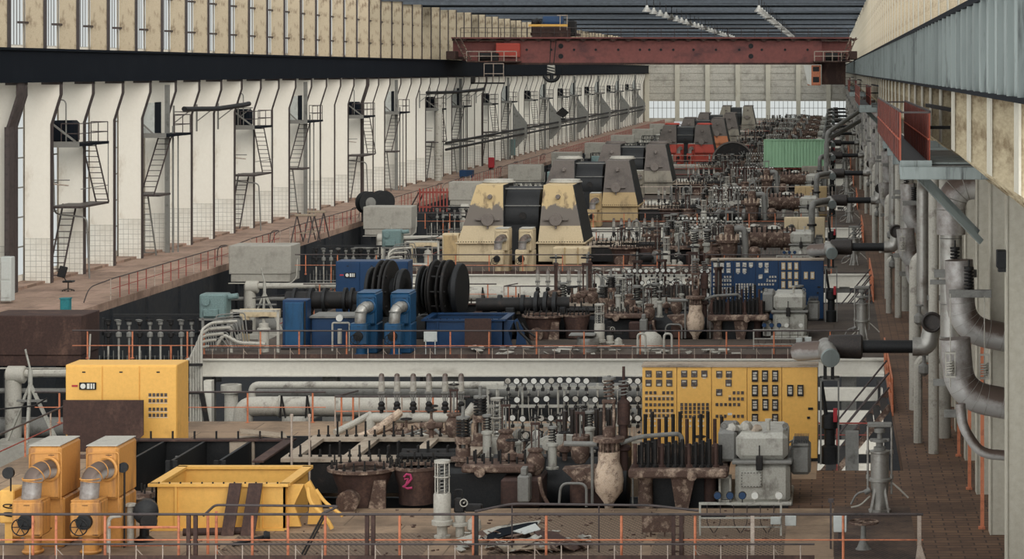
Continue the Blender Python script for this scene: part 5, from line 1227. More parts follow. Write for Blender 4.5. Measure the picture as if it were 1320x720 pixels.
bk = MB().box(X(611,YC), X(653,YC), YC-2.4, YC-1.2, Z(108,YC), Z(106,YC)).box(X(611,YC), X(615,YC), YC-2.4, YC-1.2, Z(108,YC), Z(98,YC))
part('hanging_basket', bk, M['iron'], t)
r = MB()
for px in (624, 636, 649): r.tube([W(px, 82, YC-2.4), W(px, 106, YC-2.4)], .04, 4)
for py in (82, 95): r.tube([W(624, py, YC-2.4), W(649, py, YC-2.4)], .04, 4)
part('basket_rails', r, M['palerail'], t)
t = thing('crane_trolley', 'yellow-railed crane trolley on top of the red bridge', 'trolley', (X(711,YC), YC+4, 15.1))
a, b_ = X(683,YC), X(738,YC)
part('frame', MB().cbox(a, b_, YC+.4, YC+8, 15.3, 15.6, .04).box(a+.3, b_-.2, YC-.2, YC+.1, 15.1, 16.2), M['rustdark'], t)
part('buffer_beam', MB().box(a-.1, X(732,YC), YC-.3, YC-.1, 16.25, 16.5), M['yellow'], t)
part('drum', MB().cyl((X(696,YC), YC+3, 16.7), (X(722,YC), YC+3, 16.7), .75, None, 20), M['navy'], t)
part('hoist_gear', MB().cbox(X(684,YC), X(696,YC), YC+.5, YC+2, 15.6, 17.0, .1).cyl((X(688,YC), YC+.4, 16.6), (X(694,YC), YC+.4, 16.9), .35, None, 12).cbox(X(732,YC), X(741,YC), YC, YC+2, 15.2, 16.9, .1), M['iron'], t)
r = MB()
for px in (722, 731): r.tube([W(px, 39, YC-.2), W(px, 19, YC-.2)], .05, 4)
r.tube([W(718, 20, YC-.2), W(731, 20, YC-.2)], .05, 4); part('railing', r, M['palerail'], t)
for x in (a+.6, b_-.6): part('wheel', MB().cyl((x, YC+.3, 15.32), (x, YC+.6, 15.32), .3, None, 16), M['iron'], t)
t = thing('crane_hook', 'black crane hook with striped block hanging below the red bridge', 'hook', (X(711,YC-2), YC-2, Z(103,YC)))
hx = X(711,YC-2); y = YC-2
part('block', MB().cbox(hx-.45, hx+.35, y-.2, y+.2, Z(95,YC), Z(84,YC), .05), M['pipewhite'], t)
s = MB()
for i in range(3): zz = Z(94,YC)+i*.3; s.hull8([(hx-.46, y-.22, zz), (hx+.36, y-.22, zz-.2), (hx+.36, y-.2, zz-.2), (hx-.46, y-.2, zz)], [(hx-.46, y-.22, zz+.14), (hx+.36, y-.22, zz-.06), (hx+.36, y-.2, zz-.06), (hx-.46, y-.2, zz+.14)])
part('stripes', s, M['black'], t)
part('hook', MB().tube([(hx+.75*math.cos(q), y, Z(97,YC)+.6*math.sin(q)) for q in [PI*(1+i/12) for i in range(13)]], .2, 8).cyl((hx, y, Z(96,YC)), (hx, y, Z(103,YC)), .2, None, 10), M['black'], t)
part('rope', MB().tube([(hx-.2, y, Z(85,YC)), (hx-.3, y+2, 15.2)], .05, 5).tube([(hx+.2, y, Z(85,YC)), (hx+.3, y+2, 15.2)], .05, 5), M['iron'], t)
t = thing('striped_hook_block', 'dark striped hook block hanging before the left wall', 'hook block', (X(725, 320), 320, Z(155,320)))
x = X(725,320); part('block', MB().prism([(x-.9, Z(146,320)), (x, Z(138,320)), (x+.9, Z(145,320)), (x+.1, Z(152,320))], 319.8, 320.2), M['iron'], t); part('tail', MB().cyl((x+.1, 320, Z(152,320)), (x+.1, 320, Z(155,320)), .3, None, 8), M['black'], t)
part('rope', MB().tube([(x, 320, Z(139,320)), (x, 320, 18.5)], .04, 4), M['iron'], t)
# lamps below the roof in two rows
def lamp(x, Yl, label, grp):
    t = thing('hall_lamp', label, 'lamp', (x, Yl, 16.9), grp)
    part('shade', MB().lathe((x, Yl, 16.9), [(.46, 0), (.4, .12), (.16, .45), (.12, .6)], 12), M['silver'], t)
    part('bulb', MB().lathe((x, Yl, 16.95), [(.05, 0), (.16, .08), (.16, .2), (.06, .3)], 10), M['lampglow'], t)
    part('rod', MB().cyl((x, Yl, 17.4), (x, Yl, 18.3), .04, None, 5), M['iron'], t); return t
for (x, w) in ((-17.2, 'left'), (-6.9, 'right')):
    l0 = None
    for i in range(24):
        Yl = 214+i*8.1; lb = 'bell lamp in the %s hanging row under the roof' % w; g = '%s row of roof lamps' % w
        if l0 is None: l0 = lamp(x, Yl, lb, g)
        else: dup(l0, (0, i*8.1, 0), lb, g, lambda q: list(q.children))
# ================================================================== left gallery
def gal_rail(k, y0, y1):
    t = thing('gallery_railing', '%s of the gallery edge, %s' % (('long dark-topped red railing', 'short red railing return')[y1-y0 < 12], ORDK[k]), 'railing', (-36.3, y0, 0)); x = -36.3
    part('top_rail', MB().tube(bend([(-37.2, y0-.6, .0), (-37.0, y0-.4, .75), (x, y0+1.2, 1.05), (x, y1, 1.05), (x-.7, y1+.3, 1.0), (x-.75, y1+.3, .1)], .4), .03, 7), M['rail'], t)
    part('mid_rail', MB().tube([(x, y0+1, .55), (x, y1, .55)], .02, 5), M['redrail'], t)
    n = int((y1-y0)/1.5)
    for i in range(n+1): part('post', MB().tube([(x, y0+.8+i*(y1-y0-.8)/n, 0), (x, y0+.8+i*(y1-y0-.8)/n, 1.05)], .028, 6), M['redrail' if i % 5 else 'palerail'], t)
    return t
ORDK = ['nearest stretch', 'second stretch from the front', 'third stretch', 'fourth stretch', 'fifth stretch', 'sixth stretch', 'seventh stretch', 'eighth stretch', 'ninth stretch', 'tenth stretch', 'eleventh stretch']
for k in range(5):
    gal_rail(k, 116+k*D, 139.5+k*D); gal_rail(k, 144+k*D, 152.5+k*D)
for k in range(5, 10):
    b = MB().tube([(-36.3, 116+k*D, 1.05), (-36.3, 152+k*D, 1.05)], .04, 4).tube([(-36.3, 116+k*D, .5), (-36.3, 152+k*D, .5)], .03, 4)
    for i in range(19): b.tube([(-36.3, 116+k*D+2*i, 0), (-36.3, 116+k*D+2*i, 1.05)], .04, 4)
    solo('gallery_railing', b, M['redrail'], 'thin red railing of the gallery edge, '+ORDK[k], 'railing')
# ladder platforms on the columns
def ladder(mb, p, q, w, n, r=.025):
    p, q = Vector(p), Vector(q)
    for s in (-w/2, w/2): mb.bar(p+Vector((s,0,0)), q+Vector((s,0,0)), .05, .09)
    for i in range(n): c = p.lerp(q, (i+.5)/n); mb.box(c.x-w/2, c.x+w/2, c.y-.03, c.y+.03, c.z-.022, c.z+.022)
    return mb
def platA(label):
    y = 127.4; t = thing('ladder_platform', label, 'platform', (-41.8, y+2.5, 0))
    part('deck', MB().box(-43.4, -41.3, y, y+3.4, 7.35, 7.5).box(-42.38, -41.3, y+3.4, y+5.2, 7.35, 7.5), M['beam'], t)
    part('front_beam', MB().box(-43.5, -41.3, y-.06, y, 7.3, 7.62), M['greymid'], t)
    part('brace', MB().bar((-43.2, y, 8.9), (-41.5, y, 7.6), .07, .1), M['greymid'], t)
    r = MB()
    for (x, yy) in ((-41.35, y), (-41.35, y+1.7), (-41.35, y+3.4), (-41.35, y+5.1), (-42.3, y+5.1), (-42.3, y)): r.tube([(x, yy, 7.5), (x, yy, 8.6)], .03, 5)
    for z in (8.05, 8.6): r.tube([(-42.3, y, z), (-41.35, y, z), (-41.35, y+5.1, z), (-42.3, y+5.1, z)], .028, 5)
    part('railing', r, M['rail'], t)
    part('upper_ladder', ladder(MB(), (-41.75, y+3.0, 7.45), (-41.55, y+4.8, 4.05), .72, 11), M['rail'], t)
    part('landing', MB().box(-43.0, -41.3, y+.2, y+3.4, 3.95, 4.07).box(-42.38, -41.3, y+3.4, y+5.2, 3.95, 4.07), M['rail'], t)
    part('landing_rail', MB().tube([(-41.32, y+5.1, 4.0), (-41.32, y+5.1, 7.4)], .03, 5).tube([(-41.32, y+.3, 5.0), (-41.32, y+5.1, 5.0)], .025, 5).tube([(-42.9, y+.2, 5.5), (-41.9, y+.2, 5.5)], .03, 5), M['greymid'], t)
    part('lower_ladder', ladder(MB(), (-42.85, y+3.1, 4.05), (-43.15, y+1.5, 0), .75, 12), M['rail'], t)
    part('drop_pipe', MB().tube(bend([(-43.1, y+1.0, 7.3), (-43.0, y+1.0, 3.6), (-41.3, y+1.2, 3.4), (-41.2, y+1.4, 0)], .3), .05, 7), M['greymid'], t)
    part('wall_pipe', MB().tube([(-43.3, y+.1, 0), (-43.3, y+.1, 10.7)], .06, 6).tube(bend([(-43.0, y+.3, 7.2), (-43.0, y+.3, 5.3), (-42.0, y+.3, 5.2)], .2), .04, 6), M['palerail'], t)
    return t
def boxA(label):
    y = 128.0; t = thing('platform_cabinet', label, 'cabinet', (-42.3, y+1, 7.5))
    part('case', MB().cbox(-43.2, -41.95, y+.3, y+1.6, 7.52, 8.75, .15), M['beam'], t)
    part('conduit', MB().tube(bend([(-43.0, y+.2, 8.7), (-43.0, y+.2, 9.9), (-42.3, y+.2, 9.9), (-42.3, y+.2, 7.6)], .3), .04, 6), M['greymid'], t); return t
def platB(label):
    y = 143.6; t = thing('ladder_platform', label, 'platform', (-41.8, y+2.5, 0))
    part('deck', MB().box(-43.7, -41.2, y, y+3.4, 7.4, 7.55).box(-42.38, -41.2, y+3.4, y+5.6, 7.4, 7.55), M['beam'], t)
    part('front_beam', MB().box(-43.5, -41.2, y-.06, y, 7.35, 7.65), M['greymid'], t)
    part('brace', MB().bar((-43.4, y, 8.9), (-42.0, y, 7.6), .07, .1), M['greymid'], t)
    part('ladder', ladder(MB(), (-41.9, y+2.2, 7.4), (-42.3, y-.2, 3.85), .8, 11), M['rail'], t)
    part('landing', MB().box(-43.2, -41.5, y-.4, y+2.0, 3.75, 3.87), M['rail'], t)
    part('lower_ladder', ladder(MB(), (-42.8, y+.4, 3.8), (-42.6, y+1.5, 0), .7, 11), M['greymid'], t)
    r = MB()
    for (x, yy) in ((-41.25, y+2), (-41.25, y+3.8), (-41.25, y+5.5), (-42.3, y+5.5)): r.tube([(x, yy, 7.5), (x, yy, 8.7)], .03, 5)
    for z in (8.1, 8.7): r.tube([(-41.25, y+2, z), (-41.25, y+5.5, z), (-42.3, y+5.5, z)], .028, 5)
    part('railing', r, M['rail'], t)
    part('cable_run', MB().box(-42.3, -42.0, y+3.5, y+3.6, 0, 10.6).box(-41.9, -41.8, y+3.7, y+3.8, 0, 8).tube([(-41.6, y+4, 0), (-41.6, y+4, 7.4)], .05, 5), M['greymid'], t)
    return t
def boxB(label):
    y = 143.9; t = thing('platform_cabinet', label, 'cabinet', (-42.4, y+1, 7.55))
    part('case', MB().cbox(-43.6, -42.05, y+.2, y+1.2, 7.57, 9.5, .03), M['fridge'], t); part('side', MB().box(-42.05, -42.0, y+.18, y+1.4, 7.57, 9.55), M['beam'], t)
    part('door', MB().cbox(-43.3, -42.6, y+.17, y+.2, 7.9, 9.0, .01), M['fridge'], t); return t
PA = platA('ladder platform with double flight, nearest on the left wall'); BA = boxA('dark rounded cabinet on the nearest left wall platform')
PB = platB('ladder platform with single flight, second on the left wall'); BB = boxB('pale grey cabinet on the second left wall platform')
NTH = ['', 'third', 'fifth', 'seventh', 'ninth', 'eleventh', 'thirteenth', 'fifteenth', 'seventeenth', 'nineteenth']; NTB = ['', 'fourth', 'sixth', 'eighth', 'tenth', 'twelfth', 'fourteenth', 'sixteenth', 'eighteenth', 'twentieth']
for k in range(1, 10):
    f = (lambda r, o, l: dup(r, o, l, None, lambda q: list(q.children))) if k < 3 else flat
    f(PA, (0, k*D, 0), 'double flight ladder platform, %s from the front on the left wall' % NTH[k])
    f(PB, (0, k*D, 0), 'single flight ladder platform, %s from the front on the left wall' % NTB[k])
    f(BA, (0, k*D, 0), 'dark cabinet on the %s platform of the left wall' % NTH[k]); f(BB, (0, k*D, 0), 'pale cabinet on the %s platform of the left wall' % NTB[k])
for j, (ya, yb, z) in enumerate(((149, 165.5, 9.05), (238, 276, 9.25))):
    t = thing('wall_pipe', ('short', 'long')[j]+' black pipe on brackets high on the left wall, '+('by the first pale cabinet', 'before the red crane'), 'pipe', (-41.6, (ya+yb)/2, z)) if False else thing('wall_pipe', ['short black pipe on brackets beside the first pale wall cabinet', 'long black sagging pipe on the left wall below the crane basket'][j], 'pipe', (-41.6, (ya+yb)/2, z))
    part('pipe', MB().tube([(-41.6, ya, z), (-41.6, ya+1, z-.03), (-41.6, (ya+yb)/2, z-.12), (-41.6, yb-1, z+.05), (-41.6, yb, z+.1)], .17, 10), M['black'], t)
    b = MB()
    for i in range(int((yb-ya)/5.4)+1): yy = ya+1+i*5.4; b.bar((-41.5, yy, z-.2), (-42.6, yy, z-.2), .07).bar((-41.6, yy, z-.2), (-42.5, yy, z-.9), .06).box(-42.6, -42.5, yy-.04, yy+.04, z-1.6, z+.2)
    part('bracket', b, M['greymid'], t)
t = thing('twin_pipe', 'pair of dark pipes along the middle of the far left wall', 'pipe', (-41.0, 375, 3))
for z in (3.85, 3.15): part('pipe', MB().tube([(-41.0, 246, z), (-41.0, 505, z)], .14, 7), M['iron'], t)
b = MB()
for i in range(23): b.box(-42.4, -40.8, 252.6+i*11, 252.75+i*11, 3.4, 3.6)
part('bracket', b, M['greymid'], t)
t = thing('standpipe', 'pale lagged standpipe where the twin dark pipes begin', 'pipe', (-41.4, 243.5, 0))
part('pipe', MB().cyl((-41.4, 243.5, 0), (-41.4, 243.5, 8.6), .4, None, 14), M['pipewhite'], t)
rg = MB()
for i in range(12): rg.ring((-41.4, 243.5, .4+i*.32), (0,0,1), .41, .05, 14, 5)
part('rings', rg, M['pipewhite'], t)
for i, yf in enumerate((307.5, 346, 384.5, 423, 461.5, 500)):
    P = [(-42.4, 1.3), (-42.0, 1.3), (-40.6, 2.9), (-40.6, 4.6), (-42.0, 6.4), (-42.4, 7.2)]
    solo('deflector_plate', MB().prism(P, yf, yf+.36), M['tealgrey'] if False else M['greymid'], 'dark pointed deflector plate, %s along the far left wall' % ('first', 'second', 'third', 'fourth', 'fifth', 'last')[i], 'plate')
# loose things on the gallery
t = thing('cable_reel', 'pair of black cable drums standing on the gallery edge', 'cable reel', (-35, 177, 0))
Yr = 177.0
for i, px in enumerate((474.5, 489)):
    x = X(px, Yr); ax = Vector((.75, -1, 0)) if i == 0 else Vector((.75, -1, 0)); c = Vector((x, Yr+i*1.2, 1.35+.12))
    d = part('drum', MB().lathe(c, [(.5, -.45), (.86, -.45), (.86, -.38), (.55, -.36), (.55, .3), (.86, .32), (.86, .4), (.5, .4)], 30, ax), M['black'], t)
    if i == 0: part('hub', MB().lathe(c, [(.1, .4), (.42, .42), (.42, .47), (.1, .5)], 24, ax), M['greymid'], d)
part('cradle', MB().bar((X(466,Yr), Yr, .65), (X(500,Yr), Yr+1.4, .65), .1, .1).box(X(466,Yr), X(470,Yr), Yr-.1, Yr+.1, 0, .65).box(X(494,Yr), X(498,Yr), Yr+1, Yr+1.2, 0, .65), M['rail'], t)
Yc = 121.5; x = X(83, Yc)
t = thing('office_chair', 'black office chair standing on the gallery by the tiled columns', 'chair', (x, Yc, 0))
part('seat', MB().cbox(x-.05, x+.5, Yc-.25, Yc+.25, .46, .55, .04), M['black'], t)
part('backrest', MB().obb((x-.12, Yc+.05, 1.0), (.42, .08, .6), Matrix.Rotation(.3, 3, 'Y') @ Matrix.Rotation(.4, 3, 'Z'), .03), M['black'], t)
part('column', MB().cyl((x+.2, Yc, .12), (x+.2, Yc, .46), .035, None, 8).bar((x+.1, Yc, .5), (x-.08, Yc+.05, .8), .05, .03), M['iron'], t)
for a in range(5): part('leg', MB().bar((x+.2, Yc, .12), (x+.2+.3*math.cos(a*1.257), Yc+.3*math.sin(a*1.257), .06), .04).lathe((x+.2+.3*math.cos(a*1.257), Yc+.3*math.sin(a*1.257), 0), [(.03, 0), (.035, .03), (.03, .06)], 8), M['iron'], t)
solo('teal_bin', MB().cbox(X(77,111), X(89,111), 111, 111.4, 0, .62, .04).box(X(76.5,111), X(89.5,111), 110.98, 111.42, .6, .66), M['teal'], 'small teal bin at the near corner of the gallery railing', 'bin')
def trestle(Yt, pa, pb, label, h):
    a, b_ = X(pa, Yt), X(pb, Yt); t = thing('trestle', label, 'trestle', ((a+b_)/2, Yt, 0))
    part('beam', MB().cbox(a, b_, Yt-.1, Yt+.1, h-.15, h, .02), M['wood'], t)
    for x in (a+.15, b_-.15):
        for s in (-.5, .5): part('leg', MB().bar((x, Yt, h-.1), (x+s*.6, Yt+s, 0), .07), M['rail'], t)
    part('brace', MB().bar((a+.1, Yt-.2, .6), (b_-.1, Yt-.2, .7), .06), M['wood'], t)
trestle(156, 380, 408, 'wooden trestle on the gallery, left of the two', 1.9); trestle(158, 396, 420, 'wooden trestle on the gallery, right of the two', 2.0)
t = thing('ribbed_screen', 'reddish slatted screen leaning by the gallery stair', 'screen', (X(552, 190), 190, 0))
b = MB()
for i in range(9): x = X(540,190)+i*.28; b.box(x, x+.1, 190, 190.08, 0, 1.9)
part('slats', b.box(X(540,190), X(540,190)+2.4, 190.08, 190.14, 1.5, 1.65).box(X(540,190), X(540,190)+2.4, 190.08, 190.14, .3, .45), M['redrail'], t)
part('props', MB().bar((X(540,190), 190.1, 1.6), (X(525,190), 190.6, 0), .08).bar((X(546,190), 190.1, 1.6), (X(534,190), 190.6, 0), .08), M['rail'], t)
Yh = 270.0
t = thing('hydrant_box', 'bright red hydrant box on the gallery, foot of the far left wall', 'hydrant box', (X(633,Yh), Yh, 0)); part('case', MB().cbox(X(629,Yh), X(637,Yh), Yh, Yh+.4, .2, 1.45, .1), M['redwhite'], t); part('foot', MB().box(X(630,Yh), X(636,Yh), Yh+.05, Yh+.35, 0, .2), M['iron'], t)
Yh = 302.0
t = thing('distribution_cabinet', 'grey cabinet on legs before the first pointed deflector plate', 'cabinet', (X(660,Yh), Yh, 0)); part('case', MB().cbox(X(657,Yh), X(664,Yh), Yh, Yh+.5, .5, 2.6, .03), M['tealgrey'], t); part('leg', MB().box(X(657,Yh), X(658,Yh), Yh, Yh+.1, 0, .5).box(X(663,Yh), X(664,Yh), Yh, Yh+.1, 0, .5), M['iron'], t)
solo('tool_chest', MB().cbox(X(592,250), X(609,250), 250, 251.2, .12, .8, .03).box(X(593,250), X(594,250), 250, 251, 0, .15).box(X(607,250), X(608,250), 250, 251, 0, .15), M['navy'], 'low dark blue chest at the foot of the far left wall', 'chest')
for i, (px, Yb, w) in enumerate(((16, 112, 1.5), (16, 118, .0))[:1]):
    solo('wall_cabinet', MB().cbox(X(0,115), X(14,115), 115, 115.6, .1, 2.3, .04).box(X(2,115), X(12,115), 114.96, 115, .3, 1.1).box(X(2,115), X(12,115), 114.96, 115, 1.2, 2.1), M['fridge'], 'grey cabinet at the left picture edge on the gallery', 'cabinet')
# ================================================================== right wall pipework
def vent(label):
    y = 64.0; t = thing('wall_vent_pipe', label, 'pipe', (3.22, y, 3.5))
    part('riser', MB().cyl((3.22, y, 3.4), (3.22, y, 7.1), .3, None, 20), M['silver'], t)
    e = bend([(3.22, y, 7.0), (3.22, y, 8.35), (4.7, y, 8.4)], .9, 8)
    el = part('elbow', MB().tube(e, .4, 20), M['browncl'], t, 'dusty brown lagged elbow')
    b = MB()
    for i in range(1, len(e)-1, 2): b.ring(e[i], e[i+1]-e[i-1], .405, .012, 20, 4)
    part('bands', b, M['silver'], el)
    b = MB()
    for z in (4.2, 5.1, 6.0, 6.9): b.ring((3.22, y, z), (0,0,1), .305, .012, 20, 4)
    part('bands', b, M['greymid'], t); return t
t = vent(''); rpt(t, ALL, 'tall silver riser with brown elbow on the right wall, {u}')
def lagged(pts, r, nm, rad):
    def f(label):
        t = thing('lagged_wall_pipe', label, 'pipe', pts[0]); e = bend(pts, rad, 10)
        part('cladding', MB().tube(e, r, 22), M['browncl'], t)
        b = MB()
        for i in range(1, len(e)-1, 2): b.ring(e[i], e[i+1]-e[i-1], r-.002, .008, 22, 4)
        b.ring(e[-1].lerp(e[-2], .5), e[-1]-e[-2], r-.002, .008, 22, 4); part('bands', b, M['silver'], t); return t
    t = f(''); rpt(t, ALL, nm)
Ya, Yb = 56.9, 55.4
lagged([W(1236, 335, Ya), W(1240, 424, Ya), W(1310, 437, Ya)], .35, 'upper lagged pipe curving into the right wall, {u}', .95)
lagged([W(1231, 436, Yb), W(1237, 508, Yb), W(1312, 523, Yb)], .37, 'lower lagged pipe curving into the right wall, {u}', 1.0)
solo_pipe('wall_drain_pipe', [W(1238, 520, 54.4), W(1240, 548, 54.4), W(1263, 584, 54.4), W(1312, 588, 54.4)], .12, 'browncl', 'thin cranked pipe low on the right wall, {u}', .3)
def hangers(label):
    t = thing('spring_hanger', label, 'pipe hanger', (3.2, 56.5, 5.7))
    A, B = 57.45, 56.3
    part('beam', MB().cbox(X(1204,A), X(1259,A), A-.1, A+.05, Z(357,A), Z(347,A), .01), M['greymid'], t)
    part('beam', MB().cbox(X(1223,B), X(1278,B), B-.1, B+.05, Z(383,B), Z(373,B), .01), M['greymid'], t)
    part('beam', MB().cbox(X(1199,A), X(1225,A), A+.1, A+.2, Z(367,A), Z(361,A), .01), M['greymid'], t)
    for (px, py, Y) in ((1231, 347, A), (1249, 373, B)):
        v = W(px, py, Y); part('spring', MB().helix((v.x, Y, 0), .1, .024, v.z, v.z+.5, 6).cyl(v, v+Vector((0,0,.72)), .025, None, 6).cyl(v+Vector((0,0,.5)), v+Vector((0,0,.55)), .12, None, 12), M['iron'], t)
    for (px, py, Y) in ((1225, 482, 54.9), (1269, 484, 55.6)):
        v = W(px, py, Y); x, z = v.x, v.z
        part('spring_can', MB().cyl((x, Y, z-.3), (x, Y, z+.6), .02, None, 6).helix((x, Y, 0), .085, .02, z, z+.3, 5).box(x-.12, x-.095, Y-.02, Y+.02, z-.05, z+.5).box(x+.095, x+.12, Y-.02, Y+.02, z-.05, z+.5).box(x-.12, x+.12, Y-.05, Y+.05, z+.48, z+.52).box(x-.12, x+.12, Y-.05, Y+.05, z-.08, z-.03).cyl((x, Y, z+.5), (x, Y, z+1.9), .012, None, 5), M['pipewhite'], t)
    part('side_bracket', MB().cbox(X(1203,Yb+.5), X(1226,Yb+.5), Yb+.5, Yb+.6, Z(501,Yb), Z(492,Yb), .01), M['greymid'], t)
    part('side_bracket', MB().cbox(X(1217,Yb+.5), X(1243,Yb+.5), Yb+.5, Yb+.6, Z(542,Yb), Z(532,Yb), .01), M['greymid'], t); return t
t = hangers(''); rpt(t, ALL, 'grey spring hanger beams holding the right wall pipes, {u}')
def riser2(label):
    y = 70.0; t = thing('white_riser', label, 'pipe', (3.0, y, 0))
    part('pipe', MB().cyl((3.0, y, 0), (3.0, y, 8.5), .16, None, 12).cyl((3.45, y+3, 0), (3.45, y+3, 8.5), .22, None, 12), M['pipewhite'], t)
    part('clamp', MB().box(2.8, 3.9, y-.05, y+.05, 4.6, 4.75).box(3.0, 3.9, y+2.95, y+3.05, 6.0, 6.15), M['greymid'], t)
    part('cross_branch', MB().tube(bend([(3.45, y+3, 7.4), (3.45, y+3, 8.0), (2.9, y+6, 8.0), (2.9, y+6, 3.5), (3.8, y+6, 3.3)], .5), .2, 12), M['silver'], t)
    for i in range(3): part('valve', MB().lathe((2.75, y+1+i*4, 2.2+i*1.1), [(.06, 0), (.18, .1), (.18, .3), (.06, .4), (.06, .6), (.14, .62), (.14, .66)], 10), M['greymid'], t)
    part('foot_branch', MB().tube(bend([(2.6, y+2, 0), (2.6, y+2, 2.6), (3.7, y+2, 2.6)], .3), .14, 10).tube(bend([(2.75, y+9, 0), (2.75, y+9, 5.2), (3.7, y+9, 5.2)], .4), .2, 12), M['pipewhite'], t)
    return t
t = riser2(''); rpt(t, ALL, 'cluster of white risers on the right wall beyond the {u}')
for i in range(0, 30):
    y = 46.7+i*S
    if i < 2: continue
    t = solo('orange_conduit', MB().box(3.68, 3.77, y+.72, y+.82, 0, 5.0).box(3.63, 3.8, y+.7, y+.84, 0, .06), M['orange'], 'orange upright conduit beside a right wall column', 'conduit', 'orange conduits along the right wall')
# red slatted platforms high on the right wall
def red_platform(label):
    x0, x1, y0, y1, z = 1.38, 2.0, 48.0, 72.0, 9.62; t = thing('red_platform', label, 'platform', (2.3, 48, 9.3))
    part('deck', MB().box(x0, 2.0, y0, y1, z-.05, z), M['black'], t)
    part('deck_edge', MB().box(x0-.02, 2.02, y0-.02, y0, z-.16, z+.03), M['corrug'], t)
    for (nm, x, L, n) in (('outer', x0, y1-y0, 13), ('inner', 1.98, 16.8, 22)):
        part('side_panel', MB().box(x-.004, x+.004, y0, y0+L, z, z+1.02), M['redorange'], t)
        b = MB()
        for i in range(n): yy = y0+L*(i+.5)/n; b.box(x-.035, x-.004, yy, yy+L/n*.42, z, z+1.02)
        part('slat', b, M['slatdark'], t)
        part('top_rail', MB().box(x-.02, x+.02, y0, y0+L, z+1.02, z+1.06), M['rail'], t)
        part('mid_strip', MB().box(x-.045, x+.006, y0, y0+L, z+.45, z+.48), M['redorange'], t)
    part('end_rail', MB().box(x0, 2.0, y0, y0+.03, z+1.0, z+1.04).box(x0+.0, 2.0, y0+16, y0+16.03, z+1.0, z+1.04), M['rail'], t)
    part('bearer', MB().cbox(1.36, 3.3, y0-.15, y0+.05, 9.26, 9.52, .015), M['corrug'], t)
    for i in range(0, 4): part('bearer', MB().cbox(1.38, 3.9, y0+1.2+i*5.5, y0+1.35+i*5.5, 9.3, 9.52, .01), M['corrug'], t)
    st = MB()
    for i in range(3): st.box(2.02, 3.3, y0+.3+i*1.3, y0+1.4+i*1.3, z-.06, z-.02)
    part('step_plate', st, M['corrug'], t)
    part('rear_deck', MB().box(2.02, 3.8, y0+.3, y0+4.0, 9.5, 9.54).box(2.02, 3.8, y0+4.9, y0+9.4, 9.5, 9.54), M['greymid'], t)
    part('brace', MB().bar((1.75, y0+.2, 9.3), (3.1, y0+1.0, 7.9), .07, .12).bar((1.85, y0+3, 9.3), (3.2, y0+3.8, 7.9), .07, .12), M['corrug'], t)
    part('tie_bar', MB().bar((1.95, y0+2, z+.66), (2.5, y0+2, z+.66), .07).bar((2.1, y0+4.5, z+1.1), (3.0, y0+1.5, z+.95), .08), M['iron'], t)
    return t
M['slatdark'] = worn('dark_red_slat_paint', '743a2e', '3c2623', .5, .75, 4, (1,1,.5), .6)
M['redorange'] = worn('red_orange_paint', 'b5573c', '7e4436', .55, .75, 4, (1,1,.5), .55)
RP = red_platform('red slatted platform nearest on the right wall')
dup(RP, (0, 77, 0), 'second red slatted platform along the right wall', None, lambda q: list(q.children)); flat(RP, (0, 154, 0), 'third red slatted platform along the right wall'); flat(RP, (0, 231, 0), 'fourth red slatted platform, far along the right wall')
solo('bracket_box', MB().cbox(3.66, 3.89, 52.25, 52.6, Z(345,52.4), Z(322,52.4), .02).box(3.7, 3.885, 52.3, 52.55, Z(350,52.4), Z(345,52.4)), M['black'], 'small black box bracketed on the near right column', 'box')
t = thing('sloping_pipes', 'pair of dark pipes sloping across the far aisle', 'pipe', (0, 215, 6))
for d in (0, 1.0): part('pipe', MB().tube(bend([W(1066-d, 214+8*d, 215), W(1066-d, 175+10*d, 215), W(1068, 170+9*d, 215), W(1108, 143+13*d, 240), W(1112, 140+13*d, 240)], .4), .22, 10), M['greymid'], t)
# ================================================================== scrap, debris and small fittings
def scrap(nm, a, b, r, m, label, extra=None):
    mb = MB().tube([a, Vector(a).lerp(Vector(b), .5)+Vector((0, 0, -r*.15)), b], r, 10)
    return solo(nm, mb, M[m], label, 'pipe')
q = lambda px, py, Y, z=None: (X(px, Y), Y, z if z is not None else Z(py, Y))
scrap('scrap_pipe', q(432, 0, 73.2, .12), q(478, 0, 74.2, .55), .11, 'pipewhite', 'pale flaking pipe lying left in the scrap heap behind the casing')
scrap('scrap_pipe', q(450, 0, 72.0, .1), q(492, 0, 72.4, .35), .12, 'rustpale', 'mottled pipe lying lowest left in the scrap heap')
scrap('scrap_pipe', q(474, 0, 71.8, .25), q(516, 0, 72.6, .85), .13, 'rustpale', 'thick mottled pipe tilted up in the middle of the scrap heap')
scrap('scrap_pipe', q(560, 0, 71.2, .55), q(582, 0, 71.0, .12), .05, 'greymid', 'grey angle bar propped right of the scrap heap')
scrap('scrap_pipe', q(538, 0, 70.5, .5), q(590, 0, 70.2, .2), .08, 'pipewhite', 'pale bent pipe at the right end of the scrap heap')
scrap('scrap_pipe', q(440, 0, 70.2, .28), q(500, 0, 70.6, .3), .1, 'wood', 'bleached pipe lying flat across the split casing')
r = random.Random(21); mb = MB()
for i in range(70):
    px = r.uniform(500, 600); Yy = r.uniform(70.5, 73); a = r.uniform(0, PI); l = r.uniform(.2, .7); z = r.uniform(.05, .45)
    mb.bar((X(px,Yy), Yy, z), (X(px,Yy)+l*math.cos(a), Yy+.5*l*math.sin(a), max(.04, z+r.uniform(-.2,.2))), r.uniform(.02,.08))
o = solo('scrap_heap', mb, M['rust'], 'tangle of rusty rods and offcuts behind the studded casing', 'debris'); o['kind'] = 'stuff'
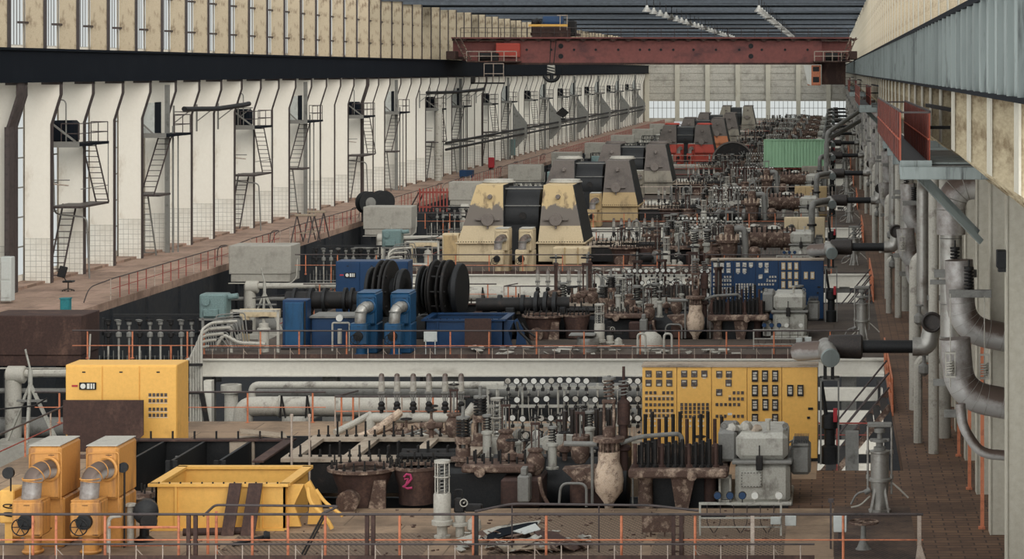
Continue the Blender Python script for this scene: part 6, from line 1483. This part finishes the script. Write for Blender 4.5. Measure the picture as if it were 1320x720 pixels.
# torn sheet debris on the front walkway
def sheet(nm, pts, th, m, label):
    n = len(pts); vs = [Vector(p) for p in pts]+[Vector(p)+Vector((0, .02, -th)) for p in pts]
    fs = [list(range(n)), list(range(n, 2*n))[::-1]]+[(i, i+n, (i+1) % n+n, (i+1) % n) for i in range(n)]
    return solo(nm, MB().add(vs, fs), M[m], label, 'sheet')
Yd = 56.6
sheet('torn_sheet', [q(588, 694, 56.2), q(640, 678, 57), q(697, 670, 57.6), q(694, 675, 57.5), q(640, 688, 56.8), q(600, 702, 56)], .02, 'grey', 'long pale torn cladding strip arched over the debris heap')
sheet('torn_sheet', [q(616, 690, 56.6), q(650, 676, 57.2), q(693, 672, 57.5), q(690, 684, 57), q(655, 688, 56.7), q(630, 697, 56.2)], .03, 'beam', 'black torn sheet under the pale strip of the debris heap')
sheet('torn_sheet', [q(661, 684, 56.7), q(690, 674, 57.2), q(697, 682, 57), q(676, 688, 56.7)], .02, 'fridge', 'pale crumpled sheet on top of the debris heap')
sheet('torn_sheet', [q(640, 702, 55.8), q(672, 693, 56.1), q(716, 699, 55.8), q(722, 708, 55.5), q(690, 706, 55.4), q(650, 710, 55.4)], .03, 'wood', 'tan curled sheet at the front of the debris heap')
sheet('torn_sheet', [q(688, 684, 56.6), q(712, 684, 56.5), q(752, 704, 55.8), q(740, 709, 55.6), q(705, 700, 55.9)], .03, 'rustdark', 'brown sagging sheet at the right of the debris heap')
mb = MB()
for i in range(60):
    px = r.uniform(600, 755); Yy = r.uniform(55.3, 57.3); a = r.uniform(0, PI); l = r.uniform(.1, .5)
    mb.obb((X(px,Yy), Yy, r.uniform(.04, .22)), (l, r.uniform(.05,.3), .02), Matrix.Rotation(a, 3, 'Z') @ Matrix.Rotation(r.uniform(-.6,.6), 3, 'X') @ Matrix.Rotation(r.uniform(-.5,.5), 3, 'Y'))
o = solo('debris', mb, M['rust'], 'broken cladding pieces scattered on the nearest walkway', 'debris'); o['kind'] = 'stuff'
mb = MB()
for i in range(40):
    px = r.uniform(580, 760); Yy = r.uniform(55.3, 57.3); a = r.uniform(0, PI); l = r.uniform(.1, .4)
    mb.obb((X(px,Yy), Yy, r.uniform(.04, .26)), (l, r.uniform(.05,.2), .02), Matrix.Rotation(a, 3, 'Z') @ Matrix.Rotation(r.uniform(-.8,.8), 3, 'X'))
o = solo('debris', mb, M['grey'], 'pale cladding shreds among the broken pieces on the nearest walkway', 'debris'); o['kind'] = 'stuff'
for k in (1, 2, 3):
    mb = MB()
    for i in range(60):
        px = r.uniform(600, 950); Yy = 94.2+r.uniform(-.6, 1.6); a = r.uniform(0, PI); l = r.uniform(.15, .6); x = X(px, 94)
        mb.obb((x, Yy+(k-1)*D, r.uniform(.04, .2)), (l, r.uniform(.05,.25), .03), Matrix.Rotation(a, 3, 'Z') @ Matrix.Rotation(r.uniform(-.7,.7), 3, 'X'))
    o = solo('rubble', mb, M['pipewhite'], 'pale broken lagging strewn along the front of the '+U[k], 'debris'); o['kind'] = 'stuff'
mb = MB()
for i in range(160):
    px = r.uniform(240, 1000); Yy = r.uniform(55, 61); l = r.uniform(.03, .12)
    mb.obb((X(px,Yy), Yy, .015), (l, l*r.uniform(.3,1), .03), Matrix.Rotation(r.uniform(0,PI), 3, 'Z'))
o = solo('grit', mb, M['rust'], 'small grit and chips on the nearest walkway floor', 'debris'); o['kind'] = 'stuff'
# front walkway oddments
t = thing('gate_bar', 'raised dark gate bar before the yellow open casing', 'rail', (X(350,56), 56, 0))
part('bar', MB().tube(bend([(X(262,55.2), 55.2, .95), (X(277,55.5), 55.5, 1.15), (X(437,55.5), 55.5, 1.12), (X(415,55.3), 55.3, .98)], .1), .03, 7), M['rail'], t)
for px in (268, 279): part('post', MB().tube([(X(px,55.4), 55.4, 0), (X(px,55.4), 55.4, 1.02)], .035, 7), M['orange'], t)
part('strut', MB().tube([(X(388,55.2), 55.2, 0), (X(418,55.4), 55.4, 1.0)], .025, 6).tube([(X(392,55.2), 55.2, 0), (X(421,55.4), 55.4, 1.0)], .025, 6), M['iron'], t)
t = thing('gate_bar', 'raised dark gate bar above the debris heap', 'rail', (X(720,56), 56, 0))
part('bar', MB().tube(bend([(X(612,55.2), 55.2, 1.05), (X(660,55.6), 55.6, 1.16), (X(840,55.6), 55.6, 1.12), (X(900,55.3), 55.3, 1.05)], .2), .03, 7), M['rail'], t)
part('post', MB().tube([(X(660,55.6), 55.6, 0), (X(660,55.6), 55.6, 1.15)], .02, 6).tube([(X(772,55.6), 55.6, 0), (X(772,55.6), 55.6, 1.13)], .02, 6), M['rail'], t)
solo('fallen_rod', MB().tube([q(300, 0, 56.2, .06), q(342, 0, 56.9, .12)], .045, 8).lathe(q(340, 0, 56.9, .12), [(.12, 0), (.14, .05), (.1, .15)], 14, (1,.2,.05)), M['black'], 'black rod with disc end lying before the yellow casing', 'rod')
solo('fallen_pipe', MB().tube([q(236, 0, 57.6, .09), q(318, 0, 57.8, .09)], .09, 10), M['rustdark'], 'rusty pipe lying at the foot of the yellow casing', 'pipe')
solo('fallen_plate', MB().box(X(828,57.5), X(866,57.5), 57.4, 57.5, .12, .55).box(X(838,57.5), X(840,57.5), 57.45, 57.5, 0, .15).box(X(856,57.5), X(858,57.5), 57.45, 57.5, 0, .15), M['rust'], 'brown sheet plate standing before the studded flange table', 'plate')
t = thing('spare_ladder', 'brown narrow ladder frame upright in the front railing', 'ladder', (X(874,54.9), 54.9, 0))
b = MB().box(X(866,54.9), X(868,54.9), 54.85, 54.95, 0, 1.06)
for i in range(5): b.box(X(868,54.9), X(880,54.9), 54.88, 54.92, .15+i*.2, .18+i*.2)
part('rungs', b.box(X(880,54.9), X(882,54.9), 54.85, 54.95, 0, 1.06), M['rust'], t)
t = thing('water_pipe_stub', 'grey bent pipe stub between the orange-yellow coolers and the railing post', 'pipe', (X(148,55.6), 55.6, 0))
part('pipe', MB().tube(bend([(X(140,55.6), 55.6, 0), (X(140,55.6), 55.6, .85), (X(156,55.6), 55.6, .88)], .15), .05, 8), M['pipewhite'], t)
part('rails', MB().tube([(X(140,55.5), 55.5, .62), (X(229,55.5), 55.5, .62)], .03, 6).tube([(X(140,55.5), 55.5, .2), (X(229,55.5), 55.5, .2)], .03, 6), M['orange'], t)
t = thing('impulse_rack', 'small black motor on a stand right of the orange-yellow coolers', 'motor', (X(190,57), 57, 0))
part('motor', MB().lathe((X(188,57), 57, .75), [(.1, 0), (.3, .1), (.3, .7), (.15, .8)], 16, (.3,-1,.1)), M['black'], t)
part('pedestal', MB().lathe((X(186,57), 57, 0), [(.28, 0), (.12, .12), (.1, .7)], 12), M['black'], t)
part('disc', MB().cyl((X(192,56.3), 56.3, .62), (X(192,56.2), 56.2, .62), .2, None, 18), M['iron'], t)
part('white_pipe', MB().lathe((X(168,56.6), 56.6, 0), [(.09, 0), (.09, .9), (.14, .92), (.14, .98), (.05, 1.0)], 10), M['pipewhite'], t)
t = thing('dial_post', 'round black dial on a stem beside the second orange-yellow cooler', 'gauge', (X(158,56), 56.2, 0))
part('dial', MB().cyl((X(158,56), 56.1, 1.95), (X(158,56), 56.0, 1.95), .12, None, 18), M['black'], t); part('stem', MB().cyl((X(158,56), 56.15, 0), (X(158,56), 56.15, 1.9), .025, None, 6), M['iron'], t)
t = thing('yellow_side_box', 'low yellow box with handwheels at the left picture edge', 'box', (X(4,56.5), 56.8, 0))
part('case', MB().cbox(-20.3, X(22,56.8), 56.6, 57.4, .5, 1.3, .03).box(-20.2, X(18,56.8), 56.7, 57.3, 0, .5), M['yellow'], t)
for z in (.95, .75): part('handwheel', MB().ring((X(13,56.4), 56.4, z), (0,.5,1), .16, .018, 18, 5).cyl((X(13,56.4), 56.4, z), (X(13,56.4), 56.6, z), .02, None, 6), M['iron'], t)
part('disc_valve', MB().cyl((X(10,56.4), 56.5, 1.75), (X(10,56.4), 56.4, 1.75), .14, None, 16).cyl((X(12,56.4), 56.5, 1.3), (X(12,56.4), 56.5, 1.75), .02, None, 6), M['black'], t)
t = thing('opening_frame', 'black-lipped floor opening behind the bulkhead frame', 'opening', (X(360,69), 69, 0))
a, b_ = X(296,69), X(424,69)
part('curb', MB().box(a, b_, 67.8, 67.9, 0, .3).box(a, b_, 70.4, 70.5, 0, .45).box(a, a+.12, 67.8, 70.5, 0, .35).box(b_-.12, b_, 67.8, 70.5, 0, .35), M['black'], t)
part('dark_floor', MB().box(a+.1, b_-.1, 67.9, 70.4, .0, .03), M['black'], t)
part('bar', MB().cyl((a, 68.6, .35), (b_, 68.6, .35), .03, None, 6), M['greymid'], t)
t = thing('loose_plate', 'pale loose plate bridging the black floor opening', 'plate', (X(350,66.5), 66.5, 0)); part('plate', MB().obb((X(338,66.5), 66.6, 1.12), (1.3, .7, .04), Matrix.Rotation(.15, 3, 'Y') @ Matrix.Rotation(.3, 3, 'Z')), M['wood'], t)
part('block', MB().cbox(X(300,66.4), X(332,66.4), 66, 67, .0, 1.0, .03), M['concrete'], t)
for i, px in enumerate((376, 399)):
    solo('upright_tube', MB().tube([(X(px,63.2), 63.2, .0), (X(px,63.2), 63.2, 2.15+.0*i)], .03, 7).cyl((X(px,63.2), 63.2, 2.1), (X(px,63.2), 63.2, 2.18), .05, None, 7), M['palerail'], '%s of two thin upright tubes behind the yellow casing' % ('left', 'right')[i], 'tube')
# railing behind the casings on every deck
def rear_rail(label):
    y = 75.2; x0, x1 = X(432,y), X(606,y); t = railing('rear_railing', y, x0, x1, [X(p,y) for p in (440, 455, 558)], label, 0, 0, .98, None, 'orange', [(X(p,y), 'palerail') for p in ()])
    for p in (432, 463, 498, 518, 540, 582): part('post', MB().tube([(X(p,y), y, 0), (X(p,y), y, .98)], .025, 6), M['palerail'], t)
    part('return_rail', MB().tube([(x0, y, .98), (x0+.5, y+1.2, 1.0)], .03, 6), M['rail'], t)
    return t
t = rear_rail(''); rpt(t, ALL, 'railing behind the casings, rear edge of the {u}')
def left_rail(label):
    y = 78.5; x0, x1 = X(70,78), X(440,y); t = railing('pit_edge_railing', y-2.4, x0, x1, [X(p,76) for p in (75, 240, 318, 402)], label, h=1.0, pm='orange')
    part('sloping_cable', MB().tube([(x0-2.5, y-2.4, .3), (x0, y-2.4, .55), (x0+.4, y-2.4, .8)], .03, 6), M['iron'], t); return t
t = left_rail(''); rpt(t, range(6), 'dark railing along the pit edge, left rear of the {u}')
def side_rail(label):
    x = -24.1; t = thing('side_railing', label, 'railing', (x, 69, 0))
    part('top_rail', MB().tube([(x, 62.5, 1.0), (x, 76.2, 1.0)], .03, 7), M['rail'], t); part('mid_rail', MB().tube([(x, 62.5, .5), (x, 76.2, .5)], .02, 6), M['redrail'], t)
    for i in range(7): part('post', MB().tube([(x, 62.6+2.25*i, 0), (x, 62.6+2.25*i, 1.0)], .028, 6), M['orange' if i % 2 else 'palerail'], t)
    return t
t = side_rail(''); rpt(t, range(5), 'railing running away along the left side, {u}')
# bulky rusted valve chests on the farther decks
def chest(label):
    x, y = -6.2, 60.6; t = thing('valve_chest', label, 'valve', (x, y, 0))
    part('body', MB().lathe((x, y, 0), [(.3, 0), (.42, .3), (.5, .9), (.5, 1.3), (.62, 1.35), (.62, 1.5), (.4, 1.55), (.3, 1.9), (.3, 2.3), (.2, 2.4)], 20), M['rust'], t)
    for i in range(10): a = 2*PI*i/10; part('stud', MB().cyl((x+.54*math.cos(a), y+.54*math.sin(a), 1.45), (x+.54*math.cos(a), y+.54*math.sin(a), 1.85), .05, None, 7), M['rustpale'], t)
    part('yoke', MB().box(x-.22, x-.15, y-.05, y+.05, 2.3, 3.2).box(x+.15, x+.22, y-.05, y+.05, 2.3, 3.2).box(x-.25, x+.25, y-.08, y+.08, 3.1, 3.2), M['greymid'], t)
    part('side_body', MB().lathe((x-.95, y+.2, .3), [(.2, 0), (.4, .15), (.42, .6), (.25, .8), (.3, .85), (.3, .95)], 16).lathe((x+1.5, y, .3), [(.2, 0), (.36, .2), (.36, .6), (.2, .8)], 16), M['rust'], t)
    part('bend_pipe', MB().tube(bend([(x+.2, y+.2, 2.1), (x+.9, y+.2, 2.2), (x+1.0, y+.2, .2)], .5, 6), .2, 14), M['greymid'], t)
    part('cross_casing', MB().cyl((x+1.2, y+1.8, 1.5), (x+3.9, y+1.8, 1.5), .6, None, 20).cyl((x+2.0, y+1.8, 1.5), (x+2.15, y+1.8, 1.5), .75, None, 20).cyl((x+3.0, y+1.8, 1.5), (x+3.15, y+1.8, 1.5), .72, None, 20), M['rust'], t)
    for i in range(9): part('stud', MB().cyl((x+1.3+i*.3, y+1.35, 1.85), (x+1.3+i*.3, y+1.35, 2.2), .05, None, 7), M['iron'], t)
    part('rag', MB().lathe((x+2.6, y+1.8, 2.05), [(.5, 0), (.35, .12), (.1, .2)], 8), M['pipewhite'], t)
    return t
t = chest(''); t.location.y += 2*D; rpt(t, (2, 3, 4, 6, 7, 8, 9, 10, 11), 'bulky rusted valve chest with studs, {u}', None, 2)
def riser(label):
    x, y = X(1045,63), 65.5; t = thing('corner_riser', label, 'pipe', (x, y, 0))
    part('pipe', MB().tube(bend([(-1.35, y, 0), (-1.35, y, 3.35), (-.7, y+1.2, 3.42), (-.35, y+2.2, 3.42)], .4, 6), .2, 14), M['greymid'], t)
    part('flange', MB().cyl((-1.35, y, 2.0), (-1.35, y, 2.12), .3, None, 16), M['iron'], t); return t
t = riser(''); t.location.y += 2*D; rpt(t, range(2, 12), 'grey bent riser behind the gear housing, {u}', None, 2)
# ---- small fittings that crowd the decks
def f_gate(label):
    t = thing('gate_valve', label, 'valve', (0, 0, 0)); part('body', MB().lathe((0,0,0), [(.09, 0), (.09, .3), (.19, .36), (.19, .56), (.09, .62), (.05, .7), (.05, 1.0)], 12).cyl((-.4,0,.45), (.4,0,.45), .11, None, 12), M['rust'], t)
    part('handwheel', MB().ring((0,0,1.0), (0,0,1), .2, .025, 16, 5).tube([(-.2,0,1.0), (.2,0,1.0)], .018, 5).tube([(0,-.2,1.0), (0,.2,1.0)], .018, 5), M['iron'], t); return t
def f_hook(label):
    t = thing('vent_tube', label, 'pipe', (0, 0, 0)); part('tube', MB().tube(bend([(0,0,0), (0,0,1.5), (.35,0,1.55), (.4,0,1.1)], .2), .045, 8), M['greymid'], t); part('flange', MB().cyl((0,0,.5), (0,0,.56), .12, None, 12), M['greymid'], t); return t
def f_mani(label):
    t = thing('tube_manifold', label, 'manifold', (0, 0, 0)); b = MB()
    for i in range(6): b.tube(bend([(-.6+i*.24,0,0), (-.6+i*.24,0,.9+.1*(i % 2)), (-.6+i*.24,.3,1.0+.1*(i % 2))], .1), .03, 6)
    part('tubes', b, M['greymid'], t); part('bar', MB().box(-.75,.75,-.06,.0,.55,.62), M['greymid'], t)
    part('cocks', MB().box(-.64,-.56,-.08,.05,.7,.82).box(-.16,-.08,-.08,.05,.7,.82).box(.32,.4,-.08,.05,.7,.82), M['iron'], t); return t
def f_servo(label):
    t = thing('servo_motor', label, 'servo', (0, 0, 0)); part('cylinder', MB().lathe((0,0,0), [(.22, 0), (.22, .06), (.15, .08), (.15, .75), (.2, .77), (.2, .85), (.06, .9), (.06, 1.3)], 14), M['grey'], t); part('spring', MB().helix((0,0,0), .12, .022, .9, 1.35, 5), M['iron'], t); part('head', MB().cyl((0,0,1.35), (0,0,1.42), .17, None, 12), M['greymid'], t); return t
def f_pump(label):
    t = thing('small_pump', label, 'pump', (0, 0, 0)); part('motor', MB().cyl((-.4,0,.4), (.2,0,.4), .24, None, 16).cyl((.2,0,.4), (.35,0,.4), .08, None, 10), M['iron'], t); part('casing', MB().lathe((.35,0,.4), [(.1,0), (.3,.05), (.3,.2), (.12,.26)], 16, (1,0,0)), M['greymid'], t); part('base', MB().box(-.5,.7,-.25,.25,0,.12).box(-.3,.1,-.15,.15,.1,.25), M['black'], t); return t
def f_stem(label):
    t = thing('stem_valve', label, 'valve', (0, 0, 0)); part('body', MB().lathe((0,0,0), [(.16,0), (.3,.2), (.32,.5), (.2,.75), (.26,.78), (.26,.86), (.1,.9)], 14), M['rust'], t); part('yoke', MB().box(-.14,-.1,-.04,.04,.86,1.7).box(.1,.14,-.04,.04,.86,1.7).box(-.16,.16,-.06,.06,1.66,1.74), M['rustdark'], t); part('stem', MB().cyl((0,0,.9), (0,0,2.0), .03, None, 8), M['greymid'], t); part('handwheel', MB().ring((0,0,1.9), (0,0,1), .18, .022, 14, 5), M['iron'], t); return t
KIN = [(f_gate, 'rusty gate valve with black handwheel', 'gate valves'), (f_hook, 'hooked pale vent tube', 'vent tubes'), (f_mani, 'row of thin tubes on a manifold', 'tube manifolds'), (f_servo, 'grey servo cylinder with spring top', 'servo cylinders'), (f_pump, 'small dark motor pump', 'motor pumps'), (f_stem, 'rusty stem valve with tall yoke', 'stem valves')]
PRO = [f('x') for f, _, _ in KIN]
r = random.Random(77); used = [False]*6
def fit(i, k, x, y, z=0, rz=0, s=1.0):
    lb = KIN[i][1]+' on the '+U[k]; g = KIN[i][2]+' on the '+U[k]
    if k < 3:
        o = dup(PRO[i], (x, y+k*D, z), lb, g, lambda q: list(q.children)); o.rotation_euler.z = rz; o.scale = (s, s, s)
    else:
        o = flat(PRO[i], (x, y+k*D, z), lb, g); o.rotation_euler.z = rz; o.scale = (s, s, s)
spots = []
for j in range(400):
    x, y = r.uniform(-13.5, -1.5), r.choice([r.uniform(66.8, 69.8), r.uniform(67.5, 76), r.uniform(59.6, 61)])
    if y > 68 and x > -6.4: continue
    if y < 61.2 and (-7 < x < -1 or x < -11.5): continue
    if any((x-a)**2+(y-b)**2 < .75 for a, b in spots): continue
    if abs(y-70) < .5 or abs(y-73) < .5 or abs(y-75.2) < .3: continue
    spots.append((x, y))
spots = spots[:56]
for k in range(NK):
    for j, (x, y) in enumerate(spots):
        if k == 0 and (y < 61.5 or j % 2): continue
        if k == 1 and (j % 3 == 0 or y < 61.5): continue
        if k > 6 and j % 2: continue
        if k == 5 and x > -10.5 and (y > 66 or y < 61.5): continue
        fit((j*5+k) % 6, k, x, y, 0 if y > 68 or y < 61.5 else 0, (j*1.7) % 6.28, 1.0+.25*((j*7) % 3) if k else .85)
for j, (px, Y, z, kind) in enumerate(((628, 63.4, 1.0, 3), (652, 63.6, 1.0, 5), (660, 62.4, .8, 0), (690, 62.3, .7, 5), (712, 62.6, .8, 3), (728, 63.4, .85, 0), (748, 62.9, .9, 5), (760, 64.4, .95, 3), (640, 68.3, 0, 2), (700, 68.2, 0, 2), (745, 68.4, 0, 2), (676, 67.4, 0, 0), (722, 67.5, 0, 5), (606, 68.4, 0, 1), (585, 67.0, .95, 5), (556, 66.9, .95, 0))):
    for k in (0, 1, 2): fit(kind, k, X(px, Y), Y, z, 0, .8)
for p in PRO:
    for c in list(p.children): bpy.data.objects.remove(c)
    bpy.data.objects.remove(p)
# ---- repeat the deck contents
for (root, ks, fmt, gfmt, k0) in REP: root['label'] = fmt.format(u=U[k0]) if '{u}' in fmt and not root['label'].startswith('teal') else root['label']
for (root, ks, fmt, gfmt, k0) in REP:
    if gfmt: root['group'] = gfmt.format(u=U[k0])
    repeat(root, ks, fmt, gfmt, k0)
# ================================================================== camera, light
cam = bpy.data.cameras.new('camera'); co = bpy.data.objects.new('camera', cam); COL.objects.link(co)
co.location = (0, 0, CZ); co.rotation_euler = (PI/2, 0, 0)
cam.sensor_width = 36; cam.lens = F/1320*36
cam.shift_x = (660-VX)/1320; cam.shift_y = (VY-360)/1320
cam.clip_start = 1; cam.clip_end = 2000
sc.camera = co
wd = bpy.data.worlds.new('overcast_sky'); sc.world = wd; wd.use_nodes = True; t = wd.node_tree; t.nodes.clear()
tc = t.nodes.new('ShaderNodeTexCoord'); sx = t.nodes.new('ShaderNodeSeparateXYZ'); t.links.new(tc.outputs['Generated'], sx.inputs[0])
mr = t.nodes.new('ShaderNodeMapRange'); mr.inputs[1].default_value = -.9; mr.inputs[2].default_value = .5; mr.inputs[3].default_value = 2.3; mr.inputs[4].default_value = .6
t.links.new(sx.outputs[1], mr.inputs[0])
bg = t.nodes.new('ShaderNodeBackground'); bg.inputs[0].default_value = lin('f0f2f2'); 
mu = t.nodes.new('ShaderNodeMath'); mu.operation = 'MULTIPLY'; mu.inputs[1].default_value = 1.0; t.links.new(mr.outputs[0], mu.inputs[0])
t.links.new(mu.outputs[0], bg.inputs[1]); ow = t.nodes.new('ShaderNodeOutputWorld'); t.links.new(bg.outputs[0], ow.inputs[0])
su = bpy.data.lights.new('hazy_sun', 'SUN'); su.energy = 1.7; su.angle = math.radians(40); su.color = (1, .95, .87)
so = bpy.data.objects.new('hazy_sun', su); COL.objects.link(so)
so.rotation_euler = Vector((-.58, .72, -.36)).to_track_quat('-Z', 'Y').to_euler()
sc.view_settings.view_transform = 'Standard'; sc.view_settings.look = 'None'; sc.view_settings.gamma = 1; sc.view_settings.exposure = 0
sc.view_settings.use_curve_mapping = False
sc.cycles.use_denoising = True; sc.cycles.max_bounces = 5; sc.cycles.diffuse_bounces = 3; sc.cycles.glossy_bounces = 2
